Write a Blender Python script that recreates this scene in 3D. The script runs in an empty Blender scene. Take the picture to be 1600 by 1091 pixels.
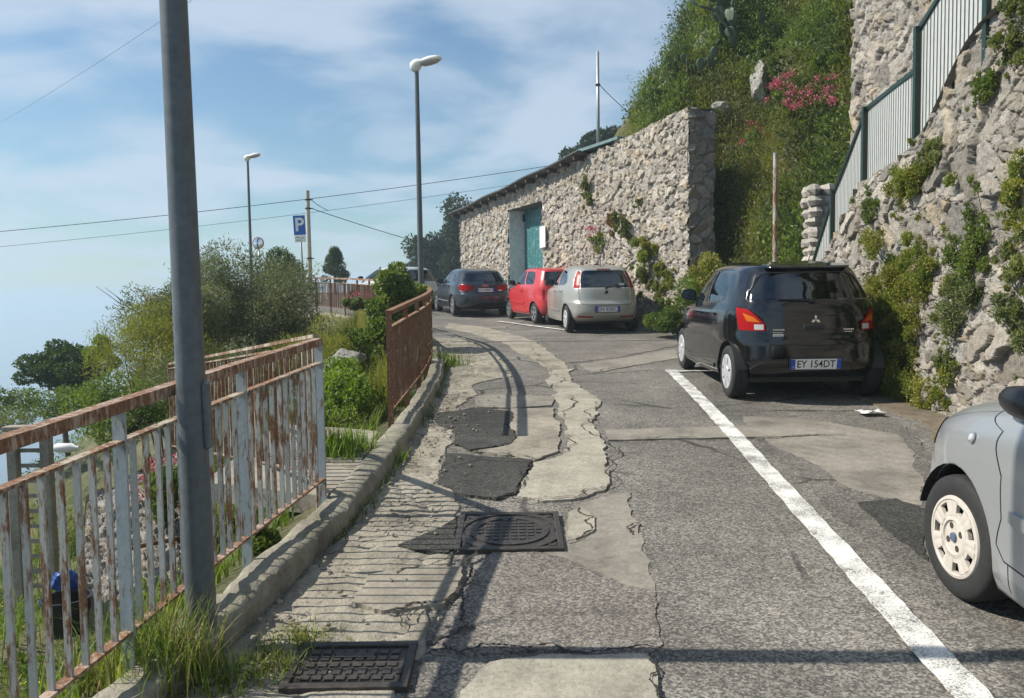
import bpy, bmesh, math, random
import numpy as np
from mathutils import Vector, Matrix

random.seed(7)
R = math.radians
scene = bpy.context.scene
COL = scene.collection

# ------------------------------------------------------------------ camera
EYE = Vector((0.0, 0.0, 1.70))
PITCH, ROLL, FPX = R(3.5), R(0.8), 1250.0
_f = Vector((0, math.cos(PITCH), -math.sin(PITCH)))
_u0 = Vector((0, math.sin(PITCH), math.cos(PITCH)))
_r0 = Vector((1, 0, 0))
_r = _r0 * math.cos(ROLL) - _u0 * math.sin(ROLL)
_u = _u0 * math.cos(ROLL) + _r0 * math.sin(ROLL)
cam_data = bpy.data.cameras.new("camera")
cam = bpy.data.objects.new("camera", cam_data)
COL.objects.link(cam)
cam_data.sensor_width = 36.0
cam_data.lens = 36.0 * FPX / 1600.0
cam_data.clip_start = 0.05
cam_data.clip_end = 40000.0
m = Matrix.Identity(4)
for i in range(3):
    m[i][0], m[i][1], m[i][2], m[i][3] = _r[i], _u[i], -_f[i], EYE[i]
cam.matrix_world = m
scene.camera = cam

# ------------------------------------------------------------------ sun, sky, exposure
SUN_EL, SUN_AZ = R(43.5), Vector((-1.0, 0.035, 0)).normalized()
to_sun = Vector((SUN_AZ.x * math.cos(SUN_EL), SUN_AZ.y * math.cos(SUN_EL), math.sin(SUN_EL)))
sun_data = bpy.data.lights.new("sun", 'SUN')
sun_data.energy = 4.6
sun_data.angle = R(0.55)
sun_data.color = (1.0, 0.94, 0.84)
sun = bpy.data.objects.new("sun", sun_data)
COL.objects.link(sun)
sun.rotation_euler = to_sun.to_track_quat('Z', 'Y').to_euler()

world = bpy.data.worlds.new("World")
scene.world = world
world.use_nodes = True
wt = world.node_tree
for n in list(wt.nodes):
    wt.nodes.remove(n)
def W(t, **kw):
    n = wt.nodes.new(t)
    for k, v in kw.items():
        setattr(n, k, v)
    return n
w_out = W('ShaderNodeOutputWorld')
w_bg = W('ShaderNodeBackground')
w_sky = W('ShaderNodeTexSky', sky_type='NISHITA')
w_sky.sun_disc = False
w_sky.sun_elevation = SUN_EL
w_sky.sun_rotation = math.atan2(SUN_AZ.x, SUN_AZ.y)
w_sky.altitude = 150.0
w_sky.air_density = 1.3
w_sky.dust_density = 0.4
w_sky.ozone_density = 3.0
# thin broken cloud: fields of noise on a plane high overhead, seen along the view direction
w_tc = W('ShaderNodeTexCoord')
w_sep = W('ShaderNodeSeparateXYZ')
wt.links.new(w_tc.outputs['Generated'], w_sep.inputs[0])
w_zc = W('ShaderNodeMath', operation='MAXIMUM'); w_zc.inputs[1].default_value = 0.0
wt.links.new(w_sep.outputs['Z'], w_zc.inputs[0])
w_za = W('ShaderNodeMath', operation='ADD'); w_za.inputs[1].default_value = 0.16
wt.links.new(w_zc.outputs[0], w_za.inputs[0])
w_dx = W('ShaderNodeMath', operation='DIVIDE'); w_dy = W('ShaderNodeMath', operation='DIVIDE')
wt.links.new(w_sep.outputs['X'], w_dx.inputs[0]); wt.links.new(w_za.outputs[0], w_dx.inputs[1])
wt.links.new(w_sep.outputs['Y'], w_dy.inputs[0]); wt.links.new(w_za.outputs[0], w_dy.inputs[1])
w_cmb = W('ShaderNodeCombineXYZ')
wt.links.new(w_dx.outputs[0], w_cmb.inputs[0]); wt.links.new(w_dy.outputs[0], w_cmb.inputs[1])
w_map = W('ShaderNodeMapping')
w_map.inputs['Location'].default_value = (3.1, 1.7, 0)
w_map.inputs['Scale'].default_value = (0.85, 0.85, 1)
wt.links.new(w_cmb.outputs[0], w_map.inputs[0])
w_n1 = W('ShaderNodeTexNoise'); w_n1.inputs['Scale'].default_value = 1.75
w_n1.inputs['Detail'].default_value = 5; w_n1.inputs['Roughness'].default_value = 0.5
w_n1.inputs['Distortion'].default_value = 0.35
wt.links.new(w_map.outputs[0], w_n1.inputs['Vector'])
w_cr = W('ShaderNodeValToRGB')
w_cr.color_ramp.interpolation = 'EASE'
w_cr.color_ramp.elements[0].position = 0.39; w_cr.color_ramp.elements[0].color = (0.02, 0.02, 0.02, 1)
w_cr.color_ramp.elements[1].position = 0.63; w_cr.color_ramp.elements[1].color = (0.8, 0.8, 0.8, 1)
wt.links.new(w_n1.outputs['Fac'], w_cr.inputs[0])
w_mix = W('ShaderNodeMix', data_type='RGBA')
wt.links.new(w_cr.outputs[0], w_mix.inputs['Factor'])
w_air = W('ShaderNodeMix', data_type='RGBA', blend_type='MULTIPLY')
w_air.inputs['Factor'].default_value = 1.0
w_air.inputs['B'].default_value = (0.76, 0.92, 1.0, 1)
wt.links.new(w_sky.outputs[0], w_air.inputs['A'])
wt.links.new(w_air.outputs['Result'], w_mix.inputs['A'])
w_mix.inputs['B'].default_value = (5.4, 6.3, 7.5, 1)
wt.links.new(w_mix.outputs['Result'], w_bg.inputs['Color'])
w_bg.inputs['Strength'].default_value = 0.078
wt.links.new(w_bg.outputs[0], w_out.inputs['Surface'])
scene.view_settings.view_transform = 'Standard'
scene.view_settings.look = 'None'
scene.view_settings.gamma = 1.0
scene.view_settings.use_curve_mapping = False
scene.view_settings.exposure = 0.56
scene.cycles.volume_bounces = 1
scene.cycles.max_bounces = 6
scene.cycles.transparent_max_bounces = 12

# ------------------------------------------------------------------ object helpers
def tag(o, label=None, cat=None, group=None, kind=None):
    if label: o['label'] = label
    if cat: o['category'] = cat
    if group: o['group'] = group
    if kind: o['kind'] = kind
    return o

def empty(name, loc=(0, 0, 0), rz=0.0, label=None, cat=None, group=None):
    o = bpy.data.objects.new(name, None)
    COL.objects.link(o)
    o.empty_display_size = 0.2
    o.location = loc
    o.rotation_euler = (0, 0, rz)
    return tag(o, label, cat, group)

def link(name, me, mats, parent=None, smooth=False):
    o = bpy.data.objects.new(name, me)
    COL.objects.link(o)
    if not isinstance(mats, (list, tuple)): mats = [mats]
    for mt in mats:
        me.materials.append(mt)
    if smooth is True:
        me.polygons.foreach_set('use_smooth', np.ones(len(me.polygons), bool))
    elif smooth:
        me.polygons.foreach_set('use_smooth', np.ones(len(me.polygons), bool))
        try: me.set_sharp_from_angle(angle=R(smooth))
        except Exception: pass
    if parent is not None:
        o.parent = parent
    return o

def mesh_np(name, V, F, mats, parent=None, smooth=False, attr=None, col=None):
    """V (n,3), F (k,3|4) arrays -> object; attr: point float attribute 'rnd'; col: point colours 'col'"""
    V = np.asarray(V, np.float32); F = np.asarray(F, np.int32)
    me = bpy.data.meshes.new(name)
    k = F.shape[1]
    me.vertices.add(len(V)); me.vertices.foreach_set('co', V.ravel())
    me.loops.add(F.size); me.loops.foreach_set('vertex_index', F.ravel())
    me.polygons.add(len(F))
    me.polygons.foreach_set('loop_start', np.arange(0, F.size, k, dtype=np.int32))
    me.update(calc_edges=True)
    if attr is not None:
        a = me.attributes.new('rnd', 'FLOAT', 'POINT'); a.data.foreach_set('value', np.asarray(attr, np.float32))
    if col is not None:
        c = np.ones((len(V), 4), np.float32); c[:, :3] = col
        a = me.attributes.new('col', 'FLOAT_COLOR', 'POINT'); a.data.foreach_set('color', c.ravel())
    return link(name, me, mats, parent, smooth)

def grid_mesh(name, P, mats, mask=None, parent=None, smooth=True, col=None, flip=False):
    n, mm = P.shape[:2]
    idx = np.arange(n * mm).reshape(n, mm)
    q = [idx[:-1, :-1], idx[1:, :-1], idx[1:, 1:], idx[:-1, 1:]]
    if flip: q = q[::-1]
    F = np.stack(q, -1).reshape(-1, 4)
    if mask is not None:
        F = F[mask.ravel()]
    return mesh_np(name, P.reshape(-1, 3), F, mats, parent, smooth, col=None if col is None else col.reshape(-1, 3))

class MB:
    """collects simple solids, linked as one mesh"""
    def __init__(self):
        self.V = []; self.F = []; self.n = 0
    def add(self, V, F):
        V = [tuple(v) for v in V]
        self.V += V
        self.F += [[i + self.n for i in f] for f in F]
        self.n += len(V)
        return self
    def hexa(self, b, t):
        V = list(b) + list(t)
        return self.add(V, [(3, 2, 1, 0), (4, 5, 6, 7), (0, 1, 5, 4), (1, 2, 6, 5), (2, 3, 7, 6), (3, 0, 4, 7)])
    def box(self, c, s, rz=0.0):
        x, y, z = s[0] / 2, s[1] / 2, s[2] / 2
        ca, sa = math.cos(rz), math.sin(rz)
        P = lambda a, b_, d: (c[0] + a * ca - b_ * sa, c[1] + a * sa + b_ * ca, c[2] + d)
        return self.hexa([P(-x, -y, -z), P(x, -y, -z), P(x, y, -z), P(-x, y, -z)], [P(-x, -y, z), P(x, -y, z), P(x, y, z), P(-x, y, z)])
    def bar(self, a, b, w, h, up=(0, 0, 1)):
        """rectangular bar from a to b, w across (horizontal), h along up"""
        a, b = Vector(a), Vector(b); d = (b - a).normalized(); up = Vector(up)
        s = d.cross(up)
        if s.length < 1e-5: s = Vector((1, 0, 0))
        s.normalize(); u = s.cross(d).normalized()
        s *= w / 2; u *= h / 2
        return self.hexa([a - s - u, a + s - u, a + s + u, a - s + u], [b - s - u, b + s - u, b + s + u, b - s + u])
    def tube(self, pts, rads, seg=10, caps=True):
        pts = [Vector(p) for p in pts]
        if not isinstance(rads, (list, tuple)): rads = [rads] * len(pts)
        V = []; F = []
        prev = None
        for i, p in enumerate(pts):
            d = (pts[min(i + 1, len(pts) - 1)] - pts[max(i - 1, 0)]).normalized()
            ref = Vector((0, 0, 1)) if abs(d.z) < 0.95 else Vector((1, 0, 0))
            if prev is None: s = d.cross(ref).normalized()
            else: s = (prev - d * prev.dot(d)).normalized()
            prev = s
            u = d.cross(s)
            for k in range(seg):
                t = 2 * math.pi * k / seg
                V.append(p + (s * math.cos(t) + u * math.sin(t)) * rads[i])
        for i in range(len(pts) - 1):
            for k in range(seg):
                a = i * seg + k; b = i * seg + (k + 1) % seg
                F.append((a, b, b + seg, a + seg))
        if caps:
            F.append(tuple(range(seg))[::-1]); F.append(tuple(range((len(pts) - 1) * seg, len(pts) * seg)))
        return self.add(V, F)
    def lathe(self, prof, seg=24, c=(0, 0, 0), axis='z', caps=False):
        V = []; F = []
        for (r, h) in prof:
            for k in range(seg):
                t = 2 * math.pi * k / seg
                if axis == 'z': v = (r * math.cos(t), r * math.sin(t), h)
                elif axis == 'x': v = (h, r * math.cos(t), r * math.sin(t))
                else: v = (r * math.sin(t), h, r * math.cos(t))
                V.append((v[0] + c[0], v[1] + c[1], v[2] + c[2]))
        for i in range(len(prof) - 1):
            for k in range(seg):
                a = i * seg + k; b = i * seg + (k + 1) % seg
                F.append((a, b, b + seg, a + seg))
        if caps:
            F.append(tuple(range(seg))[::-1]); F.append(tuple(range((len(prof) - 1) * seg, len(prof) * seg)))
        return self.add(V, F)
    def prism(self, poly, z0, z1):
        """poly: ccw (x,y) list"""
        n = len(poly)
        V = [(x, y, z0) for x, y in poly] + [(x, y, z1) for x, y in poly]
        F = [tuple(range(n))[::-1], tuple(range(n, 2 * n))] + [(i, (i + 1) % n, n + (i + 1) % n, n + i) for i in range(n)]
        return self.add(V, F)
    def build(self, name, mats, parent=None, smooth=False, xf=None, bevel=0.0):
        me = bpy.data.meshes.new(name)
        V = self.V
        if xf is not None: V = [tuple(xf @ Vector(v)) for v in V]
        me.from_pydata(V, [], self.F)
        bm = bmesh.new(); bm.from_mesh(me)
        bmesh.ops.recalc_face_normals(bm, faces=bm.faces)
        if bevel: bmesh.ops.bevel(bm, geom=bm.edges, offset=bevel, segments=1, affect='EDGES', clamp_overlap=True)
        bm.to_mesh(me); bm.free()
        return link(name, me, mats, parent, smooth)

# ------------------------------------------------------------------ value noise (numpy)
def _hash(ix, iy, iz, seed):
    h = (ix.astype(np.int64) * 374761393 + iy.astype(np.int64) * 668265263 + iz.astype(np.int64) * 2147483647 + seed * 974634777) & 0xFFFFFFFF
    h = ((h ^ (h >> 13)) * 1274126177) & 0xFFFFFFFF
    h = ((h ^ (h >> 15)) * 2246822519) & 0xFFFFFFFF
    return ((h ^ (h >> 16)) & 0xFFFFFF) / float(0xFFFFFF)

def vnoise(x, y, z=None, seed=0):
    x = np.asarray(x, float); y = np.asarray(y, float)
    z = np.zeros_like(x) if z is None else np.asarray(z, float)
    ix, iy, iz = np.floor(x), np.floor(y), np.floor(z)
    fx, fy, fz = x - ix, y - iy, z - iz
    fx, fy, fz = [t * t * (3 - 2 * t) for t in (fx, fy, fz)]
    r = 0
    for dx in (0, 1):
        for dy in (0, 1):
            for dz in (0, 1):
                w = (fx if dx else 1 - fx) * (fy if dy else 1 - fy) * (fz if dz else 1 - fz)
                r = r + w * _hash(ix + dx, iy + dy, iz + dz, seed)
    return r

def fbm(x, y, z=None, oct=4, seed=0, gain=0.5):
    r = 0; a = 1; s = 0
    for o in range(oct):
        f = 2.0 ** o
        r = r + a * vnoise(np.asarray(x) * f, np.asarray(y) * f, None if z is None else np.asarray(z) * f, seed + 31 * o)
        s += a; a *= gain
    return r / s

def voronoi(u, v, cw, ch, seed, warp=0.35):
    """irregular stones: returns edge distance (0 at joints), id hash arrays and offsets from the stone's middle"""
    x = u / cw; y = v / ch
    wx = (fbm(x * 0.9, y * 0.9, oct=3, seed=seed + 1) - 0.5) * warp * 2.2
    wy = (fbm(x * 0.9, y * 0.9, oct=3, seed=seed + 2) - 0.5) * warp * 2.2
    x = x + wx; y = y + wy
    ix, iy = np.floor(x), np.floor(y)
    f1 = np.full(x.shape, 9e9); f2 = f1.copy()
    bi = np.zeros(x.shape); bj = np.zeros(x.shape); bx = np.zeros(x.shape); by = np.zeros(x.shape)
    z0 = np.zeros_like(ix)
    for dx in (-2, -1, 0, 1, 2):
        for dy in (-2, -1, 0, 1, 2):
            cx, cy = ix + dx, iy + dy
            px = cx + 0.08 + 0.84 * _hash(cx, cy, z0, seed + 5)
            py = cy + 0.08 + 0.84 * _hash(cx, cy, z0, seed + 6)
            wgt = 0.75 + 0.5 * _hash(cx, cy, z0, seed + 7)
            d = np.hypot(x - px, y - py) * wgt
            n1 = d < f1
            f2 = np.where(n1, f1, np.minimum(f2, d))
            bi = np.where(n1, cx, bi); bj = np.where(n1, cy, bj)
            bx = np.where(n1, x - px, bx); by = np.where(n1, y - py, by)
            f1 = np.where(n1, d, f1)
    h = [_hash(bi, bj, z0, seed + 11 + k) for k in range(4)]
    return f2 - f1, h, bx * cw, by * ch

# ------------------------------------------------------------------ materials
class NT:
    def __init__(self, name):
        self.m = bpy.data.materials.new(name); self.m.use_nodes = True
        self.t = self.m.node_tree
        self.b = self.t.nodes['Principled BSDF']
        self.out = self.t.nodes['Material Output']
    def n(self, t, inp=None, **kw):
        x = self.t.nodes.new(t)
        for k, v in kw.items(): setattr(x, k, v)
        for k, v in (inp or {}).items(): self.set(x.inputs[k], v)
        return x
    def set(self, sock, v):
        if hasattr(v, 'is_linked') or hasattr(v, 'links'): self.t.links.new(v, sock)
        else: sock.default_value = v
    def obj(self):
        if not hasattr(self, '_tc'): self._tc = self.n('ShaderNodeTexCoord')
        return self._tc.outputs['Object']
    def pos(self):
        if not hasattr(self, '_g'): self._g = self.n('ShaderNodeNewGeometry')
        return self._g.outputs['Position']
    def noise(self, scale, detail=4, rough=0.55, vec=None, dist=0.0, out='Fac'):
        x = self.n('ShaderNodeTexNoise', {'Scale': scale, 'Detail': detail, 'Roughness': rough, 'Distortion': dist})
        self.t.links.new(vec if vec is not None else self.pos(), x.inputs['Vector'])
        return x.outputs[out]
    def voro(self, scale, feature='F1', vec=None, out='Distance', rnd=1.0):
        x = self.n('ShaderNodeTexVoronoi', {'Scale': scale, 'Randomness': rnd}, feature=feature)
        self.t.links.new(vec if vec is not None else self.pos(), x.inputs['Vector'])
        return x.outputs[out]
    def ramp(self, fac, stops, interp='LINEAR'):
        x = self.n('ShaderNodeValToRGB'); cr = x.color_ramp; cr.interpolation = interp
        while len(cr.elements) < len(stops): cr.elements.new(0.5)
        for e, (p, c) in zip(cr.elements, stops):
            e.position = p
            e.color = (c, c, c, 1) if not isinstance(c, (tuple, list)) else (*c[:3], 1)
        self.t.links.new(fac, x.inputs[0])
        return x.outputs[0]
    def mix(self, fac, a, b, blend='MIX'):
        x = self.n('ShaderNodeMix', data_type='RGBA', blend_type=blend)
        for s, v in (('Factor', fac), ('A', a), ('B', b)):
            if isinstance(v, (tuple, list)) and len(v) == 3: v = (*v, 1)
            self.set(x.inputs[s], v)
        return x.outputs['Result']
    def math(self, op, a, b=0.0, c=None):
        x = self.n('ShaderNodeMath', operation=op)
        self.set(x.inputs[0], a); self.set(x.inputs[1], b)
        if c is not None: self.set(x.inputs[2], c)
        return x.outputs[0]
    def attr(self, name, out='Color'):
        return self.n('ShaderNodeAttribute', attribute_name=name).outputs[out]
    def stretch(self, s, vec=None):
        x = self.n('ShaderNodeMapping', {'Scale': s})
        self.t.links.new(vec if vec is not None else self.pos(), x.inputs[0]); return x.outputs[0]
    def bump(self, h, strength=0.5, dist=0.01, normal=None):
        x = self.n('ShaderNodeBump', {'Height': h, 'Strength': strength, 'Distance': dist})
        if normal is not None: self.t.links.new(normal, x.inputs['Normal'])
        return x.outputs[0]
    def fin(self, color=None, rough=None, normal=None, **kw):
        if color is not None: self.set(self.b.inputs['Base Color'], (*color, 1) if isinstance(color, tuple) and len(color) == 3 else color)
        if rough is not None: self.set(self.b.inputs['Roughness'], rough)
        if normal is not None: self.set(self.b.inputs['Normal'], normal)
        for k, v in kw.items():
            self.set(self.b.inputs[k.replace('_', ' ')], v)
        return self.m

def plain(name, c, rough=0.6, metallic=0.0, vary=0.15, scale=8.0, **kw):
    """a surface of one colour, mottled a little"""
    q = NT(name)
    n = q.noise(scale, 5, 0.6)
    d = tuple(x * (1 - vary) for x in c); l = tuple(min(1, x * (1 + vary)) for x in c)
    colr = q.ramp(n, [(0.3, d), (0.7, l)])
    return q.fin(colr, rough, Metallic=metallic, **kw)

M = {}
def asphalt(name, lo, hi, warm=1.05, speck=1.0):
    q = NT(name)
    fine = q.noise(170, 2, 0.7)
    agg = q.voro(95, out='Color')
    aggv = q.n('ShaderNodeSeparateColor'); q.t.links.new(agg, aggv.inputs[0])
    grains = q.math('ADD', q.math('MULTIPLY', aggv.outputs[0], 0.55), q.math('MULTIPLY', fine, 0.45))
    c = q.ramp(grains, [(0.26, (lo * .55, lo * .53, lo * .5)), (0.48, (lo * warm, lo, lo * .87)), (0.62, (hi * warm, hi, hi * .85)), (0.85, (hi * 1.58 * warm, hi * 1.55, hi * 1.33))])
    big = q.noise(0.9, 5, 0.62, dist=0.4)
    c = q.mix(0.75, c, q.ramp(big, [(0.28, 0.58), (0.5, 0.95), (0.72, 1.4)]), 'MULTIPLY')
    mid = q.noise(7.0, 4, 0.6)
    c = q.mix(0.6, c, q.ramp(mid, [(0.3, 0.78), (0.7, 1.22)]), 'MULTIPLY')
    # old hairline cracks
    wv = q.mix(0.12, q.pos(), q.noise(2.2, 4, 0.6, out='Color'))
    e = q.voro(0.55, 'DISTANCE_TO_EDGE', vec=wv)
    gate = q.ramp(q.noise(0.5, 2), [(0.46, 0.0), (0.56, 1.0)])
    crack = q.math('MULTIPLY', q.ramp(e, [(0.004, 1.0), (0.012, 0.0)]), gate)
    c = q.mix(q.math('MULTIPLY', crack, 0.8), c, (lo * .25, lo * .24, lo * .22))
    h = q.math('ADD', q.math('MULTIPLY', grains, speck), q.math('MULTIPLY', mid, 0.8))
    h = q.math('SUBTRACT', h, q.math('MULTIPLY', crack, 1.5))
    return q.fin(c, 0.88, q.bump(h, 0.75, 0.010), Specular_IOR_Level=0.3)
M['asphalt'] = asphalt('asphalt_worn', 0.14, 0.20, 1.08)
M['asphalt_bay'] = asphalt('asphalt_bay', 0.112, 0.152, 1.07, 0.6)
M['asphalt_dark'] = asphalt('asphalt_patch_dark', 0.045, 0.062, 1.0, 0.6)
M['asphalt_warm'] = asphalt('asphalt_patch_warm', 0.152, 0.207, 1.12)
def concrete(name, base, vary=0.25, rough=0.9, pits=0.5, bumpd=0.012, moss=0.0):
    q = NT(name)
    n1 = q.noise(2.2, 6, 0.65); n2 = q.noise(40, 4, 0.7); n3 = q.noise(9, 5, 0.65)
    lo = tuple(x * (1 - 1.6 * vary) for x in base); hi = tuple(x * (1 + vary) for x in base)
    c = q.ramp(n1, [(0.28, lo), (0.5, base), (0.75, hi)])
    c = q.mix(0.7, c, q.ramp(n2, [(0.3, 0.62), (0.5, 1.0), (0.75, 1.25)]), 'MULTIPLY')
    c = q.mix(0.6, c, q.ramp(n3, [(0.32, 0.7), (0.65, 1.12)]), 'MULTIPLY')
    if moss:
        g = q.ramp(q.noise(3.5, 5, 0.7), [(0.5, 0.0), (0.66, moss)])
        c = q.mix(g, c, (0.10, 0.115, 0.04))
    h = q.math('ADD', q.math('MULTIPLY', n2, pits), n3)
    return q.fin(c, rough, q.bump(h, 0.8, bumpd), Specular_IOR_Level=0.25)
M['concrete'] = concrete('concrete_pale', (0.33, 0.305, 0.245))
M['concrete_grey'] = concrete('concrete_grey', (0.235, 0.215, 0.18), 0.28, bumpd=0.006)
M['concrete_tan'] = concrete('concrete_tan', (0.28, 0.25, 0.20), 0.3, bumpd=0.006)
M['kerb'] = concrete('kerb_concrete', (0.26, 0.24, 0.19), 0.3, bumpd=0.02, moss=0.35)
M['gutter'] = concrete('rough_broken_concrete', (0.30, 0.272, 0.215), 0.34, pits=1.0, bumpd=0.016)
M['plaster'] = concrete('plaster_white', (0.70, 0.70, 0.66), 0.1, bumpd=0.004)
M['mortar_dark'] = concrete('mortar', (0.2, 0.185, 0.16), 0.2)

def stone_mat(name, scale_b=30):
    q = NT(name)
    c = q.attr('col')
    n = q.noise(16, 7, 0.74); n2 = q.noise(80, 3, 0.75)
    c = q.mix(0.85, c, q.ramp(n, [(0.28, 0.5), (0.5, 0.98), (0.74, 1.3)]), 'MULTIPLY')
    c = q.mix(0.6, c, q.ramp(n2, [(0.3, 0.65), (0.7, 1.2)]), 'MULTIPLY')
    h = q.math('ADD', n, q.math('MULTIPLY', n2, 0.5))
    return q.fin(c, 0.92, q.bump(h, 1.0, 0.04), Specular_IOR_Level=0.2)
M['stone'] = stone_mat('rubble_stone')

def soil_mat():
    q = NT('soil_and_litter')
    n = q.noise(1.3, 6, 0.65); n2 = q.noise(25, 4, 0.7)
    c = q.ramp(n, [(0.3, (0.06, 0.07, 0.022)), (0.5, (0.10, 0.10, 0.04)), (0.7, (0.16, 0.14, 0.075))])
    c = q.mix(0.7, c, q.ramp(n2, [(0.3, 0.6), (0.7, 1.35)]), 'MULTIPLY')
    return q.fin(c, 0.95, q.bump(q.math('ADD', n, n2), 0.8, 0.05))
M['soil'] = soil_mat()

def rust_paint(name, paint, amount):
    """old paint flaking off rusty iron; amount = share of rust"""
    q = NT(name)
    n = q.noise(38, 7, 0.75, vec=q.stretch((1, 1, 0.22)))
    n2 = q.noise(5.0, 4, 0.6, vec=q.stretch((1, 1, 0.5)))
    s = q.math('ADD', q.math('MULTIPLY', n, 0.62), q.math('MULTIPLY', n2, 0.38))
    k = q.ramp(s, [(0.54 - amount * 0.2 - .03, 0.0), (0.54 - amount * 0.2 + .03, 1.0)])
    rc = q.ramp(q.noise(60, 4, 0.7), [(0.3, (0.085, 0.040, 0.021)), (0.55, (0.20, 0.098, 0.048)), (0.75, (0.33, 0.20, 0.11))])
    pc = q.mix(0.5, (*paint, 1), q.ramp(q.noise(45, 3), [(0.3, 0.75), (0.7, 1.15)]), 'MULTIPLY')
    c = q.mix(k, pc, rc)
    return q.fin(c, q.ramp(k, [(0, 0.55), (1, 0.9)]), q.bump(q.math('ADD', k, n), 0.5, 0.003))
M['rust_grey'] = rust_paint('rusty_grey_paint', (0.32, 0.36, 0.37), -0.08)
M['rust_cream'] = rust_paint('rusty_cream_paint', (0.42, 0.36, 0.27), 0.30)
M['rust'] = rust_paint('rusted_iron', (0.34, 0.25, 0.18), 0.6)
M['rust_rail'] = rust_paint('rusty_handrail', (0.40, 0.29, 0.22), 0.34)
M['rust_bar'] = rust_paint('rusty_bar', (0.37, 0.375, 0.345), 0.08)
M['post_grey'] = plain('lamp_post_paint', (0.085, 0.097, 0.105), 0.42, 0.0, 0.22, 25)
M['galv'] = plain('galvanised_steel', (0.32, 0.34, 0.35), 0.5, 0.6, 0.2, 20)
M['lamp_white'] = plain('lamp_housing', (0.72, 0.72, 0.66), 0.4, 0, 0.08)
M['lamp_glass'] = plain('lamp_cover', (0.35, 0.35, 0.33), 0.15, 0, 0.05)
M['green_paint'] = plain('green_paint', (0.006, 0.026, 0.017), 0.4, 0, 0.2, 20)
M['slat_grey'] = plain('slat_paint', (0.42, 0.43, 0.405), 0.5, 0, 0.08, 12)
M['black_plastic'] = plain('black_plastic', (0.012, 0.012, 0.013), 0.35, 0, 0.2, 30)
M['rubber'] = plain('tyre_rubber', (0.018, 0.018, 0.018), 0.8, 0, 0.3, 40)
M['wire'] = plain('cable_black', (0.02, 0.02, 0.022), 0.6)
M['iron'] = None
def iron_mat():
    q = NT('cast_iron')
    n = q.noise(30, 5, 0.7)
    c = q.ramp(n, [(0.3, (0.035, 0.031, 0.028)), (0.55, (0.065, 0.056, 0.048)), (0.75, (0.12, 0.09, 0.065))])
    return q.fin(c, 0.55, q.bump(n, 0.5, 0.004), Metallic=0.35)
M['iron'] = iron_mat()
def line_mat():
    q = NT('road_paint')
    n = q.noise(110, 3, 0.75); n2 = q.noise(5, 5, 0.65)
    s = q.math('ADD', q.math('MULTIPLY', n, 0.6), q.math('MULTIPLY', n2, 0.4))
    k = q.ramp(s, [(0.42, 0.0), (0.50, 1.0)])
    c = q.mix(k, (0.13, 0.125, 0.115), q.ramp(n2, [(0.3, (0.52, 0.51, 0.47)), (0.7, (0.72, 0.71, 0.66))]))
    return q.fin(c, 0.8, q.bump(n, 0.5, 0.004))
M['line'] = line_mat()

# ------------------------------------------------------------------ the lie of the land
def pch(xs, ys):
    xs = np.array(xs, float); ys = np.array(ys, float)
    h = np.diff(xs); dl = np.diff(ys) / h
    t = np.zeros(len(xs)); t[0], t[-1] = dl[0], dl[-1]
    for i in range(1, len(xs) - 1):
        t[i] = 0 if dl[i - 1] * dl[i] <= 0 else (2 * dl[i - 1] * dl[i]) / (dl[i - 1] + dl[i])
    def f(x):
        x = np.asarray(x, float)
        i = np.clip(np.searchsorted(xs, x) - 1, 0, len(xs) - 2)
        s = (x - xs[i]) / h[i]
        sc = np.clip(s, 0, 1)
        v = (2 * sc**3 - 3 * sc**2 + 1) * ys[i] + (sc**3 - 2 * sc**2 + sc) * h[i] * t[i] + (-2 * sc**3 + 3 * sc**2) * ys[i + 1] + (sc**3 - sc**2) * h[i] * t[i + 1]
        return v + np.where(s < 0, s * h[i] * t[0], 0) + np.where(s > 1, (s - 1) * h[i] * t[-1], 0)
    return f
zr = pch([-12, -4, 0, 3.86, 9, 18, 24, 30, 40, 60], [-0.80, -0.27, 0.0, 0.255, 0.59, 0.95, 1.22, 1.50, 1.95, 2.7])
Lx = pch([-12, -4, 0, 4, 5.2, 7.1, 9, 11, 13, 15.2, 17.5, 20, 23, 26.5, 30, 34, 40, 60], [-3.2, -2.25, -1.75, -1.15, -1.0, -0.9, -0.88, -0.95, -1.13, -1.42, -2.15, -3.1, -4.5, -6.75, -9.3, -12.2, -16.5, -31])
Rx = pch([-12, 0, 6, 9, 13.5, 17.5, 32, 38, 60], [4.5, 4.3, 4.45, 4.7, 5.3, 4.2, -1.6, -4.2, -15])

def ray(px, py):
    return _f + _r * ((px - 800.0) / FPX) + _u * ((545.5 - py) / FPX)
def at(px, py, Y):
    d = ray(px, py); return EYE + d * (Y / d.y)
def ground(px, py, h=0.0):
    d = ray(px, py); t = 4.0
    for _ in range(60):
        p = EYE + d * t
        zt = float(zr(p.y)) + h
        t += (zt - p.z) / (d.z - 0.05) * 0.6
    return EYE + d * t
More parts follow.
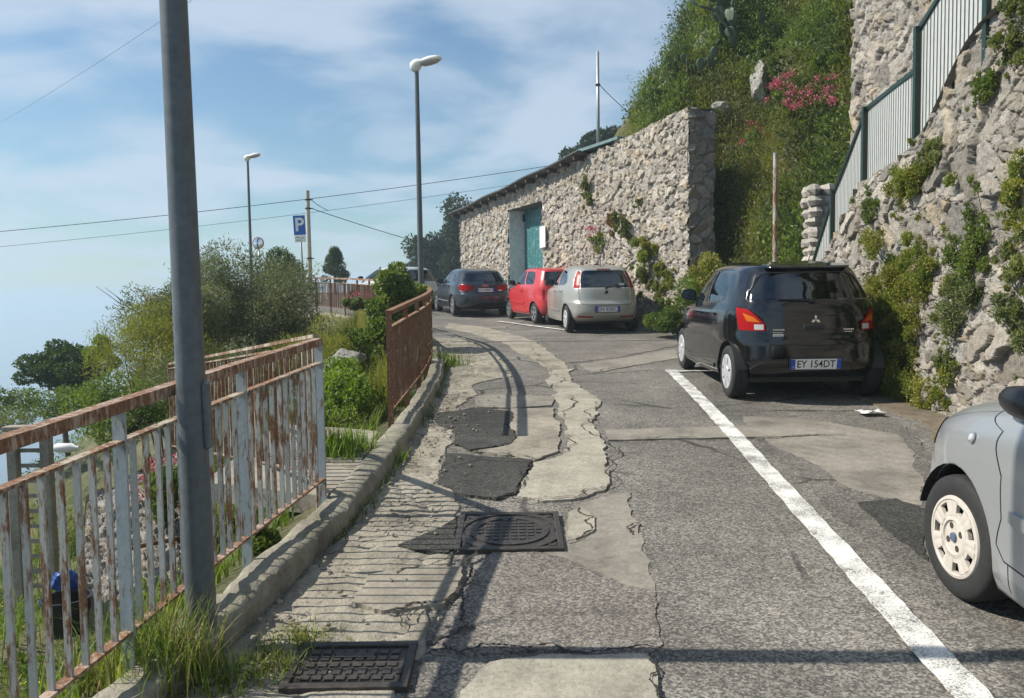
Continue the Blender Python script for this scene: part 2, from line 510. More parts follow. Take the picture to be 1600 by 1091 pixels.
# ================================================================== ground, road, sea
Cx = pch([-300, -12, 0, 4, 5.2, 7.1, 9, 11, 13, 15.2, 17.5, 20, 23, 26.5, 30, 34, 40, 46, 60, 80, 120, 200, 900], [-30, -3.2, -1.75, -1.15, -1.0, -0.9, -0.88, -0.95, -1.13, -1.42, -2.15, -3.1, -4.5, -6.75, -9.3, -12.2, -16.5, -17.2, -16.5, -9, 14, 80, 800])
yl = np.concatenate([np.linspace(-300, -12, 60)[:-1], np.linspace(-12, 60, 400), np.linspace(60, 900, 120)[1:]])
LP = np.stack([Cx(yl), yl], -1)
def left_dist(x, y):
    """signed distance outward (left) of the kerb line"""
    x = np.asarray(x, float); y = np.asarray(y, float)
    sh = x.shape; X = x.ravel(); Y = y.ravel()
    d = np.full(X.shape, 1e9)
    for i in range(len(LP)):
        d = np.minimum(d, np.hypot(X - LP[i, 0], Y - LP[i, 1]))
    return (np.where(X < Cx(Y), d, -d)).reshape(sh)
dropf = pch([0.2, 0.45, 1.0, 2.0, 3.5, 6, 10, 18, 34, 90, 260], [0.06, -0.05, -0.5, -1.05, -1.7, -2.7, -5.2, -14, -32, -80, -190])
def land(x, y):
    D = left_dist(x, y)
    x = np.asarray(x, float); y = np.asarray(y, float)
    base = zr(np.clip(y, -12, 60))
    z = base + np.where(D > 0.05, dropf(np.maximum(D, 0.2)) * (1 + np.clip((y - 20) / 8, 0, 2.2)), -0.25)
    z = z + np.where(D > 0.6, (fbm(x * 0.7, y * 0.7, oct=4, seed=3) - 0.5) * np.clip(D - 0.4, 0, 2.2) * 0.55, 0)
    return z
def hill(x, y):
    x = np.asarray(x, float); y = np.asarray(y, float)
    t1 = np.maximum(0, x - 4.55 - 0.75 * np.maximum(0, 17.3 - y) - 0.9 * np.maximum(0, y - 22))
    h1 = zr(np.clip(y, -12, 60)) - 0.1 + 3.0 * t1
    t2 = (x - (3.9 - 0.4 * (y - 17.5))) * 0.93
    e2 = t2 - 1.0 * np.maximum(0, y - 22.3)
    h2 = np.where((t2 > 0.5) & (y > 17.4), 5.25 + 1.4 * e2 - 2.3 * np.maximum(0, 20.4 - y), -5)
    z = np.maximum(h1, h2)
    t = np.clip(z - zr(np.clip(y, -12, 60)), 0, 1)
    z = z + (fbm(x * 0.6, y * 0.6, oct=5, seed=9) - 0.5) * t * 2.0
    return np.minimum(z, 15 + 0.25 * (x + y))
def axis(vals):
    out = [vals[0][0]]
    for (a, b, st) in vals:
        n = max(1, int(round((b - a) / st)))
        out += list(a + (b - a) * np.arange(1, n + 1) / n)
    return np.array(out)
gx = axis([(-900, -300, 60), (-300, -80, 20), (-80, -30, 4), (-30, -14, 0.8), (-14, 0, 0.22), (0, 30, 1.5)])
gy = axis([(-300, -60, 20), (-60, -12, 4), (-12, 24, 0.22), (24, 60, 0.8), (60, 120, 6), (120, 900, 60)])
GX, GY = np.meshgrid(gx, gy, indexing='ij')
GZ = land(GX, GY)
GZ = np.maximum(GZ, -160)
terrain = grid_mesh('terrain', np.stack([GX, GY, GZ], -1), M['soil'])
tag(terrain, kind='structure')

# the sea far below, fading into haze
def sea_mat():
    q = NT('sea_water')
    n = q.noise(0.05, 5, 0.6)
    return q.fin((0.02, 0.05, 0.07), 0.25, q.bump(n, 0.5, 1.0), Specular_IOR_Level=0.5)
SEA = -150.0
sx = axis([(-8400, 8400, 1400)])
SX, SY = np.meshgrid(sx, sx, indexing='ij')
sea = grid_mesh('sea', np.stack([SX, SY, np.full_like(SX, SEA)], -1), sea_mat())
tag(sea, kind='structure')

# road sheet: fine rows near the camera
ry = axis([(-12, 0, 0.5), (0, 14, 0.12), (14, 46, 0.5)])
rt = np.linspace(0, 1, 90)
RY, RT = np.meshgrid(ry, rt, indexing='ij')
XL, XR = Lx(RY) - 0.12, Rx(RY) + 0.35
RXX = XL + (XR - XL) * RT
RZ = zr(RY) + (fbm(RXX * 1.4, RY * 1.4, oct=3, seed=21) - 0.5) * 0.012
road = grid_mesh('road', np.stack([RXX, RY, RZ], -1), M['asphalt'], flip=True)
tag(road, kind='structure')

# broken concrete along the kerb: lumpy, edge eaten away
sy = axis([(-3, 9, 0.028), (9, 17, 0.06)])
st = np.linspace(0, 1, 64)
SYY, ST = np.meshgrid(sy, st, indexing='ij')
sw = pch([-3, 3, 4.4, 5.7, 7, 9.3, 12, 17], [1.25, 1.02, 0.95, 0.62, 0.46, 0.55, 0.95, 0.9])
wid = sw(SYY) + (fbm(SYY * 1.3, SYY * 0, oct=4, seed=41) - 0.5) * 0.5
SXX = Lx(SYY) - 0.06 + wid * ST
lump = fbm(SXX * 7, SYY * 5, oct=5, seed=44, gain=0.6) - 0.5
vd, vh, _, _ = voronoi(SXX, SYY, 0.5, 0.34, 61, 0.5)
SZ = zr(SYY) + 0.012 + lump * 0.026 * np.clip(ST * 8, 0, 1) * np.clip((1 - ST) * 6, 0.0, 1) + (np.clip(vd * 9, 0, 1) - 1) * 0.016 - 0.03 * np.exp(-((ST - 0.04) / 0.05) ** 2)
SZ = np.where(ST > 0.985, zr(SYY) - 0.03, SZ)
gut = grid_mesh('gutter_strip', np.stack([SXX, SYY, SZ], -1), M['gutter'], flip=True)
tag(gut, kind='structure')

def fractal(poly, it=3, amp=0.13, seed=1):
    rnd = random.Random(seed)
    P = [Vector((p[0], p[1])) for p in poly]
    for k in range(it):
        Q = []
        ak = amp * (.55 if k == 0 else 1.0 if k < 3 else 1.4)
        for i, p in enumerate(P):
            q = P[(i + 1) % len(P)]
            d = q - p
            mid = (p + q) / 2 + Vector((-d.y, d.x)) * rnd.uniform(-ak, ak)
            Q += [p, mid]
        P = Q
    return P
def tri_fill(P2):
    from mathutils.geometry import tessellate_polygon
    return tessellate_polygon([[Vector((p.x, p.y, 0)) for p in P2]])
def patch(name, pix, mat, lift=0.006, amp=0.13, seed=1, bump=0.0, raw=False, it=4):
    """a thin laid sheet with a ragged edge; pix = outline read off the photograph and laid on the road"""
    P = [ground(*p).to_2d() for p in pix] if not raw else [Vector(p) for p in pix]
    P = fractal(P, it, amp, seed)
    tris = tri_fill(P)
    n = len(P)
    bm = bmesh.new()
    vs = [bm.verts.new((p.x, p.y, float(zr(p.y)) + lift)) for p in P]
    lo = [bm.verts.new((p.x, p.y, float(zr(p.y)) - 0.03)) for p in P]
    for t in tris:
        try: bm.faces.new([vs[i] for i in t])
        except ValueError: pass
    for i in range(n):
        j = (i + 1) % n
        try: bm.faces.new([vs[i], lo[i], lo[j], vs[j]])
        except ValueError: pass
    bmesh.ops.recalc_face_normals(bm, faces=bm.faces)
    bmesh.ops.triangulate(bm, faces=bm.faces)
    me = bpy.data.meshes.new(name); bm.to_mesh(me); bm.free()
    o = link(name, me, mat)
    return tag(o, kind='structure')
UP = 0.012
patch('parking_bay_surface', [(1108, 600), (1250, 640), (1400, 655), (1470, 720), (1700, 1000), (2300, 1300), (1600, 1085), (1380, 870), (1230, 730), (1120, 640)], M['asphalt_bay'], 0.008, 0.05, 3)
patch('concrete_trench', [(862, 580), (898, 578), (912, 610), (938, 628), (930, 655), (942, 690), (952, 740), (945, 768), (900, 782), (845, 786), (808, 778), (825, 745), (835, 725), (878, 715), (882, 680), (872, 640), (866, 610)], M['concrete'], 0.016, 0.10, 4)
patch('concrete_trench', [(700, 505), (760, 512), (820, 528), (868, 556), (885, 580), (862, 582), (838, 566), (795, 540), (745, 524), (700, 514)], M['concrete_tan'], 0.010, 0.06, 14)
patch('asphalt_patch', [(668, 652), (740, 640), (800, 646), (793, 668), (808, 685), (795, 697), (735, 706), (712, 697), (708, 675), (684, 664)], M['asphalt_dark'], 0.021, 0.10, 5)
patch('asphalt_patch', [(700, 712), (770, 718), (832, 722), (818, 745), (808, 772), (775, 783), (722, 776), (683, 757), (692, 732)], M['asphalt_dark'], 0.021, 0.10, 6)
patch('concrete_patch', [(797, 640), (868, 640), (876, 675), (872, 708), (835, 722), (795, 714), (738, 708), (797, 697), (808, 685), (796, 668)], M['concrete_tan'], 0.016, 0.08, 7)
patch('concrete_patch', [(850, 865), (900, 790), (985, 770), (1003, 840), (1024, 925), (985, 920), (945, 900), (900, 880)], M['concrete_grey'], 0.007, 0.09, 8)
patch('asphalt_patch', [(770, 862), (850, 866), (900, 882), (960, 915), (1024, 926), (1036, 1010), (1010, 1026), (850, 1018), (735, 1026), (690, 1010), (735, 900)], M['asphalt_warm'], 0.009, 0.06, 9)
patch('concrete_patch', [(690, 1160), (720, 1085), (765, 1040), (850, 1028), (1010, 1027), (1022, 1040), (1030, 1095), (1035, 1170)], M['concrete'], 0.016, 0.05, 10)
patch('concrete_patch', [(575, 905), (640, 893), (722, 892), (716, 925), (690, 952), (600, 962), (550, 948)], M['concrete_tan'], 0.026, 0.10, 11)
patch('asphalt_patch', [(622, 858), (660, 842), (690, 830), (715, 812), (718, 858), (700, 870), (650, 866)], M['asphalt_dark'], 0.025, 0.09, 12)
patch('concrete_trench', [(945, 673), (1130, 668), (1310, 664), (1320, 682), (1135, 686), (950, 690)], M['concrete_grey'], 0.014, 0.035, 13, it=4)
patch('concrete_patch', [(1160, 652), (1290, 660), (1400, 680), (1445, 760), (1440, 792), (1330, 765), (1240, 712), (1170, 672)], M['concrete_grey'], 0.011, 0.07, 15)
patch('asphalt_patch', [(1340, 788), (1400, 782), (1450, 800), (1450, 880), (1410, 850), (1372, 820)], M['asphalt_dark'], 0.015, 0.08, 16)
patch('asphalt_patch', [(742, 622), (760, 618), (866, 622), (862, 636), (800, 640), (745, 638)], M['concrete_grey'], 0.019, 0.03, 17)
patch('concrete_patch', [(905, 570), (1000, 556), (1056, 546), (1062, 560), (990, 572), (925, 584)], M['concrete_grey'], 0.008, 0.06, 18)
patch('concrete_patch', [(880, 552), (960, 545), (1050, 532), (1065, 540), (960, 560), (890, 568)], M['asphalt_warm'], 0.007, 0.06, 19)
patch('concrete_patch', [(888, 805), (910, 797), (930, 812), (926, 835), (900, 846), (886, 838)], M['concrete'], 0.018, 0.06, 20)
patch('dirt_verge', [(1015, 520), (1060, 515), (1110, 560), (1300, 560), (1345, 625), (1440, 660), (1500, 720), (1700, 900), (1800, 800), (1500, 600), (1300, 500), (1020, 490)], concrete('dirt_verge', (0.17, 0.14, 0.10), 0.3, bumpd=0.02), 0.02, 0.08, 22)

# cracks: thin ragged grooves filled with dirt
def crack_strip(mb, pix, w=0.012, seed=0, lift=0.034):
    rnd = random.Random(seed)
    P = [ground(*p).to_2d() for p in pix]
    for k in range(4):
        Q = []
        for a, b in zip(P[:-1], P[1:]):
            d = b - a
            Q += [a, (a + b) / 2 + Vector((-d.y, d.x)) * rnd.uniform(-0.22, 0.22)]
        P = Q + [P[-1]]
    V = []; F = []
    for i, p in enumerate(P):
        d = (P[min(i + 1, len(P) - 1)] - P[max(i - 1, 0)]).normalized()
        ww = w * .65 * rnd.uniform(0.2, 1.7) * (0.3 if i in (0, len(P) - 1) else 1)
        s = Vector((-d.y, d.x)) * ww / 2
        z = float(zr(p.y)) + lift
        V += [(p.x + s.x, p.y + s.y, z), (p.x - s.x, p.y - s.y, z)]
    for i in range(len(P) - 1):
        F.append((2 * i, 2 * i + 1, 2 * i + 3, 2 * i + 2))
    mb.add(V, F)
mb = MB()
crack_strip(mb, [(905, 798), (928, 812), (926, 834), (902, 846), (886, 852)], 0.014, 31, 0.022)
crack_strip(mb, [(745, 868), (735, 905), (715, 935), (722, 960), (735, 985), (700, 1005), (668, 1020)], 0.028, 1, 0.030)
crack_strip(mb, [(668, 1030), (720, 1026), (790, 1016), (860, 1013), (960, 1022), (1040, 1024)], 0.022, 2, 0.024)
crack_strip(mb, [(600, 965), (650, 950), (690, 948), (720, 940)], 0.014, 3, 0.031)
crack_strip(mb, [(640, 975), (655, 950), (632, 990)], 0.012, 4, 0.031)
crack_strip(mb, [(838, 722), (812, 745), (808, 772), (775, 783), (820, 788), (900, 782), (945, 765)], 0.014, 5, 0.026)
crack_strip(mb, [(942, 690), (952, 735), (946, 768)], 0.016, 6, 0.024)
crack_strip(mb, [(938, 630), (930, 655), (942, 690)], 0.014, 7, 0.024)
crack_strip(mb, [(1000, 822), (980, 828), (985, 838)], 0.02, 8, 0.02)
crack_strip(mb, [(1022, 1030), (1024, 1060), (1030, 1100)], 0.016, 9, 0.024)
crack_strip(mb, [(950, 690), (1100, 688), (1180, 686), (1320, 682)], 0.014, 10, 0.020)
crack_strip(mb, [(1180, 690), (1240, 684), (1290, 682)], 0.02, 11, 0.022)
crack_strip(mb, [(797, 697), (740, 708), (836, 722), (878, 712), (884, 682)], 0.014, 12, 0.025)
crack_strip(mb, [(520, 795), (600, 790), (680, 800), (700, 790)], 0.010, 13, 0.027)
crack_strip(mb, [(560, 850), (620, 830), (690, 815)], 0.012, 14, 0.027)
crack_strip(mb, [(640, 740), (690, 735), (700, 715)], 0.010, 15, 0.027)
crack_strip(mb, [(880, 655), (876, 600), (862, 578), (838, 565), (800, 540)], 0.016, 16, 0.024)
crack_strip(mb, [(620, 905), (700, 880), (740, 866)], 0.012, 17, 0.031)
crack_strip(mb, [(905, 570), (925, 584), (990, 572), (1062, 560)], 0.018, 18, 0.016)
cr = mb.build('road_cracks', plain('crack_dirt', (0.03, 0.027, 0.022), 1.0))
tag(cr, kind='structure')

# painted bay lines
def stripe(name, a, b, w, lift=0.02, n=40, seed=0):
    a = Vector(a); b = Vector(b); d = (b - a); s = Vector((-d.y, d.x)).normalized()
    rnd = random.Random(seed)
    P = []
    jl = [rnd.uniform(-.006, .006) for _ in range(n + 1)]; jr = [rnd.uniform(-.006, .006) for _ in range(n + 1)]
    V = []; F = []
    for i in range(n + 1):
        p = a + d * (i / n)
        for sg, j in ((1, jl[i]), (-1, jr[i])):
            q = p + s * (sg * w / 2 + j)
            V.append((q.x, q.y, float(zr(q.y)) + lift))
        if i: F.append((2 * i - 2, 2 * i - 1, 2 * i + 1, 2 * i))
    return tag(MB().add(V, F).build(name, M['line']), kind='structure')
c0 = ground(1048, 580); c1 = ground(1515, 1091); c2 = c1 + (c1 - c0) * 0.55
stripe('parking_bay_line', (c0.x, c0.y), (c2.x, c2.y), 0.15, n=140, seed=1)
c3 = ground(1040, 582); stripe('parking_bay_line', (c3.x, c3.y), (c3.x + 2.2, c3.y + 0.06), 0.12, 0.0165, seed=2)
c4 = ground(778, 503); c5 = ground(900, 519)
stripe('parking_bay_line', (c4.x, c4.y), (c5.x, c5.y), 0.14, seed=3)
stripe('parking_bay_line', (c5.x, c5.y), (c5.x + 2.0, c5.y + 0.5), 0.12, 0.0165, seed=4)

# kerb: one long worn concrete edge following the road
ky = axis([(-12, 2, 0.2), (2, 8, 0.035), (8, 16, 0.06), (16, 46, 0.4)])
prof = np.array([(0.0, -0.1), (0.0, 0.05), (0.003, 0.105), (0.010, 0.122), (0.026, 0.133), (0.10, 0.138), (0.14, 0.137), (0.17, 0.13), (0.19, 0.10), (0.195, 0.0), (0.195, -0.35)])
dL = (Lx(ky + 0.05) - Lx(ky - 0.05)) / 0.1
nx, ny = -1 / np.sqrt(1 + dL**2), dL / np.sqrt(1 + dL**2)
KP = np.zeros((len(ky), len(prof), 3))
for j, (o, h) in enumerate(prof):
    w1 = (fbm(ky * 3.1, ky * 0 + j * 0.45, oct=5, seed=70, gain=.65) - 0.5) * (0.06 if 0 < j < 9 else 0)
    w2 = (fbm(ky * 3.7, ky * 0 + j * 0.45, oct=5, seed=71, gain=.65) - 0.5) * (0.05 if 1 < j < 9 else 0)
    gapc = np.abs(((ky + 0.37) % 1.0) - 0.5) * 2
    joint = np.where(gapc > 0.955, -0.02, 0) * (1 if 1 < j < 9 else 0)
    KP[:, j, 0] = Lx(ky) + nx * (o + w1); KP[:, j, 1] = ky + ny * (o + w1); KP[:, j, 2] = zr(ky) + h + w2 + joint
kerb = grid_mesh('kerb', KP, M['kerb'], smooth=55)
tag(kerb, kind='structure')
# landing of the side path between the two railings
patch('side_path', [(-1.22, 5.15), (-1.18, 6.95), (-2.1, 7.3), (-2.2, 5.5)], M['concrete_tan'], 0.10, 0.05, 31, raw=True)

# ================================================================== stone walls
def wall_field2(ell, h, seed, big=(.40, .30), small=(.155, .12), share=.5, depth=.07, tint=(1, 1, 1), mort=(.2, .18, .15), lo=.15, hi=.45, fill=13):
    """masonry of mixed sizes: large blocks with runs of small stones between them"""
    e1, h1, x1, y1 = voronoi(ell, h, big[0], big[1], seed, .5)
    e2, h2, x2, y2 = voronoi(ell, h, small[0], small[1], seed + 40, .45)
    isb = h1[0] < share
    e = np.where(isb, e1 * 1.9, np.minimum(e2, e1 * 1.9 + .02))
    a, b, c, d = [np.where(isb, p, q) for p, q in zip(h1, h2)]
    ox, oy = np.where(isb, x1, x2), np.where(isb, y1, y2)
    dome = np.clip(e * fill - .25, 0, 1); dome = np.sqrt(dome)
    rough = fbm(ell * 11, h * 11, oct=5, seed=seed + 3, gain=.65) - .5
    rel = depth * (.3 + .7 * b) * dome + dome * (ox * (a - .5) + oy * (c - .5)) * .45 + rough * depth * (.45 + .5 * dome)
    v = lo + (hi - lo) * (.15 + .85 * d) * (.7 + .6 * fbm(ell * 1.2, h * 1.2, oct=3, seed=seed + 8))
    w = (b - .5) * .08 + np.where(c > .9, .10, 0)
    col = np.stack([v * (1.02 + w), v * (.97 + w * .2), v * (.90 - w)], -1) * np.array(tint)
    mm = np.clip((.35 - dome) / .3, 0, 1)[..., None] * (.55 + .9 * np.clip(rough + .5, 0, 1))[..., None]
    mm = np.clip(mm, 0, 1)
    return rel, col * (1 - mm) + np.array(mort) * mm

def wall_field(ell, h, cw, ch, seed, depth=0.07, tint=(1, 1, 1), warp=0.35, mort=(0.19, 0.175, 0.15), lo=0.2, hi=0.46, fill=6.0, low=1.0):
    e, hh, ox, oy = voronoi(ell, h, cw, ch, seed, warp)
    dome = np.clip(e * fill, 0, 1); dome = dome * (2 - dome)
    rel = depth * (0.35 + 0.65 * hh[0]) * dome
    rel = rel + dome * (ox * (hh[1] - 0.5) + oy * (hh[2] - 0.5)) * 0.75
    rel = rel + (fbm(ell * 9, h * 9, oct=5, seed=seed + 3, gain=.62) - 0.5) * depth * 0.95 + (fbm(ell * 1.1, h * 1.1, oct=3, seed=seed + 4) - 0.5) * 0.12 * low
    v = lo + (hi - lo) * (0.25 + 0.75 * hh[3]) * (0.75 + 0.5 * fbm(ell * 0.8, h * 0.8, oct=3, seed=seed + 8))
    warmth = (hh[1] - 0.5) * 0.10 + np.where(hh[2] > .88, .09, 0)
    col = np.stack([v * (1.03 + warmth), v * (0.975 + warmth * 0.2), v * (0.90 - warmth)], -1) * np.array(tint)
    mm = np.clip((0.30 - dome) / 0.25, 0, 1)[..., None]
    col = col * (1 - mm) + np.array(mort) * mm
    return rel, col

# --- the garage: a long rubble wall with a recessed teal door under a tin roof
GB, GD = np.array([3.9, 17.5]), np.array([-5.8, 14.5]) / 15.617
GN = np.array([-GD[1], GD[0]]) * -1.0     # into the building
if GN[0] < 0: GN = -GN
GL = 15.75
def g_pt(l, t, z): return (GB[0] + GD[0] * l + GN[0] * t, GB[1] + GD[1] * l + GN[1] * t, z)
g_top = pch([0, 4.1, 15.75], [5.80, 5.60, 5.12])
def pix_on_garage(px):
    d = ray(px, 420); k = d.x / d.y      # x = k*y
    return (k * GB[1] - GB[0]) / (GD[0] - k * GD[1])
L0, L1 = pix_on_garage(850.5), pix_on_garage(797.5)
OPZ = 4.72
garage = empty('stone_garage', g_pt(0, 0, float(zr(17.5))), 0, 'long rubble stone garage with a tin roof and a teal metal door', 'building')
def rel_parent(o, p):
    o.parent = p; o.matrix_parent_inverse = Matrix.Translation(p.location).inverted() if p.rotation_euler.z == 0 else p.matrix_world.inverted()
    return o
def wall_grid(name, n_l, n_h, ptf, l0, l1, z0f, z1f, field, mat, parent=None, hole=None, ragged=0.05, seed=0):
    l = np.linspace(l0, l1, n_l); v = np.linspace(0, 1, n_h)
    LL, VV = np.meshgrid(l, v, indexing='ij')
    z0 = z0f(LL); z1 = z1f(LL) + (fbm(LL * 4, LL * 0, oct=3, seed=seed + 90) - 0.5) * 2 * ragged
    ZZ = z0 + (z1 - z0) * VV
    rel, col = field(LL, ZZ)
    P = np.stack(ptf(LL, -rel, ZZ), -1)
    mask = None
    if hole is not None:
        lc = (l[:-1] + l[1:]) / 2; zc = (ZZ[:-1, :-1] + ZZ[1:, 1:]) / 2
        mask = ~((lc[:, None] > hole[0]) & (lc[:, None] < hole[1]) & (zc < hole[2]))
    o = grid_mesh(name, P, mat, mask=mask, col=col, smooth=True)
    return rel_parent(o, parent) if parent else o
zbase = lambda l: zr(GB[1] + GD[1] * l) - 0.3
wall_grid('front_wall', 1150, 340, g_pt, -0.03, GL, zbase, g_top, lambda a, b: wall_field2(a, b, 101, (.30, .20), (.17, .13), .35, .085, (1.0, .95, .88), (.12, .105, .085), .28, .58, 12), M['stone'], garage, (L0, L1, OPZ), seed=1)
def g_end(t, r, z): return (GB[0] + GD[0] * r + GN[0] * t, GB[1] + GD[1] * r + GN[1] * t, z)
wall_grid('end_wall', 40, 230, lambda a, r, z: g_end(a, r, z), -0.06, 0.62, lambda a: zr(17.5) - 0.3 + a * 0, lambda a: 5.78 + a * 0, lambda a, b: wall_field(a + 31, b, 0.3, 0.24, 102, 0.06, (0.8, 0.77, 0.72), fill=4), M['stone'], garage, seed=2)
# top capping, inner face and far return so that the wall has thickness
mb = MB()
n = 40
V = []; F = []
for i in range(n + 1):
    l = GL * i / n
    z = float(g_top(l)) - 0.04
    V += [g_pt(l, -0.03, z), g_pt(l, 0.56, z + 0.02), g_pt(l, 0.56, float(zbase(l)))]
    if i:
        a = 3 * i
        F += [(a - 3, a - 2, a + 1, a), (a - 2, a - 1, a + 2, a + 1)]
mb.add(V, F)
mb.add([g_pt(GL, -0.04, float(zbase(GL))), g_pt(GL, 6, float(zbase(GL))), g_pt(GL, 6, 5.1), g_pt(GL, -0.04, 5.1)], [(0, 1, 2, 3)])
rel_parent(mb.build('wall_core', M['mortar_dark']), garage)
# jambs, lintel soffit and door
RD = 0.58
mb = MB()
mb.hexa([g_pt(L1 - 0.02, -0.03, 0.8), g_pt(L1 - 0.02, RD, 0.8), g_pt(L1 + 0.25, RD, 0.8), g_pt(L1 + 0.25, -0.0, 0.8)], [g_pt(L1 - 0.02, -0.03, OPZ), g_pt(L1 - 0.02, RD, OPZ), g_pt(L1 + 0.25, RD, OPZ), g_pt(L1 + 0.25, -0.0, OPZ)])
rel_parent(mb.build('door_jamb', M['plaster']), garage); mb = MB()
mb.hexa([g_pt(L0 - 0.25, 0, 0.8), g_pt(L0 - 0.25, RD, 0.8), g_pt(L0 + 0.02, RD, 0.8), g_pt(L0 + 0.02, -0.03, 0.8)], [g_pt(L0 - 0.25, 0, OPZ), g_pt(L0 - 0.25, RD, OPZ), g_pt(L0 + 0.02, RD, OPZ), g_pt(L0 + 0.02, -0.03, OPZ)])
rel_parent(mb.build('door_jamb', M['plaster']), garage)
mb = MB()
mb.hexa([g_pt(L0 - 0.3, -0.05, OPZ + 0.003), g_pt(L0 - 0.3, RD, OPZ + 0.003), g_pt(L1 + 0.3, RD, OPZ + 0.003), g_pt(L1 + 0.3, -0.05, OPZ + 0.003)], [g_pt(L0 - 0.3, -0.05, OPZ + 0.14), g_pt(L0 - 0.3, RD, OPZ + 0.14), g_pt(L1 + 0.3, RD, OPZ + 0.14), g_pt(L1 + 0.3, -0.05, OPZ + 0.14)])
rel_parent(mb.build('lintel', M['mortar_dark']), garage)
def teal_mat():
    q = NT('teal_door_paint')
    n = q.noise(5, 6, 0.7, vec=q.stretch((1, 1, 2.2))); n2 = q.noise(2, 3)
    c = q.ramp(n, [(0.35, (0.03, 0.12, 0.13)), (0.55, (0.05, 0.17, 0.175)), (0.66, (0.22, 0.33, 0.33))])
    return q.fin(c, 0.45, q.bump(n2, 0.4, 0.02))
M['teal'] = teal_mat()
mb = MB()
k = 12
for i in range(k):
    a = L0 + 0.02 + (L1 - L0 - 0.04) * i / k; b = L0 + 0.02 + (L1 - L0 - 0.04) * (i + 1) / k - 0.012
    mb.hexa([g_pt(a, RD - 0.06, 0.9), g_pt(a, RD, 0.9), g_pt(b, RD, 0.9), g_pt(b, RD - 0.06, 0.9)], [g_pt(a, RD - 0.06, OPZ), g_pt(a, RD, OPZ), g_pt(b, RD, OPZ), g_pt(b, RD - 0.06, OPZ)])
mb.hexa([g_pt(L0, RD, 0.9), g_pt(L0, RD + .03, 0.9), g_pt(L1, RD + .03, 0.9), g_pt(L1, RD, 0.9)], [g_pt(L0, RD, OPZ), g_pt(L0, RD + .03, OPZ), g_pt(L1, RD + .03, OPZ), g_pt(L1, RD, OPZ)])
door = rel_parent(mb.build('garage_door', M['teal']), garage)
mb = MB()
mb.hexa([g_pt(L1 - .10, RD - .12, 4.35), g_pt(L1 - .10, RD - .02, 4.35), g_pt(L1 + .0, RD - .02, 4.35), g_pt(L1 + .0, RD - .12, 4.35)], [g_pt(L1 - .10, RD - .12, 4.6), g_pt(L1 - .10, RD - .02, 4.6), g_pt(L1, RD - .02, 4.6), g_pt(L1, RD - .12, 4.6)])
rel_parent(mb.build('door_bracket', M['black_plastic']), garage); mb = MB()
mb.hexa([g_pt(L1 - .10, RD - .12, 1.95), g_pt(L1 - .10, RD - .02, 1.95), g_pt(L1 + .0, RD - .02, 1.95), g_pt(L1 + .0, RD - .12, 1.95)], [g_pt(L1 - .10, RD - .12, 2.15), g_pt(L1 - .10, RD - .02, 2.15), g_pt(L1, RD - .02, 2.15), g_pt(L1, RD - .12, 2.15)])
rel_parent(mb.build('door_bracket', M['black_plastic']), garage)
# tin roof, eaves over the road, falling gently to the back
LR0 = pix_on_garage(925)
mb = MB()
V = []; F = []
nr = 180
for i in range(nr + 1):
    l = LR0 + (GL + 0.35 - LR0) * i / nr
    zt = float(g_top(min(l, GL))) + 0.07 + 0.018 * (1 if i % 2 else -1) + 0.02 * math.sin(l * 1.7)
    V += [g_pt(l, -0.42, zt), g_pt(l, -0.42, zt - 0.03), g_pt(l, 6.0, zt - 0.45), g_pt(l, 6.0, zt - 0.48)]
    if i:
        a = 4 * i
        F += [(a - 4, a, a + 2, a - 2), (a - 3, a - 1, a + 3, a + 1), (a - 4, a - 3, a + 1, a)]
mb.add(V, F)
roof = rel_parent(mb.build('tin_roof', plain('old_tin', (0.10, 0.105, 0.10), 0.6, 0.2, 0.35, 6)), garage)
rafter_m = plain('rafter_wood', (0.06, 0.045, 0.035), 0.85, 0, 0.3)
for i in range(14):
    mb = MB()
    l = LR0 + 0.3 + (GL - LR0 - 0.3) * i / 13
    z = float(g_top(min(l, GL))) - 0.05
    mb.hexa([g_pt(l, -0.36, z - 0.05), g_pt(l, 0.3, z - 0.07), g_pt(l + .09, 0.3, z - 0.07), g_pt(l + .09, -0.36, z - 0.05)], [g_pt(l, -0.36, z + 0.05), g_pt(l, 0.3, z + 0.03), g_pt(l + .09, 0.3, z + 0.03), g_pt(l + .09, -0.36, z + 0.05)])
    rel_parent(mb.build('rafter', rafter_m), roof)
mb = MB()
LT0, LT1 = LR0 - 1.6, LR0 + 0.35
mb.hexa([g_pt(LT0, -0.1, float(g_top(LT0)) + .02), g_pt(LT0, 3, float(g_top(LT0)) + .02), g_pt(LT1, 3, float(g_top(LT1)) + .10), g_pt(LT1, -0.25, float(g_top(LT1)) + .10)], [g_pt(LT0, -0.1, float(g_top(LT0)) + .09), g_pt(LT0, 3, float(g_top(LT0)) + .09), g_pt(LT1, 3, float(g_top(LT1)) + .18), g_pt(LT1, -0.25, float(g_top(LT1)) + .18)])
rel_parent(mb.build('flat_roof_edge', plain('roof_edge_teal', (0.13, 0.20, 0.20), 0.5, 0, 0.2)), garage)
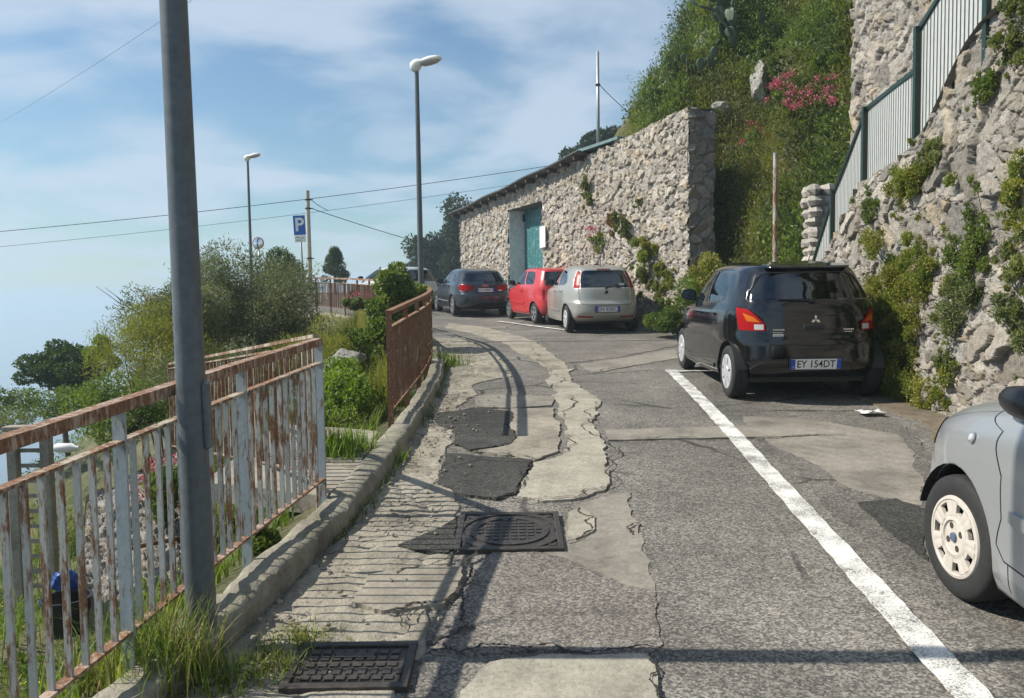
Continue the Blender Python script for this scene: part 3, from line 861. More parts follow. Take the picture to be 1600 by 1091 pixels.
# notice board beside the door
ls = pix_on_garage(855); mb = MB()
zs0, zs1 = 3.28, 3.92
mb.hexa([g_pt(ls - .2, -.15, zs0), g_pt(ls - .2, -.12, zs0), g_pt(ls + .2, -.12, zs0), g_pt(ls + .2, -.15, zs0)], [g_pt(ls - .2, -.15, zs1), g_pt(ls - .2, -.12, zs1), g_pt(ls + .2, -.12, zs1), g_pt(ls + .2, -.15, zs1)])
for dl in (-.15, .15):
    mb.hexa([g_pt(ls + dl - .02, -.12, zs0 + .1), g_pt(ls + dl - .02, .05, zs0 + .1), g_pt(ls + dl + .02, .05, zs0 + .1), g_pt(ls + dl + .02, -.12, zs0 + .1)], [g_pt(ls + dl - .02, -.12, zs0 + .16), g_pt(ls + dl - .02, .05, zs0 + .16), g_pt(ls + dl + .02, .05, zs0 + .16), g_pt(ls + dl + .02, -.12, zs0 + .16)])
nb = mb.build('notice_board', plain('board_white', (0.7, 0.69, 0.64), 0.5, 0, 0.1)); tag(nb, 'small white notice board on the stone wall right of the teal door', 'sign')

# --- the high rubble wall on the right, carrying the stair
wy = [1.5, 5, 7.6, 9, 10.8, 12.5, 13.6]
w_top = pch([1.5, 5.2, 6.3, 7.6, 9.0, 10.8, 12.5, 13.6], [6.6, 5.2, 4.45, 4.25, 3.36, 3.13, 2.32, 1.75])
w_x = pch([1.5, 6, 7.6, 9, 10.8, 12.5, 13.6], [4.32, 4.36, 4.41, 4.49, 4.71, 4.97, 5.06])       # line of the top edge
def w_pt(l, t, z):
    y = l; b = np.clip(3.4 - z, -3, 3.6) * 0.075
    return (w_x(y) - b + t, y + 0 * z, z)
wall_r = empty('retaining_wall', (4.4, 9, 0.6), 0, 'high grey rubble wall overgrown with weeds beside the parked black and silver cars', 'wall')
wall_grid('stone_face', 950, 430, w_pt, 1.5, 13.7, lambda l: zr(l) - 0.25, lambda l: w_top(l) - 0.02, lambda a, b: wall_field2(a, b, 111, (.42, .32), (.15, .115), .42, .058, (.99, .95, .89), (.25, .228, .185), .22, .53, 12), M['stone'], wall_r, ragged=0.03, seed=3)
mb = MB(); V = []; F = []
n = 50
for i in range(n + 1):
    y = 1.5 + 12.2 * i / n
    z = float(w_top(y)) - 0.05
    x = float(w_x(y))
    V += [(x - 0.04, y, z), (x + 1.05, y, z), (x + 1.05, y, -0.2)]
    if i:
        a = 3 * i; F += [(a - 3, a - 2, a + 1, a), (a - 2, a - 1, a + 2, a + 1)]
mb.add(V, F)
rel_parent(mb.build('wall_core', M['mortar_dark']), wall_r)
# the steps on top of that wall
stairs = empty('stone_staircase', (5.0, 13.6, 1.7), 0, 'stone staircase climbing along the top of the rubble wall behind the slatted railing', 'stairs')
mb = MB()
def flight(y0, y1, z0, z1, n):
    for i in range(n):
        a = y0 + (y1 - y0) * i / n; b = y0 + (y1 - y0) * (i + 1) / n; z = z0 + (z1 - z0) * (i + 1) / n
        x = float(w_x((a + b) / 2))
        mb.hexa([(x + .05, b, z - .5), (x + 1.0, b, z - .5), (x + 1.0, a, z - .5), (x + .05, a, z - .5)], [(x + .05, b, z), (x + 1.0, b, z), (x + 1.0, a, z), (x + .05, a, z)])
flight(13.9, 12.5, 1.2, 2.25, 6); flight(12.5, 10.8, 2.25, 3.08, 5); flight(10.8, 9.0, 3.12, 3.2, 1); flight(9.0, 7.6, 3.25, 4.18, 6); flight(7.6, 3, 4.2, 5.5, 7)
rel_parent(mb.build('steps', M['concrete_grey']), stairs)

# --- upper wall on the far side of the stair
def u_pt(l, t, z): return (5.62 + 0.03 * (l - 13.2) * 0 + t + (l - 13.2) * 0.02, l + 0 * z, z)
uw = empty('upper_stone_wall', (5.7, 9, 3), 0, 'upper rubble wall of pale stones rising behind the stair railing', 'wall')
wall_grid('stone_face', 420, 420, u_pt, 5.0, 13.2, lambda l: np.maximum(1.2, w_top(l) - 0.6), lambda l: 9.4 + 0 * l, lambda a, b: wall_field2(a, b, 121, (.36, .24), (.2, .15), .45, .08, (1.0, .96, .90), (.16, .145, .12), .25, .5, 11), M['stone'], uw, seed=4)
def ue_pt(a, r, z): return (5.62 + a, 13.2 - r, z)
wall_grid('end_face', 30, 160, ue_pt, 0, 0.6, lambda a: 1.5 + 0 * a, lambda a: 9.4 + 0 * a, lambda a, b: wall_field(a, b, 0.28, 0.22, 122, 0.06, (0.9, 0.86, 0.8)), M['stone'], uw, seed=5)
mb = MB(); mb.hexa([(5.6, 5, 9.3), (6.25, 5, 9.3), (6.25, 13.2, 9.3), (5.6, 13.2, 9.3)], [(5.6, 5, 9.36), (6.25, 5, 9.36), (6.25, 13.2, 9.36), (5.6, 13.2, 9.36)])
mb.add([(6.24, 5, 1), (6.24, 13.2, 1), (6.24, 13.2, 9.3), (6.24, 5, 9.3)], [(0, 1, 2, 3)])
rel_parent(mb.build('wall_core', M['mortar_dark']), uw)
# --- low pier at the foot of the stair
pier = empty('stone_pier', (5.45, 14.3, 1), 0, 'short stump of rubble wall at the foot of the stair railing', 'wall')
def blob_stone(mb, c, s, rnd):
    V = []; F = []
    seg, rings = 7, 4
    for i in range(rings + 1):
        ph = math.pi * i / rings
        for k in range(seg):
            t = 2 * math.pi * k / seg
            r = 1 + rnd.uniform(-.16, .16)
            V.append((c[0] + s[0] * r * math.sin(ph) * math.cos(t), c[1] + s[1] * r * math.sin(ph) * math.sin(t), c[2] + s[2] * r * math.cos(ph)))
    for i in range(rings):
        for k in range(seg):
            a = i * seg + k; b = i * seg + (k + 1) % seg
            F.append((a, b, b + seg, a + seg))
    mb.add(V, F)
rnd = random.Random(5); mb = MB()
z = 0.7
while z < 3.62:
    hgt = rnd.uniform(.16, .24)
    for x in (5.34, 5.55):
        for y in (14.15, 14.42):
            blob_stone(mb, (x + rnd.uniform(-.03, .03), y, z + hgt / 2), (.13, .17, hgt * .56), rnd)
    z += hgt * .95
mb.box((5.45, 14.3, 2.1), (.3, .4, 2.7))
rel_parent(mb.build('stacked_stones', concrete('pier_stone', (0.36, 0.33, 0.29), 0.25)), pier)
# ================================================================== railings
def railing(name, pts, zf, label, mats, spacing=0.083, post_every=1.06, group=None, hand=(0.058, 0.045), height=1.0, midgap=0.135, foot=0.13, first_post=True, last_post=True, upper_pickets=False, tilt=None):
    """pts: plan polyline; a post roughly every metre, each bay filled with thin flat bars"""
    P = [Vector(p) for p in pts]
    seg = [0.0]
    for a, b in zip(P[:-1], P[1:]): seg.append(seg[-1] + (b - a).length)
    tot = seg[-1]
    def pos(s):
        s = min(max(s, 0), tot)
        for i in range(len(P) - 1):
            if s <= seg[i + 1] + 1e-9:
                k = (s - seg[i]) / (seg[i + 1] - seg[i])
                return P[i].lerp(P[i + 1], k)
        return P[-1]
    def p3(s, h):
        p = pos(s); return Vector((p.x, p.y, zf(p.x, p.y) + h))
    c = pos(0)
    root = empty(name, (c.x, c.y, zf(c.x, c.y)), 0, label, 'railing', group)
    nb = max(1, round(tot / post_every))
    ss = [tot * i / nb for i in range(nb + 1)]
    hm, mm, bm_, pm, km = mats
    step = 0.35
    fine = sorted(set([tot * i / max(1, round(tot / step)) for i in range(max(1, round(tot / step)) + 1)] + ss))
    def sweep(h, w, t, mat, nm):
        mb = MB(); V = []; F = []
        for i, s in enumerate(fine):
            q = p3(s, h)
            a = p3(max(0, s - .05), h); b = p3(min(tot, s + .05), h)
            d = (b - a).to_2d().normalized(); n = Vector((-d.y, d.x, 0)) * w / 2; u = Vector((0, 0, t / 2))
            V += [q - n - u, q + n - u, q + n + u, q - n + u]
            if i:
                e = 4 * i
                for k in range(4): F.append((e - 4 + k, e - 4 + (k + 1) % 4, e + (k + 1) % 4, e + k))
        F += [(0, 1, 2, 3), tuple(4 * (len(fine) - 1) + k for k in (3, 2, 1, 0))]
        mb.add(V, F)
        return rel_parent(mb.build(nm, mat), root)
    sweep(height, hand[0], hand[1], hm, 'handrail')
    sweep(height - midgap, 0.042, 0.012, mm, 'middle_rail')
    sweep(foot, 0.042, 0.012, bm_, 'bottom_rail')
    rnd = random.Random(int(tot * 1000))
    for i, s in enumerate(ss):
        a = p3(max(0, s - .05), 0); b = p3(min(tot, s + .05), 0)
        d = (b - a).normalized(); ang = math.atan2(d.y, d.x)
        q = p3(s, 0)
        mb = MB()
        dl = (p3(min(tot, s + .05), 0).z - p3(max(0, s - .05), 0).z)
        top = height - hand[1] / 2 - .001
        mb.box((q.x, q.y, q.z + (top - .10) / 2), (0.012, 0.052, top + .10), ang)
        rel_parent(mb.build('post', pm), root)
    for i in range(nb):
        s0, s1 = ss[i], ss[i + 1]
        k = max(1, round((s1 - s0) / spacing))
        mb = MB()
        for j in range(1, k):
            s = s0 + (s1 - s0) * j / k
            a = p3(max(0, s - .03), 0); b = p3(min(tot, s + .03), 0); ang = math.atan2((b - a).y, (b - a).x) + rnd.uniform(-.06, .06)
            q = p3(s, 0); lo, hi = foot + 0.006, height - midgap - 0.006
            dx, dy = rnd.uniform(-.004, .004), rnd.uniform(-.004, .004)
            mb.box((q.x + dx, q.y + dy, q.z + (lo + hi) / 2), (0.011, 0.024, hi - lo), ang)
        rel_parent(mb.build('picket_panel', km), root)
    return root
KO = 0.205
kz = lambda x, y: float(zr(y)) + 0.125
near = [(-2.95, -6), (-2.35, -3.2), (-1.98, -0.9), (-1.86, 0.0), (-1.57, 2.3), (-1.36, 4.0), (-1.212, 5.0)]
railing('iron_railing', near, kz, 'rusty grey railing nearest the camera, behind the thick lamp post', (M['rust_rail'], M['rust_cream'], M['rust_rail'], M['rust_grey'], M['rust_bar']), 0.083, 1.02)
nearside = [(-1.235, 5.03), (-2.4, 6.7), (-3.6, 8.4)]
def sidez(x, y):
    t = math.hypot(x + 1.235, y - 5.03)
    return float(zr(5.0)) + 0.16 - 0.10 * t
railing('iron_railing', nearside, sidez, 'pale rusty railing going down the side path away from the kerb', (M['rust_cream'], M['rust_cream'], M['rust_rail'], M['rust_cream'], M['rust_cream']), 0.11, 1.4, hand=(.035, .022), midgap=.05)
yy = [7.1, 8, 9, 10, 11, 12, 13, 14, 14.8, 15.6, 16.4, 17.2, 18]
far1 = [(float(Lx(y)) - 0.19, y) for y in yy]
railing('iron_railing', far1, kz, 'brown rusted railing curving along the kerb past the bushes', (M['rust'], M['rust_rail'], M['rust'], M['rust'], M['rust']), 0.10, 1.05, hand=(0.06, 0.04))
yy = [18.6, 20, 21.5, 23, 24.5, 26, 27.5, 29, 30.5]
far2 = [(float(Lx(y)) - 0.19, y) for y in yy]
railing('iron_railing', far2, lambda x, y: float(zr(y)) + 0.2, 'distant brown railing along the bend below the parking sign', (M['rust_rail'], M['rust_cream'], M['rust'], M['rust_rail'], M['rust']), 0.11, 1.3)

# ================================================================== lamp posts
def lamp(name, base, hgt, r0, r1, label, group=None, head_dir=(1, 0.25), lean=(0, 0)):
    root = empty(name, base, 0, label, 'lamp post', group)
    mb = MB()
    mb.tube([(0, 0, -0.15), (0, 0, 0.0), (0, 0, hgt * 0.45), (0, 0, hgt)], [r0, r0, r0 * 0.6 + r1 * 0.4, r1], 28)
    mb.build('pole', M['post_grey'], root, smooth=50)
    mb = MB()
    mb.hexa([(r0 * .82, -.03, .86), (r0 * 1.22, -.03, .86), (r0 * 1.22, .03, .86), (r0 * .82, .03, .86)], [(r0 * .78, -.03, 1.14), (r0 * 1.16, -.03, 1.14), (r0 * 1.16, .03, 1.14), (r0 * .78, .03, 1.14)])
    mb.build('inspection_hatch', M['post_grey'], root, bevel=0.008)
    # lamp head: a swollen rear housing over the pole and a long cover reaching over the road
    d = Vector((head_dir[0], head_dir[1], 0)).normalized(); s = Vector((-d.y, d.x, 0)); u = Vector((0, 0, 1))
    def shell(st, seg=18):
        V = []; F = []
        for (x, z, w, h1, h2) in st:
            for k in range(seg):
                t = 2 * math.pi * k / seg
                ct, sn = math.cos(t), math.sin(t)
                hh = h1 if sn > 0 else h2
                V.append(Vector((0, 0, hgt)) + d * x + s * (w * ct) + u * (z + hh * sn))
        n = len(st)
        for i in range(n - 1):
            for k in range(seg):
                a = i * seg + k; b = i * seg + (k + 1) % seg
                F.append((a, b, b + seg, a + seg))
        F.append(tuple(range(seg))[::-1]); F.append(tuple(range((n - 1) * seg, n * seg)))
        return MB().add(V, F)
    shell([(-.13, .06, .02, .02, .02), (-.12, .06, .07, .07, .08), (-.06, .075, .105, .10, .13), (.0, .09, .115, .105, .16), (.06, .10, .11, .09, .12), (.10, .115, .105, .07, .035), (.16, .125, .115, .085, .03), (.26, .145, .125, .095, .03), (.38, .165, .115, .085, .03), (.46, .178, .085, .06, .03), (.50, .185, .03, .02, .02)]).build('lamp_housing', M['lamp_white'], root, smooth=True)
    shell([(.10, .09, .09, .02, .03), (.16, .098, .105, .02, .05), (.28, .122, .112, .02, .055), (.40, .145, .10, .02, .045), (.47, .165, .06, .01, .02)]).build('lamp_cover', M['lamp_glass'], root, smooth=True)
    root.rotation_euler = (lean[0], lean[1], 0)
    return root
p = at(300, 480, 3.42)
lamp('lamp_post', (-1.328, 3.31, float(zr(3.31)) + 0.02), 6.2, 0.062, 0.04, 'thick grey lamp post standing at the near kerb in front of the rusty railing', 'lamp posts along the road', lean=(0, -.007))
q = at(661, 440, 16.0)
lamp('lamp_post', (q.x - 0.04, 16.0, float(zr(16.0)) + 0.1), at(660, 108, 16).z - float(zr(16)) - 0.1, 0.062, 0.04, 'tall dark lamp post with white lamp head beside the dark blue hatchback', 'lamp posts along the road', head_dir=(1, -0.1))
q = at(392, 400, 30.0)
lamp('lamp_post', (q.x, 30.0, float(zr(30.0)) + 0.1), at(387, 250, 30).z - float(zr(30)) - 0.1, 0.062, 0.04, 'farthest lamp post with white lamp head rising behind the olive bush', 'lamp posts along the road', head_dir=(1, -0.1))

# ================================================================== signs, poles, mirror, wires
def text_mesh(txt, size, name, mat, parent=None, ext=0.001, xf=None, align='CENTER', bold=0.0, sx=1.0):
    cu = bpy.data.curves.new('t', 'FONT'); cu.body = txt; cu.size = size; cu.extrude = ext; cu.align_x = align; cu.align_y = 'CENTER'; cu.offset = bold
    ob = bpy.data.objects.new('t', cu); COL.objects.link(ob)
    dg = bpy.context.evaluated_depsgraph_get(); dg.update()
    me = bpy.data.meshes.new_from_object(ob.evaluated_get(dg))
    bpy.data.objects.remove(ob); bpy.data.curves.remove(cu)
    me.name = name
    me.transform(Matrix.Diagonal((sx, 1, 1, 1)))
    if xf is not None: me.transform(xf)
    me.materials.clear()
    return link(name, me, mat, parent)
FACE_Y = Matrix(((1, 0, 0, 0), (0, 0, -1, 0), (0, 1, 0, 0), (0, 0, 0, 1)))      # text standing upright, read from -y
blue = plain('sign_blue', (0.012, 0.10, 0.42), 0.4, 0, 0.05)
white = plain('sign_white', (0.78, 0.78, 0.75), 0.45, 0, 0.04)
black = plain('lettering_black', (0.01, 0.01, 0.011), 0.5)
Y = 26.0
b0 = at(477, 470, Y); t0 = at(468, 337, Y); pb = Vector((b0.x, Y, float(zr(Y)) + .1))
sg = empty('parking_sign', pb, 0, 'blue square parking sign with a white P on a leaning pole', 'sign')
dv = t0 - b0
lx = dv.x / dv.z
hz = t0.z - pb.z
MB().tube([(0, 0, -.1), (lx * hz, 0, hz)], 0.032, 10).build('pole', M['galv'], sg, smooth=True)
w = 17.5 * Y / FPX; hh = 30 * Y / FPX
def lean(o): return o
LM = Matrix.Rotation(R(-2.0), 4, 'Y') if False else Matrix.Rotation(math.atan(lx), 4, 'Y')
zc = hz - hh / 2
plate = MB().box((0, 0, 0), (w + 0.02, 0.014, hh)).build('sign_plate', blue, sg, bevel=.004, xf=Matrix.Translation((lx * zc, -.045, zc)) @ LM)
text_mesh('P', hh * .95, 'sign_letter', white, plate, 0.003, Matrix.Translation((lx * zc, -.055, zc)) @ LM @ FACE_Y, bold=0.012)
z2 = hz - hh - .12
pl2 = MB().box((0, 0, 0), (w + 0.0, 0.012, .22)).build('lower_plate', white, sg, bevel=.003, xf=Matrix.Translation((lx * z2, -.045, z2)) @ LM)
mb = MB()
for (dx, dz, ww) in ((-.07, .04, .12), (.06, .02, .1), (-.03, -.05, .18)):
    mb.box((lx * z2 + dx, -.053, z2 + dz), (ww, .003, .025))
mb.build('plate_marks', plain('plate_marks_yellow', (0.35, 0.33, 0.10), 0.5), pl2)
# concrete utility pole
Y = 25.2
b = at(484.5, 440, Y); tp = at(485.5, 298, Y)
up = empty('utility_pole', (b.x, Y, float(zr(Y)) + .1), 0, 'pale concrete utility pole with iron bands and cables beside the parking sign', 'pole')
hz = tp.z - float(zr(Y)) - .1
cpole = concrete('pole_concrete', (0.48, 0.46, 0.38), 0.1, bumpd=.003)
MB().tube([(0, 0, -.3), (0.0, 0, hz)], [.085, .062], 12).build('shaft', cpole, up, smooth=50)
for dz in (.28, .55, 2.1):
    m_ = MB(); m_.lathe([(.074, hz - dz - .02), (.088, hz - dz - .02), (.088, hz - dz + .02), (.074, hz - dz + .02)], 14)
    m_.box((.1, 0, hz - dz), (.12, .02, .03)); m_.build('iron_band', M['black_plastic'], up)
UPOLE = Vector((b.x, Y, 0)); UPZ = tp.z
# bend mirror
Y = 30.3
c = at(403.5, 380, Y)
mi = empty('traffic_mirror', (c.x, Y, float(zr(Y)) + .1), 0, 'round bend mirror with a red rim beside the farthest lamp post', 'mirror')
zz = c.z - float(zr(Y)) - .1
MB().tube([(0, 0.06, -.1), (0, 0.06, zz + .05)], .028, 8).build('pole', M['galv'], mi, smooth=True)
rx = Matrix.Translation((0, 0, zz)) @ Matrix.Rotation(R(-8), 4, 'Z')
MB().lathe([(0.0, .03), (.20, .03), (.225, .015), (.225, -.02), (.19, -.025)], 28, axis='y').build('mirror_rim', plain('mirror_rim_red', (0.42, 0.14, 0.10), 0.45, 0, .2), mi, smooth=45, xf=rx)
mg = NT('mirror_glass'); mg.fin((0.75, 0.77, 0.78), 0.06, Metallic=1.0)
MB().lathe([(0.0, -.06), (.07, -.055), (.13, -.044), (.195, -.022)], 28, axis='y').build('mirror_face', mg.m, mi, smooth=True, xf=rx)
# thin steel pole above the garage roof
Y = 22.6
b = at(935, 250, Y); tp = at(934.5, 81, Y)
rp = empty('antenna_pole', (b.x, Y, b.z - .35), 0, 'thin grey steel pole standing on the garage roof', 'pole')
MB().tube([(0, 0, 0), (0, 0, tp.z - b.z + .35)], [.052, .04], 10).build('shaft', M['galv'], rp, smooth=True)
MB().box((0, 0, tp.z - b.z + .35 - .9), (.12, .1, .05)).build('cable_clamp', M['black_plastic'], rp)
RP = Vector((b.x, Y, 0)); RPZ = tp.z - .85
# bare pole behind the black car
Y = 15.0
b = at(1210.5, 430, Y); tp = at(1210, 240, Y)
bp = empty('bare_pole', (b.x, Y, float(zr(Y)) - .1), 0, 'thin weathered bare pole rising behind the black hatchback', 'pole')
hz = tp.z - float(zr(Y)) + .1
MB().tube([(0, 0, 0), (0, 0, hz)], [.042, .042], 12).build('shaft', rust_paint('weathered_pole', (0.40, 0.37, 0.31), 0.25), bp, smooth=50)
MB().lathe([(.0, hz + .012), (.044, hz + .01), (.044, hz - .02)], 12).build('end_cap', M['galv'], bp)
# overhead cables
def cable(a, b, sag, r, label):
    a, b = Vector(a), Vector(b); pts = []
    for i in range(41):
        t = i / 40; p = a.lerp(b, t); p.z -= sag * 4 * t * (1 - t); pts.append(p)
    o = MB().tube(pts, r, 5).build('overhead_cable', M['wire'], smooth=True)
    return tag(o, label, 'cable')
a = at(-260, 384, 27); b = at(905, 255, 36)
cable(at(-300, 386, 30), at(930, 248, 36), 0.35, .013, 'thicker black cable crossing the whole sky from the left to the garage roof')
cable(at(-300, 411, 30), at(930, 268, 36), 0.35, .008, 'thin cable crossing the sky just below the thicker one')
pa = (UPOLE.x + .1, UPOLE.y, UPZ - .28)
cable((UPOLE.x + .1, UPOLE.y, UPZ - .55), at(790, 412, 34), 0.12, .012, 'cable running down from the utility pole towards the garage wall')
cable(pa, (UPOLE.x + .55, UPOLE.y + .3, UPZ - .58), 0.03, .010, 'short cable joining the top band of the utility pole to the lower one')
cable((RP.x, RP.y, RPZ), at(1000, 190, 24.5), 0.05, .010, 'cable slanting down from the steel roof pole to the hillside')
cable(at(-60, 222, 24), at(300, 0, 9), 0.1, .002, 'faint thin wire in the upper left sky behind the thick lamp post')

# ================================================================== slatted railing beside the stair
def slat_section(d0, d1, zb0, zb1, zt0, zt1, mb):
    n = max(2, int(abs(math.hypot(d1 - d0, float(w_x(d1) - w_x(d0)))) / 0.078))
    for i in range(n):
        t0, t1 = (i + .17) / n, (i + .83) / n
        for (ta, tb) in ((t0, t1),):
            ya, yb = d0 + (d1 - d0) * ta, d0 + (d1 - d0) * tb
            xa, xb = float(w_x(ya)) + .06, float(w_x(yb)) + .06
            za, zb = zb0 + (zb1 - zb0) * ta, zb0 + (zb1 - zb0) * tb
            ua, ub = zt0 + (zt1 - zt0) * ta, zt0 + (zt1 - zt0) * tb
            mb.hexa([(xa, ya, za), (xa + .016, ya, za), (xb + .016, yb, zb), (xb, yb, zb)], [(xa, ya, ua), (xa + .016, ya, ua), (xb + .016, yb, ub), (xb, yb, ub)])
sr = empty('stair_railing', (4.97, 12.5, 2.3), 0, 'light grey slatted railing with dark green posts climbing along the stone stair', 'railing')
secs = [  # d0, d1, bottom z, top z at each end, read off the photograph
    (12.5, 13.55, at(1300, 398, 12.5).z, at(1262, 480, 13.55).z, at(1298, 300, 12.5).z, at(1265, 408, 13.55).z),
    (10.8, 12.5, at(1345, 295, 10.8).z, at(1300, 398, 12.5).z, at(1344, 170, 10.8).z, at(1298, 300, 12.5).z),
    (9.0, 10.8, at(1424, 233, 9.0).z, at(1346, 295, 10.8).z, at(1422, 106, 9.0).z, at(1345, 170, 10.8).z),
    (7.55, 9.0, at(1525, 38, 7.55).z, at(1425, 233, 9.0).z, at(1524, -140, 7.55).z, at(1424, 45, 9.0).z),
    (6.2, 7.55, at(1700, -10, 6.2).z, at(1526, 20, 7.55).z, at(1700, -190, 6.2).z, at(1525, -140, 7.55).z),
]
for s in secs:
    mb = MB(); slat_section(*s, mb); rel_parent(mb.build('slat_panel', M['slat_grey']), sr)
    mb = MB()
    for (z0, z1) in ((s[2], s[3]), (s[4], s[5])):
        a = (float(w_x(s[0])) + .045, s[0], z0); b = (float(w_x(s[1])) + .045, s[1], z1)
        mb.bar(a, b, .03, .05)
    rel_parent(mb.build('rail', M['green_paint']), sr)
for (y, lo, hi) in ((12.5, secs[1][3] - .3, secs[1][5]), (10.8, secs[2][3] - .15, secs[2][5]), (9.0, secs[3][3] - .25, secs[3][5]), (7.55, secs[3][2] - .35, secs[3][4])):
    mb = MB(); mb.box((float(w_x(y)) + .02, y, (lo + hi) / 2), (.06, .06, hi - lo + .04)); rel_parent(mb.build('post', M['green_paint']), sr)

# ================================================================== covers in the road
def cover(px, py, w, l, label, rz=0.0, ring=True):
    c = ground(px, py)
    slope = math.atan((float(zr(c.y + .3)) - float(zr(c.y - .3))) / .6)
    root = empty('manhole_cover', (c.x, c.y, float(zr(c.y)) + .004), 0, label, 'manhole cover')
    root.rotation_euler = (slope, 0, rz)
    mb = MB(); t = .035
    for (cx, cy, sx_, sy_) in ((0, l / 2 - t / 2, w, t), (0, -l / 2 + t / 2, w, t), (-w / 2 + t / 2, 0, t, l - 2 * t), (w / 2 - t / 2, 0, t, l - 2 * t)):
        mb.box((cx, cy, .0), (sx_, sy_, .05))
    mb.build('frame', M['iron'], root, bevel=.004)
    mb = MB(); mb.box((0, 0, -.012), (w - 2 * t - .012, l - 2 * t - .012, .05))
    nx_ = int((w - .1) / .05); ny_ = int((l - .1) / .05)
    for i in range(nx_):
        for j in range(ny_):
            x = -w / 2 + t + .025 + (w - 2 * t - .05) * (i + .5) / nx_; y = -l / 2 + t + .02 + (l - 2 * t - .04) * (j + .5) / ny_
            if ring:
                r = math.hypot(x, y)
                if r > .30 or (r > .19 and r < .24) : continue
                if r > .24 : continue
            elif abs(y + .05) < .045 and abs(x) < .26: continue
            mb.box((x, y, .014), (.034, .034, .012))
    if not ring:
        for k in range(9):
            mb.box((-.20 + k * .05, -.05, .014), (.022 + .01 * (k % 2), .05, .010))
        mb.box((0, .07, .015), (.16, .035, .012))
    else:
        for (sx_, sy_) in ((-1, -1), (1, -1), (-1, 1), (1, 1)):
            for i in range(6):
                for j in range(6):
                    x = sx_ * (w / 2 - .07 - i * .05); y = sy_ * (l / 2 - .07 - j * .05)
                    if math.hypot(x, y) > .335: mb.box((x, y, .014), (.034, .034, .010))
    mb.build('lid', M['iron'], root, bevel=0)
    if ring:
        mb = MB()
        for (r0, r1) in ((.195, .235), (.275, .315)):
            mb.lathe([(r0, .012), (r0, .021), (r1, .021), (r1, .012)], 48)
        mb.build('ring', M['iron'], root)
    return root
cover(550, 1046, .50, .36, 'rectangular cast iron drain cover at the foot of the grass, lowest in view', 0, False)
cover(796, 834, .62, .62, 'square cast iron manhole cover with a round ring beside the dark patch', 0, True)
# ================================================================== cars
def paint(name, c, flake=0.0, rough=0.28, dusty=0.25, coat=0.6, spec=0.5):
    q = NT(name)
    n = q.noise(3.0, 5, 0.65, vec=q.obj()); n2 = q.noise(60, 3, 0.7, vec=q.obj())
    dust = (0.24, 0.22, 0.19)
    z = q.n('ShaderNodeSeparateXYZ'); q.t.links.new(q.obj(), z.inputs[0])
    low = q.ramp(z.outputs[2], [(0.2, 1.0), (0.75, 0.25)])
    k = q.math('MULTIPLY', q.math('MULTIPLY', q.ramp(n, [(0.3, 0.3), (0.75, 1.0)]), low), dusty)
    col = q.mix(k, c, dust)
    g = q.n('ShaderNodeNewGeometry')
    col = q.mix(g.outputs['Backfacing'], col, (0.012, 0.012, 0.013))
    r = q.math('ADD', rough, q.math('MULTIPLY', k, 0.5))
    return q.fin(col, r, q.bump(n2, 0.02, 0.002), Metallic=flake, Coat_Weight=coat, Coat_Roughness=0.06, Specular_IOR_Level=spec)
def glass_mat(name, tint=(0.30, 0.34, 0.34), refl=1.0):
    q = NT(name)
    tr = q.n('ShaderNodeBsdfTransparent', {'Color': (*tint, 1)})
    gl = q.n('ShaderNodeBsdfGlossy', {'Roughness': 0.02, 'Color': (0.9, 0.95, 1, 1)})
    fr = q.n('ShaderNodeFresnel', {'IOR': 1.5})
    lw = q.math('ADD', q.math('MULTIPLY', fr.outputs[0], 1.0 * refl), 0.05 * refl)
    mx = q.n('ShaderNodeMixShader')
    q.t.links.new(lw, mx.inputs[0]); q.t.links.new(tr.outputs[0], mx.inputs[1]); q.t.links.new(gl.outputs[0], mx.inputs[2])
    q.t.links.new(mx.outputs[0], q.out.inputs[0])
    return q.m
M['glass'] = glass_mat('car_glass')
M['glass_dark'] = glass_mat('car_glass_dark', (0.16, 0.18, 0.18))
def lens(name, c, rough=0.3):
    q = NT(name); w = q.n('ShaderNodeTexWave', {'Scale': 26.0, 'Distortion': 0.0}, wave_type='BANDS', bands_direction='Z')
    q.t.links.new(q.obj(), w.inputs[0])
    col = q.mix(0.35, c, q.ramp(w.outputs['Fac'], [(0.2, .55), (.8, 1.25)]), 'MULTIPLY')
    return q.fin(col, rough, Specular_IOR_Level=0.12)
M['lens_red'] = lens('lens_red', (0.30, 0.006, 0.007))
M['lens_amber'] = lens('lens_amber', (0.50, 0.12, 0.012))
M['lens_clear'] = lens('lens_clear', (0.45, 0.46, 0.45))
M['glass_mirror'] = plain('mirror_dark', (0.10, 0.11, 0.12), 0.08, 0.9, 0.05)
M['gap'] = plain('panel_gap', (0.006, 0.006, 0.006), 0.9)
M['trim'] = plain('trim_black', (0.015, 0.015, 0.016), 0.5, 0, 0.2, 30)
M['cabin'] = plain('cabin_fabric', (0.018, 0.018, 0.02), 0.9, 0, 0.3, 30)
M['chrome'] = plain('chrome', (0.7, 0.7, 0.7), 0.15, 1.0, 0.05)
M['alloy'] = plain('alloy', (0.42, 0.43, 0.44), 0.35, 0.7, 0.12, 20)
M['cover_beige'] = plain('wheel_cover', (0.50, 0.455, 0.40), 0.55, 0.0, 0.12, 14)
M['cover_silver'] = plain('wheel_cover_silver', (0.46, 0.47, 0.48), 0.4, 0.25, 0.08, 14)
plate_w = plain('plate_white', (0.72, 0.72, 0.70), 0.45, 0, 0.05)
plate_b = plain('plate_blue', (0.01, 0.07, 0.40), 0.45, 0, 0.05)

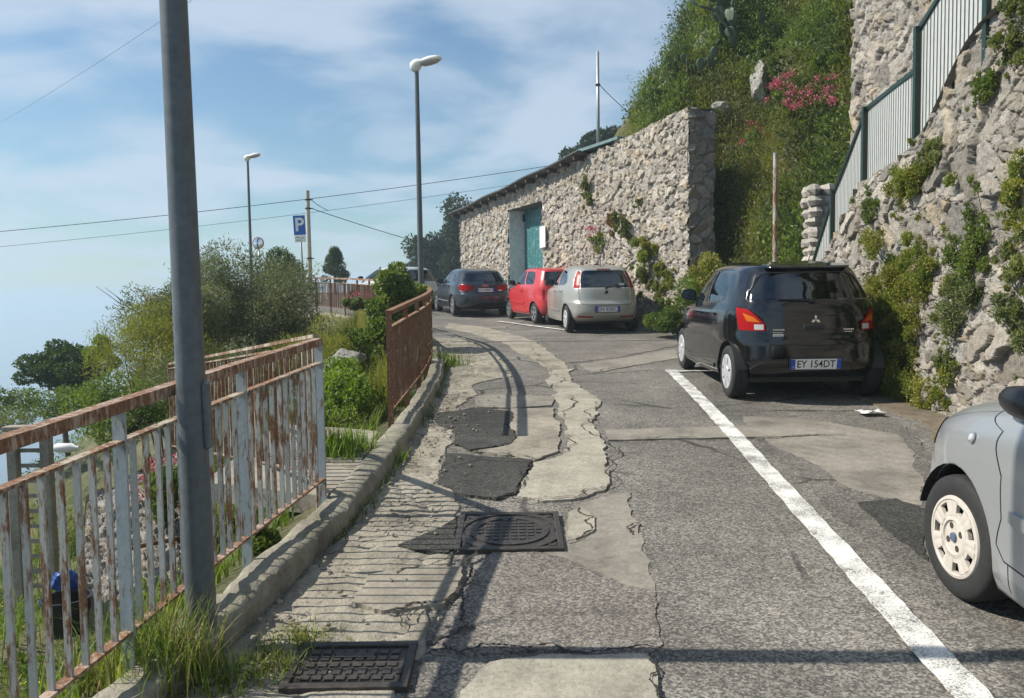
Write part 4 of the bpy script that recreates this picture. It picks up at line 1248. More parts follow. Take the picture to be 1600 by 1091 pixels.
class Shell:
    """car skin: rows of rounded-rectangle loops from sill to roof; everything is drawn in (u, v) on it"""
    NS, NE = 22, 11
    def __init__(self, rows):
        self.rows = np.array(rows, float); n = len(rows)
        t = np.arange(n)
        self.fn = [pch(t, self.rows[:, k]) for k in range(self.rows.shape[1])]
        self.n = n
        uq = np.concatenate([np.linspace(0, 1, self.NS + 1), 1 + np.linspace(0, 1, self.NE + 1)[1:]])   # side middle -> end middle
        # u: 0 front centre, 2 left side middle, 4 rear centre, 6 right side middle, 8 front centre
        self.us = np.concatenate([2 - uq[::-1], 2 + uq[1:], 6 - uq[::-1][1:], 6 + uq[1:]])
        self.vs = np.concatenate([np.linspace(i, i + 1, 6)[:-1] for i in range(n - 1)] + [[n - 1.0]])
        ut = np.linspace(0, 8, 641); vt = np.linspace(0, n - 1, 40 * (n - 1) + 1)
        self.UT, self.VT = np.meshgrid(ut, vt, indexing='ij')
        self.ST = self.S(self.UT, self.VT)
    def S(self, u, v):
        u = np.asarray(u, float); v = np.asarray(v, float)
        zf, zm, zrr, yf, yr, hw, nf, nr = [f(v) for f in self.fn]
        q = np.mod(u, 8)
        front = (q <= 2) | (q >= 6)
        left = q <= 4
        d = np.where(q <= 2, 2 - q, np.where(q <= 4, q - 2, np.where(q <= 6, 6 - q, q - 6)))     # 0 side .. 2 end
        r = np.where(d <= 1, d, 1 / np.maximum(2 - d, 1e-6))
        nn = np.where(front, nf, nr)
        x = np.where(d <= 1, (1 + np.minimum(r, 1) ** nn) ** (-1 / nn), np.maximum(2 - d, 0) * (1 + np.maximum(2 - d, 0) ** nn) ** (-1 / nn))
        y = np.where(d <= 1, d * (1 + d ** nn) ** (-1 / nn), (1 + np.maximum(2 - d, 0) ** nn) ** (-1 / nn))
        yc = (yf + yr) / 2; a = (yf - yr) / 2
        X = np.where(left, -1, 1) * hw * x
        Yn = np.where(front, 1, -1) * y
        Y = yc + a * Yn
        Z = zm + (zf - zrr) / 2 * Yn + ((zf + zrr) / 2 - zm) * Yn ** 2
        return np.stack([X, Y, Z], -1)
    def inv(self, spec):
        """('s',y,z) left side, ('r',x,z) rear, ('f',x,z) front, ('t',x,y) top -> (u,v)"""
        k, a, b = spec
        P = self.ST
        if k == 's': m_ = (self.UT > 0.7) & (self.UT < 3.75); d = (P[..., 1] - a) ** 2 + (P[..., 2] - b) ** 2
        elif k == 'r': m_ = (self.UT > 2.6) & (self.UT < 5.4); d = (P[..., 0] - a) ** 2 + (P[..., 2] - b) ** 2 + np.where(P[..., 1] > self.rows[:, 4].min() + 0.75, 1, 0)
        else: m_ = (self.UT < 1.4) | (self.UT > 6.6); d = (P[..., 0] - a) ** 2 + (P[..., 2] - b) ** 2
        d = np.where(m_, d, 9e9)
        i = np.unravel_index(np.argmin(d), d.shape)
        u, v = self.UT[i], self.VT[i]
        for _ in range(6):
            p = self.S(u, v); e = 1e-3
            pu = (self.S(u + e, v) - p) / e; pv = (self.S(u, min(v + e, self.n - 1)) - p) / e
            if v + e > self.n - 1: break
            ii = (1, 2) if k == 's' else (0, 2)
            J = np.array([[pu[ii[0]], pv[ii[0]]], [pu[ii[1]], pv[ii[1]]]])
            rr = np.array([a - p[ii[0]], b - p[ii[1]]])
            if abs(np.linalg.det(J)) < 1e-4: break
            du = np.linalg.solve(J, rr)
            u = u + float(np.clip(du[0], -.05, .05)); v = float(np.clip(v + np.clip(du[1], -.15, .15), 0, self.n - 1))
        return (float(u), float(v))
    def normal(self, u, v):
        e = 1e-3
        p = self.S(u + e, v) - self.S(u - e, v); q = self.S(u, np.minimum(v + e, self.n - 1)) - self.S(u, np.maximum(v - e, 0))
        n = np.cross(p, q); n = n / np.maximum(np.linalg.norm(n, axis=-1, keepdims=True), 1e-9)
        return n
    def point(self, spec, off=0.0):
        u, v = self.inv(spec)
        p = Vector(self.S(u, v)); n = Vector(self.normal(u, v))
        return p + n * off, n

def hull2(P):
    P = sorted(set(P))
    def half(Q):
        h = []
        for p in Q:
            while len(h) > 1 and (h[-1][0] - h[-2][0]) * (p[1] - h[-2][1]) - (h[-1][1] - h[-2][1]) * (p[0] - h[-2][0]) <= 0: h.pop()
            h.append(p)
        return h[:-1]
    return [Vector(p) for p in half(P) + half(P[::-1])]

def cut2d(bm, poly, src, dst):
    """clip the flat (u,v) mesh by a convex polygon; inner faces of material src become dst"""
    poly = hull2([tuple(p) for p in poly])
    area = sum(poly[i].x * poly[(i + 1) % len(poly)].y - poly[(i + 1) % len(poly)].x * poly[i].y for i in range(len(poly)))
    if area < 0: poly.reverse()
    x0, x1 = min(p.x for p in poly), max(p.x for p in poly); y0, y1 = min(p.y for p in poly), max(p.y for p in poly)
    faces = []
    for f in bm.faces:
        if f.material_index not in src: continue
        xs = [v.co.x for v in f.verts]; ys = [v.co.y for v in f.verts]
        if max(xs) > x0 and min(xs) < x1 and max(ys) > y0 and min(ys) < y1: faces.append(f)
    for i, a in enumerate(poly):
        b = poly[(i + 1) % len(poly)]; d = b - a
        if d.length < 1e-7: continue
        no = Vector((-d.y, d.x, 0)).normalized()
        geom = list(set(faces) | {e for f in faces for e in f.edges} | {v for f in faces for v in f.verts})
        res = bmesh.ops.bisect_plane(bm, geom=geom, dist=1e-6, plane_co=(a.x, a.y, 0), plane_no=no)
        fs = set(f for f in res['geom'] if isinstance(f, bmesh.types.BMFace)) | set(f for f in faces if f.is_valid)
        faces = [f for f in fs if f.is_valid and (f.calc_center_median() - Vector((a.x, a.y, 0))).dot(no) > 0]
    for f in faces: f.material_index = dst
    return faces

def wheel(parent, x, y, rad, wid, style, side, steer=0.0):
    """side -1 = left of the car; the outer face looks along x*side"""
    w = empty('wheel', (x, y, rad)); w.parent = parent
    w.rotation_euler = (0, 0, steer)
    s = side; rr = rad * 0.655
    prof = [(rr * .96, -wid * .42), (rr * 1.02, -wid * .48), (rad * .80, -wid * .52), (rad * .93, -wid * .5), (rad * .985, -wid * .42), (rad, -wid * .30), (rad, -wid * .06), (rad * .985, -wid * .05), (rad * .985, wid * .05), (rad, wid * .06), (rad, wid * .30), (rad * .985, wid * .42), (rad * .93, wid * .5), (rad * .80, wid * .52), (rr * 1.02, wid * .48), (rr * .96, wid * .42)]
    MB().lathe(prof, 40, axis='x').build('tyre', M['rubber'], w, smooth=40)
    mb = MB()
    o = s * wid
    def disc(r, xx): return (r, xx * o)
    def ring_sector(r0, r1, a0, a1, x0, x1, n=4):
        V = []; F = []
        for i in range(n + 1):
            a = a0 + (a1 - a0) * i / n
            for (r, xx) in ((r0, x0), (r1, x0), (r1, x1), (r0, x1)):
                V.append((xx * o, r * math.sin(a), r * math.cos(a)))
            if i:
                e = 4 * i
                for k in range(4): F.append((e - 4 + k, e - 4 + (k + 1) % 4, e + (k + 1) % 4, e + k))
        F += [(0, 1, 2, 3), tuple(4 * n + k for k in (3, 2, 1, 0))]
        mb.add(V, F)
    T = 2 * math.pi
    mat = M['alloy']
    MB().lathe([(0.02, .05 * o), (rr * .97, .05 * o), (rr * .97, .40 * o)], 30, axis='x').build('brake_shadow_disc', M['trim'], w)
    if style == 'punto':
        mat = M['cover_beige']
        mb.lathe([disc(rr * 1.03, .46), disc(rr * 1.0, .53), disc(rr * .93, .545), disc(rr * .90, .51)], 48, axis='x')
        for k in range(7):
            a = T * k / 7 + .2
            ring_sector(rr * .50, rr * .92, a - .27, a + .27, .42, .52, 6)
            for sg in (-1, 1):
                a1 = a + sg * .13
                V = []
                for (r, hw_, xx) in ((rr * .52, .016, .52), (rr * .90, .022, .525)):
                    ca, sa = math.cos(a1), math.sin(a1)
                    for (dt, h) in ((-hw_, 0), (-hw_ * .4, .014), (hw_ * .4, .014), (hw_, 0)):
                        V.append(((xx + h) * o, r * sa + dt * ca, r * ca - dt * sa))
                mb.add(V, [(0, 1, 5, 4), (1, 2, 6, 5), (2, 3, 7, 6)])
            ring_sector(rr * .50, rr * .63, a + .28, a + T / 7 - .28, .40, .515, 3)
            ring_sector(rr * .86, rr * .92, a + .28, a + T / 7 - .28, .40, .52, 3)
        mb.lathe([disc(rr * .52, .52), disc(rr * .46, .545), disc(rr * .42, .55), disc(rr * .40, .50), disc(rr * .14, .50), disc(.001, .50)], 40, axis='x')
    elif style in ('five', 'alloy5'):
        nsp = 5
        mb.lathe([disc(rr * 1.03, .44), disc(rr * 1.0, .52), disc(rr * .92, .53), disc(rr * .90, .40)], 40, axis='x')
        for k in range(nsp):
            a = T * k / nsp
            for sg in (-1, 1):
                ring_sector(rr * .2, rr * .92, a + sg * .17 - .11, a + sg * .17 + .11, .40, .50, 3)
        mb.lathe([disc(rr * .30, .42), disc(rr * .28, .51), disc(rr * .1, .53), disc(.001, .53)], 24, axis='x')
    else:   # full covers with slim slots
        mat = M['cover_silver']
        mb.lathe([disc(rr * 1.03, .46), disc(rr * 1.0, .53), disc(rr * .90, .545), disc(rr * .88, .50)], 48, axis='x')
        nsp = 7 if style == 'slots7' else 6
        for k in range(nsp):
            a = T * k / nsp
            ring_sector(rr * .3, rr * .90, a - T / nsp * .40, a + T / nsp * .40, .44, .54, 6)
        mb.lathe([disc(rr * .42, .50), disc(rr * .38, .56), disc(rr * .15, .58), disc(.001, .58)], 30, axis='x')
    rim = mb.build('rim', mat, w, smooth=35)
    if style == 'punto':
        c = MB(); c.lathe([(rr * .115, .50 * o), (rr * .11, .56 * o), (.001, .575 * o)], 20, axis='x'); c.build('hub_badge', plain('badge_blue', (0.10, 0.15, 0.22), 0.4, 0.3), rim, smooth=40)
        for k in range(4):
            a = T * k / 4 + .5
            c = MB(); c.lathe([(rr * .085, .505 * o), (.001, .507 * o)], 12, (0, rr * .29 * math.sin(a), rr * .29 * math.cos(a)), axis='x'); c.build('bolt_recess', plain('bolt_recess', (0.05, 0.035, 0.028), 0.8), rim)
    return w

def plate(parent, pos, n, txt, w=0.52, h=0.11, blank=False):
    """Italian-style plate: white, blue ends, black characters; faces along n"""
    n = Vector((n.x, n.y, n.z * .6)).normalized()
    up = Vector((0, 0, 1)); r = up.cross(n).normalized(); u = n.cross(r)
    X = Matrix(((r.x, u.x, n.x, pos.x), (r.y, u.y, n.y, pos.y), (r.z, u.z, n.z, pos.z), (0, 0, 0, 1)))
    o = MB().box((0, 0, 0.004), (w + .03, h + .03, .012)).build('number_plate', M['trim'], parent, xf=X)
    MB().box((0, 0, .010), (w, h, .006)).build('plate_face', plate_w, o, xf=X)
    for sg in (-1, 1):
        MB().box((sg * (w / 2 - .022), 0, .0115), (.044, h - .004, .006)).build('plate_blue_band', plate_b, o, xf=X)
    text_mesh('I', .035, 'plate_country_letter', plate_w, o, .0006, X @ Matrix.Translation((-(w / 2 - .022), -h * .28, .0155)))
    text_mesh(txt, h * .98, 'plate_lettering', black, o, .0006, X @ Matrix.Translation((0, -.002, .0142)), bold=.0012, sx=.88)
    return o

def seat(parent, x, y, w=.5, back=.62):
    mb = MB()
    mb.hexa([(x - w / 2, y - .25, .42), (x + w / 2, y - .25, .42), (x + w / 2, y + .27, .42), (x - w / 2, y + .27, .42)], [(x - w / 2 + .03, y - .25, .56), (x + w / 2 - .03, y - .25, .56), (x + w / 2 - .03, y + .27, .58), (x - w / 2 + .03, y + .27, .58)])
    mb.hexa([(x - w / 2, y - .34, .52), (x + w / 2, y - .34, .52), (x + w / 2, y - .18, .52), (x - w / 2, y - .18, .52)], [(x - w / 2 + .08, y - .50, .52 + back), (x + w / 2 - .08, y - .50, .52 + back), (x + w / 2 - .08, y - .40, .52 + back), (x - w / 2 + .08, y - .40, .52 + back)])
    mb.hexa([(x - .12, y - .53, .55 + back), (x + .12, y - .53, .55 + back), (x + .12, y - .43, .55 + back), (x - .12, y - .43, .55 + back)], [(x - .10, y - .55, .74 + back), (x + .10, y - .55, .74 + back), (x + .10, y - .46, .74 + back), (x - .10, y - .46, .74 + back)])
    mb.build('seat', M['cabin'], parent, bevel=.02)

def make_car(label, loc, heading, rows, mat, wheels, wr, ww, wstyle, cuts, gaps, arch=1.16, seats=True, glass='glass', group='parked cars', extra=None, steer=0.0):
    """cuts: (kind, polygon specs, mirrored) ; kind: window, tail, amber, clear, trim, head"""
    root = empty('parked_car', loc, heading, label, 'car', group)
    sh = Shell(rows)
    bm = bmesh.new()
    nu, nv = len(sh.us), len(sh.vs)
    g = [[bm.verts.new((u, v, 0)) for v in sh.vs] for u in sh.us]
    for i in range(nu - 1):
        for j in range(nv - 1):
            bm.faces.new((g[i][j], g[i + 1][j], g[i + 1][j + 1], g[i][j + 1]))
    KINDS = {'window': 1, 'tail': 2, 'amber': 3, 'clear': 4, 'trim': 5, 'gap': 6, 'arch': 7, 'hatch': 8}
    def uv(sp):
        return sh.inv(sp)
    def mirror(P): return [(8 - u, v) for u, v in P]
    # wheel arches
    for y in wheels:
        ra = wr * arch
        mS = (sh.UT[:, 0] > .9) & (sh.UT[:, 0] < 3.6)
        by, bz = sh.ST[mS, 0, 1], sh.ST[mS, 0, 2]
        P = []
        for k in range(33):
            a_ = math.pi * (-0.2 + 1.4 * k / 32)
            yy_, zz_ = y + ra * math.cos(a_), wr + ra * math.sin(a_)
            zb_ = float(np.interp(-yy_, -by, bz))
            if zz_ > zb_ + .012: P.append(uv(('s', yy_, zz_)))
        P = [(P[0][0], -.1)] + P + [(P[-1][0], -.1)]
        for Q in (P, mirror(P)): cut2d(bm, Q, (0,), 7)
    for kind, poly, mir in cuts:
        P = [uv(s) for s in poly]
        if poly[0][0] == 'f' and not mir:
            P = [(u - 8 if u > 4 else u, v) for u, v in P]
            Qs = [P, [(u + 8, v) for u, v in P]]
        else: Qs = [P, mirror(P)] if mir else [P]
        for Q in Qs:
            cut2d(bm, Q, (0, 1) if kind in ('gap', 'trim') else (0, 2) if kind in ('amber', 'clear') else (0,), KINDS[kind])
    for line, wdt, mir in gaps:
        P = [Vector(uv(s)) for s in line]
        for a, b in zip(P[:-1], P[1:]):
            # width measured on the surface
            mu = (a + b) / 2; e = 1e-3
            pu = np.linalg.norm(sh.S(mu.x + e, mu.y) - sh.S(mu.x - e, mu.y)) / (2 * e); pv = np.linalg.norm(sh.S(mu.x, min(mu.y + e, sh.n - 1)) - sh.S(mu.x, mu.y - e)) / (2 * e)
            d = Vector(((b - a).x * pu, (b - a).y * pv))
            if d.length < 1e-5: continue
            nn = Vector((-d.y, d.x)).normalized() * wdt / 2
            nn = Vector((nn.x / max(pu, 1e-3), nn.y / max(pv, 1e-3)))
            Q = [tuple(a - nn), tuple(b - nn), tuple(b + nn), tuple(a + nn)]
            for QQ in ([Q, mirror(Q)] if mir else [Q]): cut2d(bm, QQ, (0,), 6)
    # onto the surface
    bm.verts.ensure_lookup_table()
    uvs = np.array([(v.co.x, v.co.y) for v in bm.verts])
    S = sh.S(uvs[:, 0], uvs[:, 1]); N = sh.normal(uvs[:, 0], uvs[:, 1])
    nl = bm.verts.layers.float_vector.new('n')
    for v, s_, n_ in zip(bm.verts, S, N):
        v.co = s_; v[nl] = n_
    bmesh.ops.remove_doubles(bm, verts=[v for v in bm.verts if abs(v.co.x) < 1e-3 and v.co.y > 0], dist=1e-4)
    def piece(kinds, name, mt, inset=0.0, parent=root, split=True, smooth=True):
        b2 = bm.copy()
        bmesh.ops.delete(b2, geom=[f for f in b2.faces if f.material_index not in kinds], context='FACES')
        l2 = b2.verts.layers.float_vector['n']
        if inset:
            for v in b2.verts: v.co -= Vector(v[l2]) * inset
        out = []
        left = set(b2.faces)
        groups = []
        while left:
            st = [next(iter(left))]; left.discard(st[0]); comp = []
            while st:
                f = st.pop(); comp.append(f)
                for e in f.edges:
                    for h in e.link_faces:
                        if h in left: left.discard(h); st.append(h)
            groups.append([f.index for f in comp])
        b2.faces.index_update()
        if not split: groups = [sum(groups, [])]
        b2.faces.ensure_lookup_table()
        for gi in groups:
            b3 = b2.copy(); b3.faces.ensure_lookup_table(); keep = set(gi)
            bmesh.ops.delete(b3, geom=[f for f in b3.faces if f.index not in keep], context='FACES')
            bmesh.ops.recalc_face_normals(b3, faces=b3.faces) if False else None
            me = bpy.data.meshes.new(name)
            for f in b3.faces: f.material_index = 0; f.smooth = True
            b3.to_mesh(me); b3.free()
            out.append(link(name, me, mt, parent))
        b2.free()
        return out
    bm.faces.index_update()
    piece((1,), 'window', M[glass], 0.006)
    for k, nm, mt in ((2, 'tail_light', M['lens_red']), (3, 'indicator_lens', M['lens_amber']), (4, 'reversing_lens', M['lens_clear']), (5, 'trim', M['trim'])):
        if any(f.material_index == k for f in bm.faces): piece((k,), nm, mt, -0.006 if k in (3, 4) else -0.004)
    if any(f.material_index == 8 for f in bm.faces): piece((8,), 'hatch_panel', mat, 0.006)
    # the body itself: gaps stay as a second material, rims of holes get a little depth
    bb = bm
    bmesh.ops.delete(bb, geom=[f for f in bb.faces if f.material_index in (1, 2, 3, 4, 5, 7, 8)], context='FACES')
    edges = [e for e in bb.edges if len(e.link_faces) == 1]
    top = max(v.co.z for v in bb.verts)
    lay = bb.verts.layers.float_vector['n']
    for f in bb.faces:
        f.material_index = 1 if f.material_index == 6 else 0; f.smooth = True
    r = bmesh.ops.extrude_edge_only(bb, edges=edges)
    for v in [x for x in r['geom'] if isinstance(x, bmesh.types.BMVert)]:
        nrm = Vector(v[lay]); v.co -= nrm * 0.022
    for f in [x for x in r['geom'] if isinstance(x, bmesh.types.BMFace)]: f.material_index = 1; f.smooth = False
    # roof cap
    me = bpy.data.meshes.new('body')
    bb.to_mesh(me); bb.free()
    body = link('body', me, [mat, M['gap']], root)
    capP = [tuple(sh.S(u, sh.n - 1)) for u in sh.us[:-1]]
    mb = MB(); mb.add(capP + [tuple(np.mean(capP, 0) + np.array([0, 0, .004]))], [(i, (i + 1) % len(capP), len(capP)) for i in range(len(capP))])
    mb.build('roof_panel', mat, root, smooth=True)
    # underside, wheel wells
    mb = MB()
    lo = rows[0]
    yf, yr, hw = lo[3], lo[4], lo[5]
    mb.box((0, (yf + yr) / 2, lo[1] + .03), (hw * 1.55, (yf - yr) * .93, .05))
    for y in wheels:
        for sg in (-1, 1):
            n = 14; V = []; F = []
            xo, xi = sg * (hw_at(rows) * .955), sg * (hw - .36); ra = wr * arch * 1.01
            for i in range(n + 1):
                a = math.pi * (.06 + .88 * i / n)
                V += [(xo, y + ra * math.cos(a), wr + ra * math.sin(a)), (xi, y + ra * math.cos(a), wr + ra * math.sin(a))]
                if i: F.append((2 * i - 2, 2 * i - 1, 2 * i + 1, 2 * i))
            F.append(tuple(2 * i + 1 for i in range(n + 1)))
            mb.add(V, F)
    mb.build('underbody', M['trim'], root)
    for y, in [(w_,) for w_ in wheels]:
        for sg in (-1, 1):
            wheel(root, sg * (hw_at(rows) - ww * .5 - .035), y, wr, ww, wstyle, sg, steer if y > 0 else 0.0)
    if seats:
        for x in (-.36, .36): seat(root, x, wheels[0] - 1.02)
        mb = MB(); y0 = wheels[1] + .22
        mb.hexa([(-.6, y0 - .2, .45), (.6, y0 - .2, .45), (.6, y0 + .4, .45), (-.6, y0 + .4, .45)], [(-.58, y0 - .36, 1.0), (.58, y0 - .36, 1.0), (.58, y0 - .24, 1.0), (-.58, y0 - .24, 1.0)])
        for x in (-.36, .36): mb.hexa([(x - .13, y0 - .37, 1.02), (x + .13, y0 - .37, 1.02), (x + .13, y0 - .28, 1.02), (x - .13, y0 - .28, 1.02)], [(x - .11, y0 - .38, 1.17), (x + .11, y0 - .38, 1.17), (x + .11, y0 - .3, 1.17), (x - .11, y0 - .3, 1.17)])
        mb.build('rear_seat', M['cabin'], root, bevel=.02)
        mb = MB(); mb.hexa([(-.62, wheels[0] - .55, .6), (.62, wheels[0] - .55, .6), (.62, wheels[0] - .05, .6), (-.62, wheels[0] - .05, .6)], [(-.6, wheels[0] - .48, .9), (.6, wheels[0] - .48, .9), (.6, wheels[0] - .1, .93), (-.6, wheels[0] - .1, .93)])
        mb.build('dashboard', M['cabin'], root, bevel=.02)
    if extra: extra(root, sh, mat)
    return root
def hw_at(rows): return max(r[5] for r in rows)

def mirror_cap(root, sh, y, z, mat, size=1.0):
    for sg in (-1, 1):
        p, n = sh.point(('s', y, z))
        x = -p.x * sg * -1 if sg > 0 else p.x
        x = abs(p.x) * sg
        V = []; F = []
        seg = 12
        st = [(.06, .3, .3), (.02, .75, .8), (-.03, .95, .97), (-.09, 1.0, 1.0)]
        mb = MB()
        cx = x + sg * .135 * size; cy = p.y + .03; cz = p.z + .06
        for (dy, sx_, sz_) in [(.105, .02, .02), (.10, .35, .35), (.075, .66, .68), (.04, .86, .88), (0.0, .97, .98), (-.045, 1.0, 1.0), (-.055, .93, .93)]:
            for k in range(seg):
                t = 2 * math.pi * k / seg
                c_, s_ = math.cos(t), math.sin(t)
                e = .75
                V.append((cx + .105 * size * sx_ * math.copysign(abs(c_) ** e, c_), cy + dy * size, cz + .075 * size * sz_ * math.copysign(abs(s_) ** e, s_)))
        n_ = 7
        for i in range(n_ - 1):
            for k in range(seg):
                a = i * seg + k; b = i * seg + (k + 1) % seg
                F.append((a, b, b + seg, a + seg))
        F.append(tuple(range(seg))[::-1])
        mb.add(V, F)
        o = mb.build('door_mirror', mat, root, smooth=60)
        MB().box((cx, cy - .052 * size, cz), (.17 * size, .006, .115 * size)).build('mirror_glass', M['glass_mirror'], o, bevel=.002)
        MB().bar((x - sg * .03, p.y + .02, p.z + .0), (cx - sg * .02, cy, cz - .05 * size), .06, .05).build('mirror_arm', M['trim'], o)
def handle(root, sh, y, z, mat, L=.17):
    for sg in (-1, 1):
        a, n = sh.point(('s', y - L / 2, z), .012); b, n2 = sh.point(('s', y + L / 2, z), .012)
        if sg > 0: a.x, b.x = -a.x, -b.x
        MB().bar(a, b, .022, .028).build('door_handle', mat, root, bevel=.006)
def body_bar(root, sh, specs, name, mat, w, off, both=True):
    for sg in ((-1, 1) if both else (-1,)):
        P = [sh.point(s, off)[0] for s in specs]
        if sg > 0: P = [Vector((-p.x, p.y, p.z)) for p in P]
        mb = MB()
        for a, b in zip(P[:-1], P[1:]): mb.bar(a, b, .016, w)
        mb.build(name, mat, root)
def wiper(root, sh, x0, z0, x1, z1):
    a, n = sh.point(('r', x0, z0), .02); b, n2 = sh.point(('r', x1, z1), .012)
    mb = MB(); mb.bar(a, b, .016, .014); mb.box(tuple(a), (.05, .03, .04)); mb.build('rear_wiper', M['trim'], root)
# (z front, z middle, z rear, y front, y rear, half width, front and rear corner exponents)
def put(pr, pf_heading, local):
    """world place so that the local wheel contact lands on pr"""
    h = pf_heading
    x = pr.x - (local[0] * math.cos(h) - local[1] * math.sin(h)); y = pr.y - (local[0] * math.sin(h) + local[1] * math.cos(h))
    return x, y
def settle(root, wheels):
    h = root.rotation_euler.z
    fx = [(root.location.x - w * math.sin(h), root.location.y + w * math.cos(h)) for w in wheels]
    zf, zb = float(zr(fx[0][1])) + .012, float(zr(fx[1][1])) + .012
    root.rotation_euler.x = math.atan2(zf - zb, wheels[0] - wheels[1])
    root.location.z = zf + (zb - zf) * wheels[0] / (wheels[0] - wheels[1])

# ---------------- black five-door hatchback
wh = (1.085, -1.365)
rows_b = [(.20, .19, .26, 1.70, -1.70, .80, 4.2, 5.5), (.30, .27, .33, 1.80, -1.80, .822, 4.0, 5.5), (.48, .46, .46, 1.855, -1.85, .822, 3.6, 5.2), (.66, .64, .62, 1.83, -1.845, .832, 3.5, 5.0), (.76, .78, .76, 1.76, -1.79, .828, 3.4, 5.0), (.86, .90, .94, 1.58, -1.765, .812, 3.4, 5.0), (.95, .985, 1.04, 1.02, -1.735, .775, 3.6, 4.8), (1.10, 1.12, 1.14, .78, -1.68, .735, 4.2, 4.8), (1.26, 1.28, 1.28, .50, -1.60, .675, 4.6, 4.6), (1.385, 1.40, 1.395, .26, -1.545, .615, 4.8, 4.2), (1.43, 1.452, 1.435, .10, -1.52, .54, 4.5, 4.0), (1.44, 1.482, 1.45, -.05, -1.36, .42, 4, 4), (1.45, 1.492, 1.46, -.3, -1.1, .2, 3, 3)]
cuts_b = [
    ('window', [('s', .80, 1.03), ('s', .30, 1.335), ('s', .10, 1.375), ('s', -.27, 1.375), ('s', -.27, 1.005)], True),
    ('window', [('s', -.35, 1.01), ('s', -.35, 1.37), ('s', -.78, 1.335), ('s', -1.02, 1.20), ('s', -1.06, 1.10), ('s', -.95, 1.05)], True),
    ('window', [('f', -.62, 1.03), ('f', .62, 1.03), ('f', .50, 1.36), ('f', -.50, 1.36)], False),
    ('window', [('r', -.63, 1.09), ('r', .63, 1.09), ('r', .60, 1.18), ('r', .49, 1.335), ('r', .40, 1.365), ('r', -.40, 1.365), ('r', -.49, 1.335), ('r', -.60, 1.18)], False),
    ('tail', [('s', -1.62, .985), ('r', -.72, 1.0), ('r', -.60, .93), ('r', -.50, .83), ('r', -.50, .765), ('r', -.72, .765), ('s', -1.66, .79)], True),
    ('amber', [('r', -.69, .945), ('r', -.60, .905), ('r', -.545, .85), ('r', -.66, .86)], True),
    ('clear', [('r', -.60, .83), ('r', -.515, .83), ('r', -.515, .775), ('r', -.60, .775)], True),
    ('head', [('f', -.72, .72), ('f', -.45, .66), ('f', -.45, .76), ('f', -.70, .86)], True),
    ('trim', [('f', -.5, .30), ('f', .5, .30), ('f', .5, .42), ('f', -.5, .42)], False),
]
gaps_b = [([('s', .86, .90), ('s', .80, .70), ('s', .74, .40), ('s', .70, .235)], .007, True), ([('s', -.31, 1.0), ('s', -.31, .60), ('s', -.30, .24)], .007, True),
          ([('s', -.95, 1.03), ('s', -1.02, .80), ('s', -.90, .52), ('s', -.86, .30)], .007, True), ([('s', .70, .235), ('s', -.86, .245)], .006, True),
          ([('r', -.72, .755), ('r', -.6, .70), ('r', -.45, .625), ('r', 0, .615), ('r', .45, .625), ('r', .6, .70), ('r', .72, .755)], .007, False),
          ([('s', 1.45, .86), ('s', .86, .93)], .006, True)]
cuts_b = [(('clear' if k == 'head' else k), p, m_) for k, p, m_ in cuts_b]
black_paint = paint('black_paint', (0.003, 0.0035, 0.005), 0.0, 0.10, 0.012, .6, .5)
def extra_b(root, sh, mat):
    mirror_cap(root, sh, .66, 1.0, M['black_plastic'])
    handle(root, sh, -.16, .87, mat); handle(root, sh, -.80, .895, mat)
    p, n = sh.point(('r', .0, .425), .012); plate(root, p, n, 'EY 154DT')
    # three-diamond badge
    p, n = sh.point(('r', .015, .885), .010)
    n = n.normalized(); r = Vector((0, 0, 1)).cross(n).normalized(); u = n.cross(r)
    X = Matrix(((r.x, u.x, n.x, p.x), (r.y, u.y, n.y, p.y), (r.z, u.z, n.z, p.z), (0, 0, 0, 1)))
    mb = MB()
    for a in (90, 210, 330):
        d = Vector((math.cos(R(a)), math.sin(R(a)))); s = Vector((-d.y, d.x)); L = .054
        q = [Vector((0, 0)), d * L * .5 + s * L * .29, d * L, d * L * .5 - s * L * .29]
        mb.prism([(t.x, t.y - .008) for t in q], 0, .006)
    mb.build('emblem', M['chrome'], root, xf=X)
    mb = MB()
    for k in range(7): mb.box((-.38 + k * .017, .758, 0), (.011, .001, .018))
    bx = [((-.37, .775), .125, .014), ((-.38, .745), .11, .010), ((.36, .775), .11, .014), ((.355, .75), .085, .010)]
    for (c, w_, h_) in bx:
        p, n = sh.point(('r', *c), .006); mb = MB(); k = int(w_ / .016)
        for i in range(k): mb.box((p.x - w_ / 2 + (i + .5) * w_ / k, p.y, p.z), (w_ / k * .7, .004, h_))
        mb.build('badge_lettering', M['chrome'], root)
    p, n = sh.point(('r', -.375, .715), .006); MB().box(tuple(p), (.11, .006, .026)).build('sticker', plain('sticker_grey', (.4, .42, .42), .4), root, bevel=.003)
    wiper(root, sh, .0, 1.07, -.36, 1.085)
    p, n = sh.point(('r', .0, .80), .004); MB().box(tuple(p), (.22, .02, .05)).build('hatch_handle', M['trim'], root, bevel=.008)
    p = Vector((.12, -1.22, 1.475)); MB().tube([p, p + Vector((.0, -.10, .10)), p + Vector((0.0, -.24, .26))], [.006, .004, .002], 6).build('aerial', M['trim'], root)
    body_bar(root, sh, [('s', .72, .30), ('s', .2, .285), ('s', -.4, .285), ('s', -.9, .30)], 'sill_skirt', mat, .05, .004)
    mb = MB(); mb.hexa([(-.42, -1.61, 1.415), (.42, -1.61, 1.415), (.47, -1.40, 1.42), (-.47, -1.40, 1.42)], [(-.42, -1.59, 1.44), (.42, -1.59, 1.44), (.44, -1.40, 1.465), (-.44, -1.40, 1.465)])
    mb.build('roof_spoiler', mat, root, bevel=.012)
